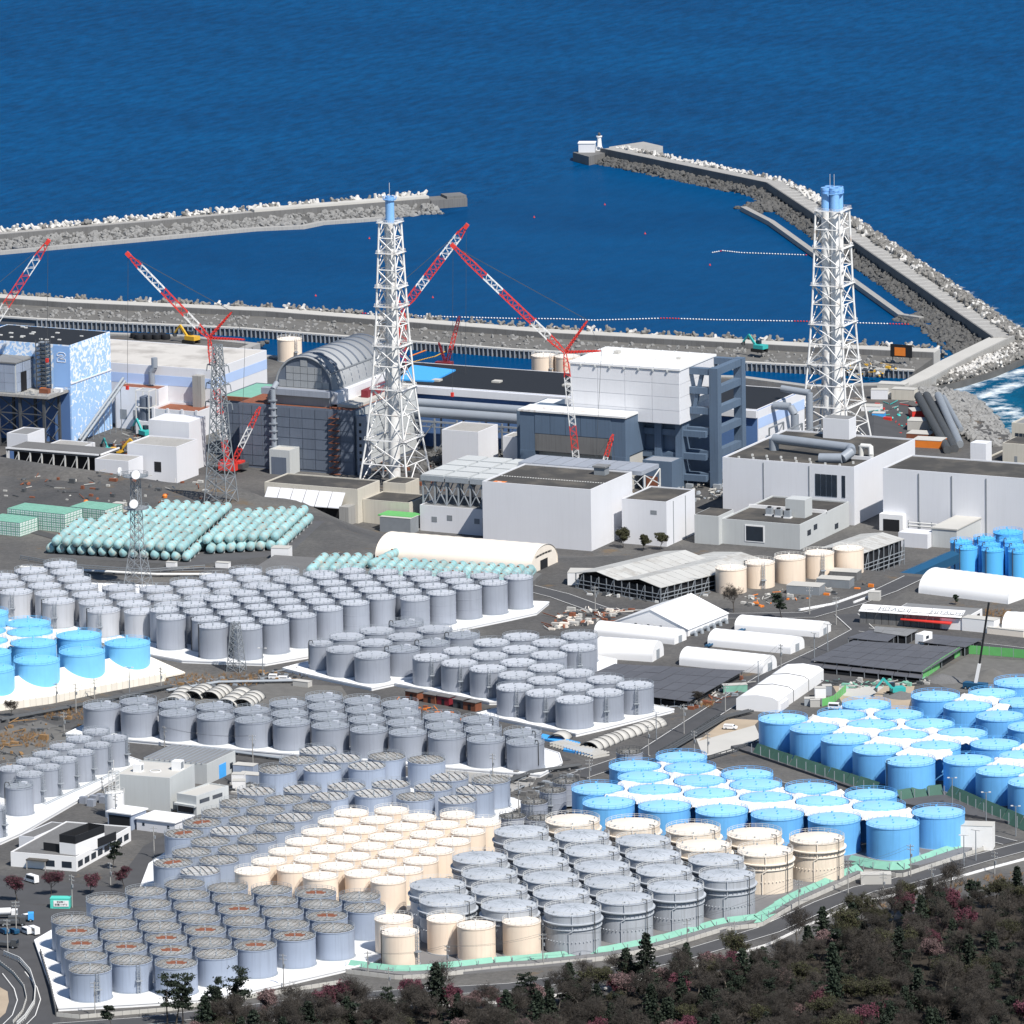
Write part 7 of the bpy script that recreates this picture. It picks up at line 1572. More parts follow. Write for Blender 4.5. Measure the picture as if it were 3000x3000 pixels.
fence('road_barrier', 'white block barrier along the junction road', [(2340, 1790), (2440, 1772), (2560, 1730)], .8, 'bright_white', 'rail_white', 2.5, cat='barrier', thick=.4)
fence('road_barrier', 'second white block barrier beside the junction road', [(2500, 1768), (2570, 1742)], .8, 'bright_white', 'rail_white', 2.5, cat='barrier', thick=.4)
fence('yard_fence', 'thin fence along the lane below the turquoise tanks', [(60, 1640), (200, 1665), (420, 1680), (600, 1668)], 1.6, None, 'tower_steel', 4, cat='fence')
fence('yard_fence', 'thin rail fence beside the slanted half pipes', [(2040, 2240), (2200, 2190), (2260, 2160)], 1.6, None, 'dark_steel', 3, cat='fence')
# ================================================================ pipe runs
def pipes(label, pts, n, r, h, m='rail_steel'):
    W_ = [G(x, y) for x, y in pts]; o = W_[0]; t = thing('pipe_run', label, 'pipes', (o[0], o[1], o[2]))
    base = [w[:2] for w in W_]
    for k in range(n):
        pp = off_path(base, (k-(n-1)/2)*r*3.0); MB().tube([(p[0]-o[0], p[1]-o[1], float(terr(*p))-o[2]+h+r) for p in pp], r, 8).build('pipe', MAT[m], t)
    b = MB(); L = plen(W_)
    for k in range(int(L/6)+1):
        q, nn = along(base, min(1, k*6/L)); z = float(terr(*q))-o[2]; q = q-o[:2]; b.box(q[0]-.4, q[1]-.4, z-.3, q[0]+.4, q[1]+.4, z+h+.05)
    b.build('supports', MAT['concrete_dark'], t)
for lab, pts, n, r, h, m in (('twin dark pipes beside the ivory slatted wall', [(0, 2118), (230, 2075), (500, 2018)], 2, .45, .6, 'dark_steel'),
    ('long grey pipe along the lane by the gravel yard', [(490, 2030), (640, 2005), (880, 2000)], 2, .35, .5, 'rail_steel'),
    ('dark pipe bundle along the diagonal road', [(1800, 2270), (1935, 2220), (2120, 2110), (2200, 2090)], 3, .35, .7, 'dark_steel'),
    ('pale pipe run below the radio mast', [(60, 1668), (240, 1678), (460, 1690), (620, 1690)], 2, .35, .6, 'rail_white'),
    ('grey pipe beside the white pad of the paired row', [(130, 2365), (250, 2310), (345, 2268)], 2, .35, .4, 'rail_steel'),
    ('grey pipe run before the long white pad', [(560, 2192), (800, 2225), (1000, 2250)], 2, .35, .5, 'rail_steel'),
    ('dark pipe run leading to the small banded tanks', [(1480, 2300), (1560, 2270), (1700, 2250)], 3, .3, .8, 'dark_steel'),
    ('dark blue pipes beside the gable tent', [(2070, 1900), (2140, 1868), (2200, 1840)], 2, .35, .5, 'tarp_blue')): pipes(lab, pts, n, r, h, m)
# big corrugated ducts by the shore
for k, (a, c) in enumerate((((2690, 1160), (2776, 1318)), ((2714, 1158), (2796, 1314)), ((2748, 1158), (2812, 1302)), ((2764, 1162), (2816, 1258)))):
    A, B_ = P(*a, 9.0), P(*c, 11.5); r = thing('corrugated_duct', 'huge dark corrugated duct running down to the shore', 'duct', A, 0, 'corrugated ducts by the shore'); b = MB(); R = (1.65, 1.65, 1.5, .9)[k]
    MB().cyl((0, 0, 0), B_-A, R, n=16).build('duct', MAT['dark_steel' if k < 2 else 'tower_steel'], r); d = (B_-A)/np.linalg.norm(B_-A); L = np.linalg.norm(B_-A)
    for q in np.arange(1, L, 2.6): b.cyl(d*q, d*(q+.9), R+.12, n=16)
    tag(b.build('rings', MAT['dark_steel' if k < 2 else 'pipe_grey'], r), kind='stuff')
for k in range(18):
    p = P(2600+k*9.6, 1152+k*.4, 6); tag(MB().lathe([(.9, 0), (.95, 1.9), (.8, 2.2), (.02, 2.3)], 10).build('concrete_weight', MAT['concrete_pale'], None, (p[0], p[1], float(terr(p[0], p[1])) if terr(p[0], p[1]) > 0 else 5.5)), 'round concrete weight in the row above the corrugated ducts', 'weight', 'row of concrete weights')
# ================================================================ poles
def pole_proto(name, label, h, arms, lamp, group, m='concrete'):
    r = thing(name, label, 'pole', group=group); MB().cyl((0, 0, -.3), (0, 0, h), .2, .13, n=8).build('post', MAT[m], r)
    for k in range(arms): MB().bar((-1.1, 0, h-.6-k*1.1), (1.1, 0, h-.6-k*1.1), .12).build('cross_arm', MAT['tower_steel'], r)
    if arms:
        b = MB()
        for k in range(arms):
            for x in (-1, -.4, .4, 1): b.cyl((x, 0, h-.55-k*1.1), (x, 0, h-.25-k*1.1), .07, n=6)
        tag(b.build('insulators', MAT['rail_white'], r), kind='stuff'); MB().cyl((.35, 0, h-3.8), (.35, 0, h-2.9), .28, n=8).build('transformer', MAT['tower_steel'], r)
    if lamp: MB().bar((-1.2, 0, h), (1.2, 0, h), .1).build('lamp_bar', MAT['tower_steel'], r); MB().box(-1.5, -.25, h, -.8, .25, h+.25).build('lamp', MAT['rail_white'], r); MB().box(.8, -.25, h, 1.5, .25, h+.25).build('lamp', MAT['rail_white'], r)
    return r
UP = [(223, 2088, 2000), (277, 2047, 1990), (472, 2014, 1975), (188, 2146, 2090), (482, 2189, 2131), (741, 2241, 2155), (340, 2420, 2330), (48, 2735, 2619), (23, 2790, 2680), (212, 2658, 2560), (324, 2592, 2515), (279, 2976, 2875), (452, 2514, 2430),
      (1078, 2856, 2782), (1140, 2933, 2828), (831, 2894, 2801), (1311, 2867, 2763), (1591, 2832, 2740), (1822, 2762, 2720), (2014, 2790, 2677), (2152, 2766, 2697), (2341, 2673, 2565), (2485, 2619, 2510), (2668, 2568, 2462), (2588, 2622, 2545), (2730, 2598, 2560),
      (1900, 2214, 2127), (2004, 2150, 2062), (2125, 2088, 1999), (1727, 2286, 2220), (2034, 2202, 2147), (2074, 2208, 2162), (2288, 1971, 1890), (1744, 1800, 1706), (2372, 1800, 1714), (2450, 1830, 1750), (1520, 2380, 2265), (1084, 2225, 2180), (1444, 2270, 2226), (1003, 2390, 2330), (166, 2060, 2020), (2914, 2560, 2490), (300, 2340, 2290)]
LP = [(380, 2037, 1985), (2824, 2537, 2440), (2859, 2522, 2421), (2976, 2450, 2363), (2889, 2409, 2328), (2790, 2366, 2293), (1923, 2169, 2076), (2222, 2018, 1921), (2425, 1909, 1752), (2386, 1936, 1847), (2037, 1772, 1725), (770, 1980, 1935)]
pu = {h: Placer(pole_proto('utility_pole', 'concrete utility pole with cross arms and wires beside the yard roads', h, 2, False, 'utility poles')) for h in (7, 10)}
pl_ = Placer(pole_proto('lamp_post', 'slim post with a pair of floodlights over the yard', 9.5, 0, True, 'floodlight posts', 'tower_steel'))
PP = []
for x, y, t in UP:
    p = G(x, y); h = (y-t)/(LENS_PX/np.linalg.norm(p-CAM))/.97; q = pu[7 if h < 8.3 else 10].put((p[0], p[1], p[2]-.1), random.uniform(-.5, .5)); PP.append((p, 7 if h < 8.3 else 10))
for x, y, t in LP:
    p = G(x, y); pl_.put((p[0], p[1], p[2]-.1), random.uniform(-.5, .5))
def wire(i, j):
    (a, ha), (c, hc) = PP[i], PP[j]; b = MB(); A, C_ = a+(0, 0, ha-.4), c+(0, 0, hc-.4)
    for s in (-.9, .9):
        pts = [A+(C_-A)*t+np.array((s, 0, -1.2*4*t*(1-t))) for t in np.linspace(0, 1, 9)]
        for u, v in zip(pts[:-1], pts[1:]): b.bar(u-A, v-A, .05)
    tag(b.build('power_line', MAT['dark_steel'], None, A), 'pair of thin wires slung between two roadside poles', 'wire', 'wires between the poles')
for i, j in ((13, 16), (16, 17), (17, 19), (19, 21), (21, 22), (22, 23), (26, 27), (27, 28), (28, 32), (0, 1), (1, 2), (4, 5)): wire(i, j)
# ================================================================ vehicles
def wheels(r, xs, w, rad):
    for x in xs:
        for s in (-1, 1):
            q = MB().cyl((x, s*w, rad), (x, s*(w-.22), rad), rad, n=12).build('wheel', MAT['tyre'], r); MB().cyl((x, s*(w+.01), rad), (x, s*(w-.05), rad), rad*.55, n=8).build('rim', MAT['rail_steel'], q)
def van(label, px, py, rz, m, group=None, L=4.6, H=2.0):
    p = G(px, py); r = thing('van', label, 'van', (p[0], p[1], p[2]+.06), rz, group); pr = [(-L/2, .35), (L/2, .35), (L/2, .95), (L/2-.75, 1.15), (L/2-1.35, H), (-L/2+.1, H), (-L/2, 1.2)]; n = len(pr)
    MB().add([(x, -.85, z) for x, z in pr]+[(x, .85, z) for x, z in pr], [tuple(range(n)), tuple(reversed(range(n, 2*n)))]+[(k, n+k, n+(k+1) % n, (k+1) % n) for k in range(n)]).build('body', MAT[m], r)
    for s in (-1, 1): MB().box(-L/2+.3, s*.86-.02, 1.2, L/2-1.35, s*.86+.02, H-.25).build('side_window', MAT['glass'], r)
    a, c = (L/2-.72, 1.18), (L/2-1.3, H-.08); MB().add([(a[0]+.03, -.75, a[1]), (a[0]+.03, .75, a[1]), (c[0]+.03, .72, c[1]), (c[0]+.03, -.72, c[1])], [(0, 1, 2, 3)]).build('windscreen', MAT['glass'], r)
    for s in (-.6, .6): MB().box(L/2-.02, s-.16, .62, L/2+.05, s+.16, .82).build('headlight', MAT['bright_white'], r)
    wheels(r, (-L/2+.9, L/2-.9), .86, .35); return r
def truck(label, px, py, rz, mc, mb, L=7.5, group=None, tank=False):
    p = G(px, py); r = thing('truck', label, 'truck', (p[0], p[1], p[2]+.06), rz, group); MB().box(L/2-1.7, -1.1, .6, L/2, 1.1, 2.6).build('cab', MAT[mc], r); MB().box(L/2-.02, -.95, 1.5, L/2+.05, .95, 2.4).build('windscreen', MAT['glass'], r)
    MB().box(-L/2, -.9, .6, L/2-1.7, .9, .85).build('chassis', MAT['dark_steel'], r)
    if tank: MB().cyl((-L/2+.2, 0, 1.9), (L/2-1.9, 0, 2.1), 1.05, n=16).build('mixer_drum', MAT[mb], r)
    else: MB().box(-L/2, -1.12, .86, L/2-1.8, 1.12, 1.7).build('load_bed', MAT[mb], r)
    wheels(r, (-L/2+.9, -L/2+2.0, L/2-1), 1.1, .48); return r
van('white van parked at the front bay line', 76, 2735, 2.6, 'bright_white'); van('larger white minibus beside the parked van', 97, 2736, 2.6, 'bright_white', None, 5.2, 2.3); van('white minibus in the lot below the office', 92, 2585, 2.7, 'bright_white', None, 5.6, 2.4)
van('small white car near the blue trucks', 77, 2692, 2.6, 'bright_white', None, 3.8, 1.5); van('white van at the blue tank pad edge', 2448, 2078, .2, 'bright_white', None, 4.8, 2.1); van('blue van on the mole near the orange board', 2584, 1054, .3, 'tarp_blue', None, 4.8, 2.0); van('white pickup on the pale concrete lot', 2140, 2137, .2, 'bright_white', None, 4.4, 1.6)
truck('blue truck parked in the corner lot', 62, 2700, .5, 'bright_blue', 'dark_steel'); truck('dark truck beside the blue truck', 38, 2712, .5, 'dark_steel', 'dark_steel'); truck('white mixer truck at the edge of the corner lot', 12, 2690, .4, 'bright_white', 'bright_white', 8, None, True); truck('long dark trailer in the corner lot', 5, 2775, .1, 'dark_steel', 'dark_steel', 10); van('blue car behind the parked van', 40, 2735, 2.6, 'tarp_blue', None, 4.2, 1.5); van('dark blue car at the lot edge', 12, 2735, 2.6, 'tarp_blue', None, 4.2, 1.5)
for k, (x, y) in enumerate(((805, 1990), (835, 1996))): van('small white van on the gravel yard by the white pad', x, y, .3, 'bright_white', 'white vans on the gravel yard', 4.0, 1.7)
def excavator(label, px, py, rz, m, s=1.0, z=None):
    p = G(px, py) if z is None else P(px, py, z); r = thing('excavator', label, 'excavator', (p[0], p[1], p[2]-.05), rz); r.scale = (s, s, s)
    for t in (-1.1, 1.1): MB().box(-2.1, t-.35, 0, 2.1, t+.35, .9).build('track', MAT['tyre'], r)
    MB().box(-2.2, -1.3, 1.0, 1.3, 1.3, 2.1).build('house', MAT[m], r); MB().box(.2, -1.3, 2.1, 1.5, -.2, 3.2).build('cab', MAT['glass'], r)
    MB().bar((.9, .4, 1.7), (3.6, .4, 4.7), .5, .6).build('boom', MAT[m], r); MB().bar((3.5, .4, 4.7), (5.6, .4, 2.4), .38, .45).build('arm', MAT[m], r); MB().add([(5.3, -.2, 2.5), (6.1, -.2, 2.0), (5.4, -.2, 1.3), (5.3, 1.0, 2.5), (6.1, 1.0, 2.0), (5.4, 1.0, 1.3)], [(0, 2, 1), (3, 4, 5), (0, 1, 4, 3), (1, 2, 5, 4), (2, 0, 3, 5)]).build('bucket', MAT['dark_steel'], r)
excavator('teal excavator beside the white annex', 425, 1282, 2.6, 'teal', 1.5, 10); excavator('teal excavator on the rubble yard', 478, 1312, 2.9, 'teal', 1.4, 10); excavator('yellow excavator with arm down on the rubble yard', 345, 1335, .1, 'yellow', 1.5, 10); excavator('teal excavator behind the yellow one', 322, 1328, 2.5, 'teal', 1.2, 10)
excavator('teal excavator digging at the dark soil heap', 2625, 2036, 3.9, 'teal', 1.3); excavator('teal excavator on the mole beyond the white box', 2225, 1030, 2.9, 'teal', 1.5, 5.7); excavator('yellow excavator on the land edge behind the white hall', 560, 1005, 2.9, 'yellow', 1.6, 4)
p = G(2858, 2020); mc = thing('mobile_crane', 'mobile crane with long black and white boom on the building site', 'crane', (p[0], p[1], p[2]-.05)); o = np.array(mc.location); tp = V(2897, 1765, p)-o; md = tp*.3
MB().bar((0, 0, 2), md, .9).build('lower_boom', MAT['bright_white'], mc); MB().bar(md, tp, .55).build('upper_boom', MAT['black'], mc); MB().box(-4, -1.4, .6, 4, 1.4, 2.4).build('carrier', MAT['tarp_blue'], mc); wheels(mc, (-3, -1.5, 1.5, 3), 1.4, .6)
for k, (x, y, hh, rr) in enumerate(((2905, 1985, 3.4, 9), (2760, 1992, 2.2, 8), (2640, 2040, 1.8, 7))):
    p = G(x, y); b = MB(); vs = [(0, 0, hh)]; 
    for j in range(1, 5):
        for q in range(18): a = 2*math.pi*q/18; f = rr*j/4*random.uniform(.92, 1.08); vs.append((f*math.cos(a), f*math.sin(a)*.8, hh*(1-j/4)**1.2-(.1 if j == 4 else 0)))
    fs = [(0, 1+q, 1+(q+1) % 18) for q in range(18)]+[(1+18*j+q, 19+18*j+q, 19+18*j+(q+1) % 18, 1+18*j+(q+1) % 18) for j in range(3) for q in range(18)]
    b.add(vs, fs, True); tag(b.build('soil_heap', MAT['gravel' if k == 0 else 'concrete_dark'], None, p), ('grey cone of gravel behind the mobile crane', 'low dark soil heap on the grey site', 'dark soil heap at the teal excavator')[k], 'heap')
# ================================================================ containers, boards, small huts
def box_thing(name, label, cat, px, py, w, d, h, m, rz=0.0, z=None, group=None, ribs=0):
    p = G(px, py) if z is None else P(px, py, z); r = thing(name, label, cat, (p[0], p[1], p[2]-.05), rz, group); MB().box(-w/2, 0, 0, w/2, d, h).build('body', MAT[m], r); MB().box(-w/2-.08, -.08, h, w/2+.08, d+.08, h+.14).build('roof', MAT[m if ribs else 'concrete_pale'], r)
    for k in range(ribs): MB().box(-w/2+(k+.5)*w/ribs-.06, -.06, .1, -w/2+(k+.5)*w/ribs+.06, .02, h-.1).build('rib', MAT[m], r)
    return r
mk('mint', (0.10, 0.60, 0.50), .5, .08, .5)
gc = box_thing('container', 'mint green container carrying a white sign board', 'container', 176, 2662, 5.8, 3.2, 3.0, 'mint', .35, ribs=8); MB().box(-1.9, -.16, .7, 2.6, -.07, 2.5).build('sign_board', MAT['bright_white'], gc)
for k, (tx, z, sz) in enumerate((('安全第一', 2.1, .62), ('安藤ハザマ', 1.25, .78))):
    me = text_mesh(tx, sz); me.materials.clear(); me.materials.append(MAT['black']); t = obj('lettering', me, gc, (.35, -.19, z)); t.rotation_euler = (math.pi/2, 0, 0)
ctn = [('white', 'bright_white', 1300, 1595, 4, 'by the dark pad of turquoise tanks', None), ]
for lab, x, y, w, d, h, m, rz in (('white tarpaulin wrapped crate stack by the turquoise tanks', 820, 1640, 6.5, 5, 4.2, 'bright_white', .2), ('white shrouded machine on the lane below turquoise tanks', 650, 1665, 5, 2.4, 2.0, 'bright_white', .1), ('small white trailer on the lane below turquoise tanks', 500, 1662, 3.6, 2, 1.8, 'bright_white', .1),
    ('pale cabin beside the orange buoys on the slope', 346, 1500, 4.5, 3, 3.2, 'beige_wall', 0), ('green flat skip near the caged containers', 296, 1500, 6.5, 6, 1.6, 'sheet_green', .3), ('green roofed cage beside the beige block', 1158, 1562, 13, 7, 6, 'tower_steel', 0.0), ('white ice cream shaped hut by the small blue gate', 700, 2312, 4, 3, 2.6, 'bright_white', .4), ('blue grey storage cabin beside the warehouse', 712, 2268, 7, 4, 2.8, 'blue_grey_paint', .05), ('second blue grey cabin beside the warehouse', 726, 2295, 7, 4, 2.8, 'blue_grey_paint', .05), ('white wrapped pallet near the blue door', 697, 2300, 4, 3.2, 3.4, 'bright_white', .3),
    ('grey concrete box on the gravel yard', 880, 2012, 6, 2.6, 1.8, 'concrete_pale', -.1), ('pale green glass tank rack beside the dark roof', 2155, 2030, 8, 3, 2.6, 'net_green', .6), ('white air handling unit beside the green sheet fence', 2404, 2046, 3.6, 3, 3.4, 'bright_white', .5), ('grey air handling unit beside the green sheet fence', 2424, 2038, 3, 3, 3.2, 'pipe_grey', .5), ('grey cabinet pair behind the long white tent', 2372, 2068, 3.4, 2.6, 2.4, 'rail_steel', .4), ('pale cabinet by the long white tent', 2388, 2072, 3.2, 2.6, 2.4, 'concrete_pale', .4), ('white sheeted block at the blue pad corner', 2840, 2490, 14, 6, 7.5, 'membrane', .25), ('pale concrete toilet block below the netting', 2567, 2592, 9, 4, 3.0, 'concrete_pale', .45), ('blue roofed open store on the lane', 2470, 1700, 10, 6, 3, 'concrete_dark', .1), ('white roofed open store on the lane', 2352, 1742, 12, 7, 3, 'tower_steel', .1), ('white roofed second store on the lane', 2440, 1722, 12, 6, 3, 'tower_steel', .1), ('white tent hut behind the sheds', 1700, 1715, 9, 8, 4.5, 'bright_white', .3), ('stacked timber by the white barrel tent end', 2945, 1862, 14, 4, 2.2, 'cream_roof', -.1), ('pale container on the lane beside cream tanks', 2560, 1760, 4, 3, 3, 'concrete_pale', .2), ('white site office stack below the lettered canopies', 2865, 1852, 12, 5, 4.5, 'bright_white', -.05),
    ('blue tipped hut on the shore yard', 2576, 1170, 7, 4, 4, 'white_wall', .3), ('pale shed on the shore yard', 2610, 1160, 12, 6, 5, 'concrete_pale', .1), ('pale booth beside the corrugated ducts', 2645, 1172, 10, 5, 4.5, 'beige_wall', .1), ('red tank group on the shore yard', 2690, 1225, 5, 8, 3, 'red_paint', .6), ('stack of grey crates by the corrugated ducts', 2690, 1262, 9, 8, 4, 'concrete_pale', .2), ('orange steel stack behind the white building', 2715, 1312, 12, 8, 3, 'orange', .1), ('rust red scaffold stack behind the white building', 2690, 1300, 10, 8, 4, 'rust', .1), ('white sheeted pile on the shore yard', 2550, 1205, 8, 6, 2, 'bright_white', .2), ('blue sheeted pile on the shore yard', 2572, 1225, 5, 4, 2, 'bright_blue', .2)):
    box_thing('container', lab, 'container', x, y, w, d, h, m, rz)
gx_ = box_thing('steel_cage', 'open green topped steel cage by the cream block', 'cage', 1158, 1558, 14, 8, .3, 'tower_steel'); MB().box(-7.2, -.2, 5.8, 7.2, 8.2, 6.3).build('green_top', MAT['sheet_green'], gx_)
for k, (x, y, w, d) in enumerate(((70, 1370, 16, 6), (150, 1374, 10, 5))):
    p = P(x, y, 22); tag(MB().box(-w/2, 0, 0, w/2, d, .5).build('blue_awning', MAT['bright_blue'], None, (p[0], p[1], 21)), ('wide bright blue awning above the pipe trench', 'narrow bright blue awning above the pipe trench')[k], 'awning')
p = P(2640, 1050, 6); sg = thing('sign_board', 'black board with a big orange panel on the mole', 'sign', (p[0], p[1], 5.5)); MB().box(-5, 0, 1, 5, .4, 6.5).build('board', MAT['black'], sg); MB().box(-3, -.1, 1.6, 2, -.01, 5.2).build('panel', MAT['orange'], sg)
for x in (-4, 4): MB().bar((x, .2, -.2), (x, .2, 1.2), .4).build('leg', MAT['dark_steel'], sg)
for k in range(8):
    p = P(395+k*13, 990+(k % 2)*4, 4); tag(MB().lathe([(1.9, 0), (2.1, 1), (1.9, 2.2), (.3, 2.5)], 12).build('black_bag', MAT['black'], None, (p[0], p[1], 3.95)), 'big round black bag in the row on the land edge', 'bag', 'black bags on the land edge')
for x, y in ((252, 1475), (483, 1458), (648, 1490)):
    p = G(x, y); tag(MB().lathe([(.9, 0), (1.0, .8), (.6, 1.4), (.1, 1.5)], 10).build('orange_tank', MAT['orange'], None, p), 'small orange drum on the dark slope', 'drum', 'orange drums on the slope')
# damaged white building, pipe shed and low roof in the rubble area
q = blk('damaged_building', 'broken white two level block at the foot of the pylon', -198, 62, -176, 80, 10, 24, 'white_wall', 'concrete', .5); ab(q, 'upper_box', 'white_wall', -200, 84, 10, -182, 98, 30); ab(q, 'opening', 'black', -186, 61.9, 14, -183, 62.1, 18)
q = blk('block_building', 'small white block in front of the broken one', -205, 48, -190, 60, 10, 20, 'white_wall', 'concrete', .4)
fr = thing('frame_building', 'roofless steel framed shed with flat roof near the pylon', 'shed', (-205, 52, 10)); MB().box(-42, 0, 10, 0, 16, 10.8).build('roof', MAT['concrete_dark'], fr); MB().box(-42.3, -.3, 10.8, .3, .2, 11.4).build('roof_edge', MAT['bright_white'], fr); MB().box(-41, 4, 0, -1, 15.5, 9.9).build('interior_shade', MAT['black'], fr); MB().box(-.1, -.3, 10.8, .3, 16, 11.4).build('roof_edge', MAT['bright_white'], fr)  # black box behind the posts paints the shade inside the frame
for k in range(9): MB().bar((-42+k*5.25, .3, -.5), (-42+k*5.25, .3, 10), .5).build('post', MAT['rail_white'], fr)
b = MB()
for k in range(0, 8): b.bar((-42+k*5.25, .3, 0), (-36.75+k*5.25, .3, 9.5), .25)
b.build('braces', MAT['rail_white'], fr)
def clutter(label, pts, n, smin, smax, ms, zfix=None):
    W_ = [G(x, y) if zfix is None else P(x, y, zfix) for x, y in pts]; lo, hi = np.min(W_, 0), np.max(W_, 0); b = {m: MB() for m in ms}
    poly = [(w[0], w[1]) for w in W_]
    def inside(x, y):
        c = False
        for i in range(len(poly)):
            (x1, y1), (x2, y2) = poly[i], poly[i-1]
            if (y1 > y) != (y2 > y) and x < (x2-x1)*(y-y1)/(y2-y1)+x1: c = not c
        return c
    k = 0
    while k < n:
        x, y = random.uniform(lo[0], hi[0]), random.uniform(lo[1], hi[1])
        if not inside(x, y): n -= .25; continue
        k += 1; z = float(terr(x, y)) if zfix is None else zfix; m = random.choice(ms); s = random.uniform(smin, smax); t = random.random()
        if t < .5: b[m].box(x, y, z-.1, x+s*random.uniform(.6, 2.2), y+s*random.uniform(.5, 1.2), z+s*random.uniform(.3, 1.1))
        elif t < .8: a = random.uniform(0, 3.1); b[m].bar((x, y, z+.3), (x+s*4*math.cos(a), y+s*4*math.sin(a), z+.3+random.uniform(0, .8)), .25)
        else: v, f = random.choice(ROCKS); b[m].add(rot_rand(v)*s*.7+np.array((x, y, z+.2)), f)
    for m, bb in b.items():
        if bb.v: tag(bb.build('yard_clutter', MAT[m]), label % m.replace('_', ' '), 'clutter', kind='stuff')
clutter('rubble and %s scraps on the demolition yard', [(300, 1360), (560, 1350), (560, 1290), (400, 1270), (310, 1310)], 240, .6, 1.8, ['concrete_dark', 'rust', 'concrete_pale', 'dark_steel'], 10)
clutter('%s bits of plant between slope and shed', [(0, 1400), (250, 1395), (460, 1380), (600, 1420), (620, 1480), (0, 1460)], 200, .5, 1.6, ['dark_steel', 'concrete_pale', 'rust'])
clutter('%s fittings heaped behind the white tents', [(1600, 1850), (1740, 1830), (1800, 1810), (1850, 1790), (1650, 1790)], 170, .5, 1.8, ['dark_steel', 'concrete_pale', 'cream_roof', 'rust'])
clutter('%s fittings strewn round the dark roof edge', [(1900, 2075), (2050, 2060), (2180, 1980), (2160, 2040), (2000, 2085)], 90, .5, 1.5, ['rail_steel', 'concrete_pale', 'rust'])
clutter('%s pieces beside the pipe lane', [(480, 2010), (880, 1955), (900, 1985), (520, 2035)], 160, .4, 1.4, ['dark_steel', 'rail_steel', 'dry_grass', 'concrete_dark'])
clutter('%s pieces round the small banded tanks', [(1450, 2270), (1700, 2235), (1690, 2290), (1500, 2420)], 150, .4, 1.4, ['dark_steel', 'rail_steel', 'concrete_dark'])
clutter('%s pieces below the pad edge', [(1160, 2050), (1420, 2110), (1400, 2135), (1160, 2085)], 90, .4, 1.3, ['rust', 'concrete_dark', 'orange'])
clutter('%s heaps in the lane beside the paired row', [(0, 2100), (240, 2070), (250, 2140), (120, 2240), (0, 2260)], 140, .5, 1.5, ['dry_grass', 'concrete_dark', 'dark_steel'])
clutter('%s gear along the site edge', [(2420, 2000), (2720, 1995), (2700, 2010), (2450, 2020)], 120, .4, 1.5, ['dark_steel', 'net_green', 'concrete_pale'])
clutter('%s plant round the stack foot', [(1060, 1460), (1290, 1440), (1290, 1370), (1100, 1360)], 120, .6, 1.8, ['dark_steel', 'concrete_dark', 'rust'], 10)
clutter('%s parts between the white boxes', [(1900, 1470), (2110, 1470), (2130, 1380), (2040, 1390)], 120, .6, 2.0, ['dark_steel', 'concrete_pale', 'rail_steel'], 10)
clutter('%s gear on the shore yard', [(2500, 1300), (2540, 1190), (2690, 1175), (2740, 1290)], 120, .5, 1.6, ['concrete_pale', 'dark_steel', 'red_paint', 'teal'])
clutter('%s bits along the lane of cream tanks', [(2120, 1760), (2500, 1690), (2560, 1720), (2200, 1785)], 130, .4, 1.4, ['concrete_pale', 'dark_steel', 'orange'])
clutter('%s gear on the mole end', [(2420, 1085), (2560, 1062), (2640, 1075), (2560, 1110)], 70, .5, 1.6, ['concrete_pale', 'dark_steel', 'yellow'], 5)
clutter('%s bits by the warehouse', [(640, 2300), (760, 2260), (780, 2310), (680, 2330)], 50, .4, 1.3, ['concrete_pale', 'dark_steel'])
clutter('%s pipework on the open shed front', [(1690, 1740), (1930, 1770), (2100, 1745), (1930, 1735)], 120, .4, 1.4, ['dark_steel', 'tower_steel', 'rail_white'])
# ================================================================ trees
def seg3(b, p, q, r0, r1):
    d = q-p; L = np.linalg.norm(d)
    if L < 1e-5: return
    d = d/L; a = np.cross(d, (0.3, 0.2, 0.93)); a /= max(1e-6, np.linalg.norm(a)); c = np.cross(d, a); vs = []
    for k in range(3): t = 2.094*k; u = a*math.cos(t)+c*math.sin(t); vs += [p+u*r0, q+u*r1]
    b.add(vs, [(0, 2, 3, 1), (2, 4, 5, 3), (4, 0, 1, 5)])
def grow_tree(seed, H, spread, levels, r0, kids, tips):
    R_ = random.Random(seed); trunk, twig = MB(), MB()
    def rec(p, d, L, r, lv):
        n = 3 if lv == 0 else 2; q = p
        for i in range(n):
            dd = d+np.array([R_.gauss(0, .10+.05*lv) for _ in range(3)]); dd /= np.linalg.norm(dd); e = q+dd*L/n; rr = r*(1-.25*(i+1)/n); seg3(trunk if lv < 2 else twig, q, e, r*(1-.25*i/n), rr); q, d = e, dd
            if lv < levels and (lv > 0 or i > 0):
                for _ in range(kids[lv] if i < n-1 else kids[lv]+1):
                    a = R_.uniform(0, 6.28); s = spread*R_.uniform(.6, 1.2); up = np.array((math.cos(a)*s, math.sin(a)*s, R_.uniform(.25, .8))); nd = d*.6+up; nd /= np.linalg.norm(nd); rec(q, nd, L*R_.uniform(.5, .72), rr*.62, lv+1)
        if lv == levels: tips.append(q)
    rec(np.zeros(3), np.array((0, 0, 1.)), H*.5, r0, 0); return trunk, twig
def leafy(b, c, n, rad, s, R_, flat=1.0):
    for _ in range(n):
        p = np.array([R_.gauss(0, rad*.5), R_.gauss(0, rad*.5), R_.gauss(0, rad*.5*flat)])+c; u = np.array([R_.gauss(0, 1) for _ in range(3)]); u /= np.linalg.norm(u); v = np.cross(u, [R_.gauss(0, 1) for _ in range(3)]); v /= max(1e-6, np.linalg.norm(v)); q = s*R_.uniform(.6, 1.4); b.add([p-u*q, p+v*q*.6, p+u*q, p-v*q*.6], [(0, 1, 2, 3)])
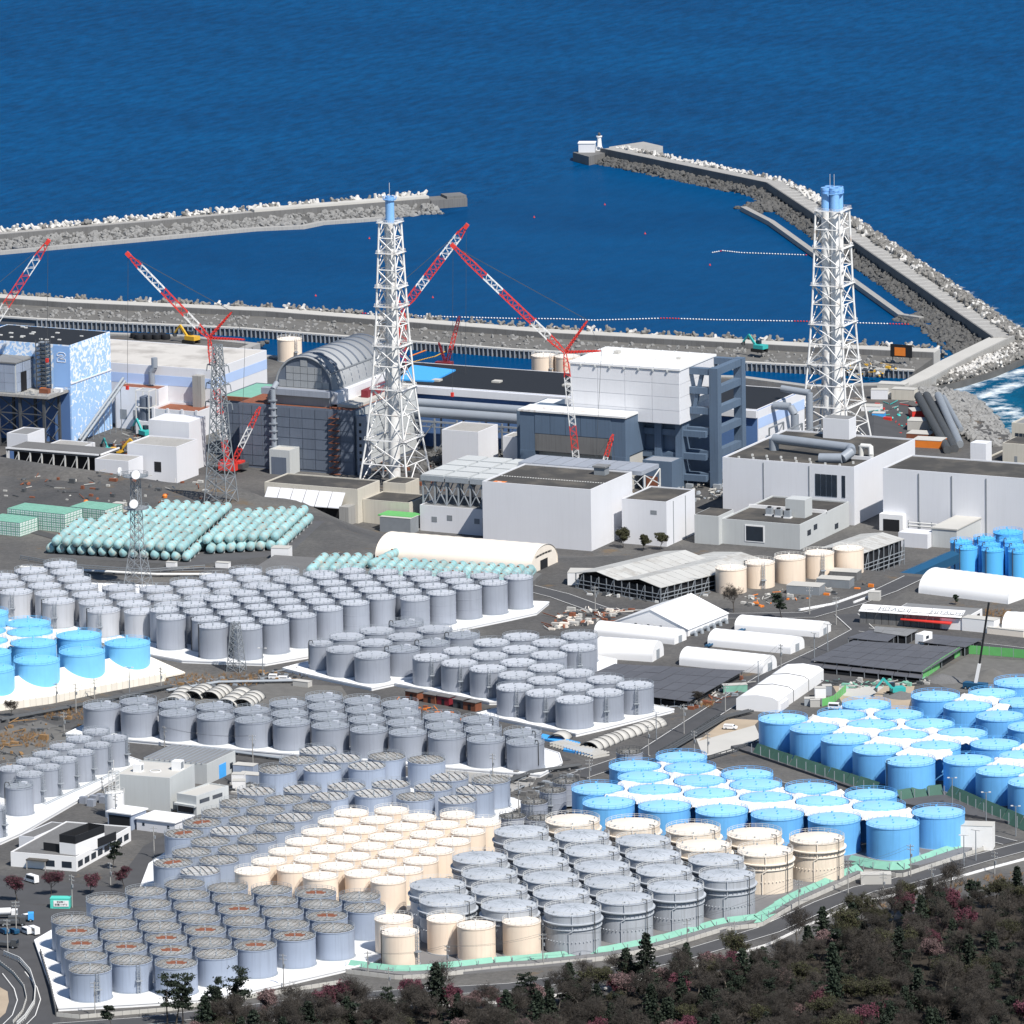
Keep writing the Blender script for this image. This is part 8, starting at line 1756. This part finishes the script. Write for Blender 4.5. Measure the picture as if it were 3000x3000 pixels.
def bare(seed, label, group, H, mt='bark', mw='twig', leaf=None, ln=0, ls=.2):
    r = thing('bare_tree' if not leaf else 'flowering_tree', label, 'tree', group=group); tips = []; tr, tw = grow_tree(seed, H, .95, 4, H*.02, (2, 2, 2, 2), tips)
    tr.build('trunk', MAT[mt], r); R_ = random.Random(seed)
    for t in tips:
        for _ in range(3): d = np.array([R_.gauss(0, 1), R_.gauss(0, 1), R_.gauss(.5, .7)]); d /= np.linalg.norm(d); seg3(tw, t, t+d*H*R_.uniform(.05, .11), .035, .02)
    tag(tw.build('crown', MAT[mw], r), kind='stuff')
    if leaf:
        lb = MB()
        for t in tips: leafy(lb, t, ln, H*.06, ls, R_)
        tag(lb.build('blossom' if leaf in ('plum', 'blossom') else 'foliage', MAT[leaf], r), kind='stuff')
    return r
def conifer(seed, label, group, H, w=.28, m='evergreen'):
    r = thing('conifer', label, 'tree', group=group); R_ = random.Random(seed); MB().cyl((0, 0, -.3), (0, 0, H), H*.022, .05, n=7).build('trunk', MAT['bark'], r); b = MB()
    for k in range(70):
        t = .10+.9*(k/70)**.9; z = H*t; L = H*w*(1-t)**.75*R_.uniform(.7, 1.2)+.3; a = k*2.4+R_.uniform(-.4, .4); d = np.array((math.cos(a), math.sin(a), -.15))
        for j in range(1, 6): leafy(b, np.array((0, 0, z))+d*L*j/5, 7, .55+.1*L*(1-j/6), .42, R_, .5)
    tag(b.build('crown', MAT[m], r), kind='stuff'); return r
def pine(seed, label, group, H, m='evergreen'):
    r = thing('pine_tree', label, 'tree', group=group); R_ = random.Random(seed); tb, b = MB(), MB(); p = np.zeros(3); d = np.array((0, 0, 1.)); pts = [p]
    for k in range(7): d = d+np.array((R_.gauss(0, .10), R_.gauss(0, .10), .1)); d /= np.linalg.norm(d); q = p+d*H/7.5; tb.cyl(p-(0, 0, .3 if k == 0 else 0), q, H*.02*(1-k/8), H*.02*(1-(k+1)/8), n=6); p = q; pts.append(p)
    for k in range(22):
        i = R_.randint(3, 7); a = R_.uniform(0, 6.28); L = H*.22*R_.uniform(.5, 1.1)*(1.2-.08*i); e = pts[i]+np.array((math.cos(a)*L, math.sin(a)*L, R_.uniform(.1, .5)*L)); seg3(tb, pts[i], e, .09, .04); leafy(b, e, 55, H*.085, .32, R_, .45); leafy(b, pts[i]*.4+e*.6, 25, H*.06, .28, R_, .45)
    tb.build('trunk', MAT['bark'], r); tag(b.build('crown', MAT[m], r), kind='stuff'); return r
bt = [Placer(bare(11+k, 'bare grey brown tree in the wood beside the front road', 'bare trees in the roadside wood', (10.5, 12, 13, 11, 12.5, 9.5)[k], 'bark' if k % 2 else 'pale_bark', 'twig')) for k in range(6)]
bo = [Placer(bare(31+k, 'olive budding tree in the wood beside the front road', 'olive budding trees in the wood', 10+k, 'bark', 'twig', 'olive_leaf', 9, .2)) for k in range(2)]
bp = [Placer(bare(41+k, 'plum pink blossoming tree in the roadside wood', 'plum blossom trees in the wood', 8.5+k, 'bark', 'twig', 'plum', 14, .2)) for k in range(2)]
bs = [Placer(bare(51+k, 'pale pink blossoming tree in the roadside wood', 'pale blossom trees in the wood', 8.5+k, 'bark', 'twig', 'blossom', 12, .18)) for k in range(2)]
cn = [Placer(conifer(61+k, 'dark pointed conifer in the wood beside the front road', 'dark conifers in the wood', 11.5+2*k, .24+.03*k)) for k in range(3)]
pn = [Placer(pine(71+k, 'dark round headed evergreen in the roadside wood', 'dark evergreens in the wood', 10+1.5*k)) for k in range(3)]
BND = [(560, 3000), (760, 2992), (1000, 2972), (1250, 2955), (1500, 2940), (1780, 2905), (2000, 2862), (2200, 2815), (2400, 2752), (2600, 2690), (2800, 2640), (3150, 2560)]
bxs = [q[0] for q in BND]; bys = [q[1] for q in BND]
def plant(pls, px, py, s=1.0):
    p = G(px, py); o = random.choice(pls).put((p[0], p[1], p[2]-.1), random.uniform(0, 6.28)); o.scale = (s, s, s*random.uniform(.9, 1.1)); return o
n = 0; tries = 0; taken = []
while n < 470 and tries < 16000:
    tries += 1; px, py = random.uniform(560, 3120), random.uniform(2600, 3150); lim = np.interp(px, bxs, bys)
    if py < lim+8: continue
    p = G(px, py); dmin = 3.9
    if any((p[0]-a)**2+(p[1]-c)**2 < dmin*dmin for a, c in taken): continue
    taken.append((p[0], p[1])); n += 1; t = random.random(); edge = py < lim+60
    if t < .46: plant(bt, px, py, random.uniform(.75, 1.05))
    elif t < .55: plant(bo, px, py, random.uniform(.7, 1.0))
    elif t < .605: plant(bp, px, py, random.uniform(.7, 1.0))
    elif t < .655: plant(bs, px, py, random.uniform(.7, 1.0))
    elif t < .80: plant(cn, px, py, random.uniform(.6, 1.0))
    else: plant(pn, px, py, random.uniform(.6, .95))
# trees that stand alone
for lab, kind, x, y, H in (('tall dark conifer beside its twin in front of the cone tanks', 'c', 1895, 2925, 19), ('shorter dark conifer leaning against the tall one', 'c', 1835, 2910, 13), ('tall dark pine before the corner block tanks', 'p', 700, 3005, 17), ('thin dark pine pair beside the white pad', 'p', 490, 3000, 14.5), ('second thin dark pine beside the white pad', 'p', 515, 3003, 14), ('third thin dark pine beside the white pad', 'p', 535, 3001, 12), ('slim dark pine near the tall one', 'p', 622, 3002, 13),
        ('small pine at the corner of the white pad', 'p', 328, 3012, 7), ('cloud pruned pine beside the white office', 'p', 330, 2545, 8.5), ('spreading dark pine at the junction', 'p', 2290, 1812, 9.5), ('leafless dark bush at the cream tank foot', 'b', 2150, 1795, 9), ('small bare tree beside the lower white box', 'g', 1825, 1605, 6.5), ('green bush under the lower white box window', 'g', 1885, 1612, 5.5), ('second green bush under the lower white box', 'g', 1935, 1612, 6), ('small round bush before the big white barrel tent', 'p', 2800, 1772, 3.5), ('plum tree beside the parking lot wall', 'm', 365, 2605, 6), ('plum tree behind the mint green container', 'm', 150, 2620, 7), ('plum tree at the lot edge by the office', 'm', 50, 2640, 7.5), ('small plum tree at the corner block edge', 'm', 265, 2620, 6), ('bare shrub at the ivory slatted wall', 'b', 32, 2098, 5), ('bare shrub on the dark roof corner', 'b', 2045, 2070, 5)):
    p = G(x, y)
    o = {'c': lambda: conifer(x, lab, None, H, .26), 'p': lambda: pine(x, lab, None, H), 'b': lambda: bare(x, lab, None, H), 'g': lambda: bare(x, lab, None, H, 'bark', 'twig', 'olive_leaf', 10, .2), 'm': lambda: bare(x, lab, None, H, 'bark', 'twig', 'plum', 5, .16)}[kind]()
    o.location = (p[0], p[1], p[2]-.1)
# ground under the wood
mk('leaf_litter', (0.030, 0.024, 0.018), .95, .4, .3, rvar=0, bump=.5)
b = MB(); top = [G(x, y+10) for x, y in BND]; bot = [G(x, 3420) for x, _ in BND]
b.add([(q[0], q[1], q[2]+.05) for q in top]+[(q[0], q[1], q[2]+.05) for q in bot], [(len(BND)+k, len(BND)+k+1, k+1, k) for k in range(len(BND)-1)])
tag(b.build('forest_floor', MAT['leaf_litter']), kind='structure')
b = MB(); R_ = random.Random(3)
for k in range(3200):
    px = random.uniform(560, 3100); lim = np.interp(px, bxs, bys); py = random.uniform(lim-14, 3250); p = G(px, py)
    for _ in range(5): d = np.array((R_.gauss(0, .5), R_.gauss(0, .5), R_.uniform(.4, 1.3))); seg3(b, p, p+d*R_.uniform(.8, 2.0), .05, .02)
    if k % 3 == 0: leafy(b, p+(0, 0, .7), 8, 1.0, .28, R_, .6)
tag(b.build('undergrowth', MAT['twig']), 'tangled brown undergrowth below the roadside trees', 'undergrowth', kind='stuff')
b = MB()
for (x0, x1, y0, y1, n_) in ((2550, 3000, 2560, 2680, 500), (480, 760, 1975, 2010, 160), (130, 250, 2080, 2110, 90), (0, 140, 2150, 2190, 130), (2880, 2960, 1790, 1830, 120), (2050, 2090, 2055, 2075, 40)):
    for _ in range(n_):
        px, py = random.uniform(x0, x1), random.uniform(y0, y1)
        if x0 == 2550 and abs(py-(np.interp(px, [2550, 3000], [2670, 2555]))) > 14: continue
        p = G(px, py)
        for _ in range(7): d = np.array((R_.gauss(0, .45), R_.gauss(0, .45), 1)); seg3(b, p, p+d*R_.uniform(.5, 1.3), .06, .02)
tag(b.build('dry_grass', MAT['dry_grass']), 'tufts of tawny dry grass along banks and verges', 'grass', kind='stuff')
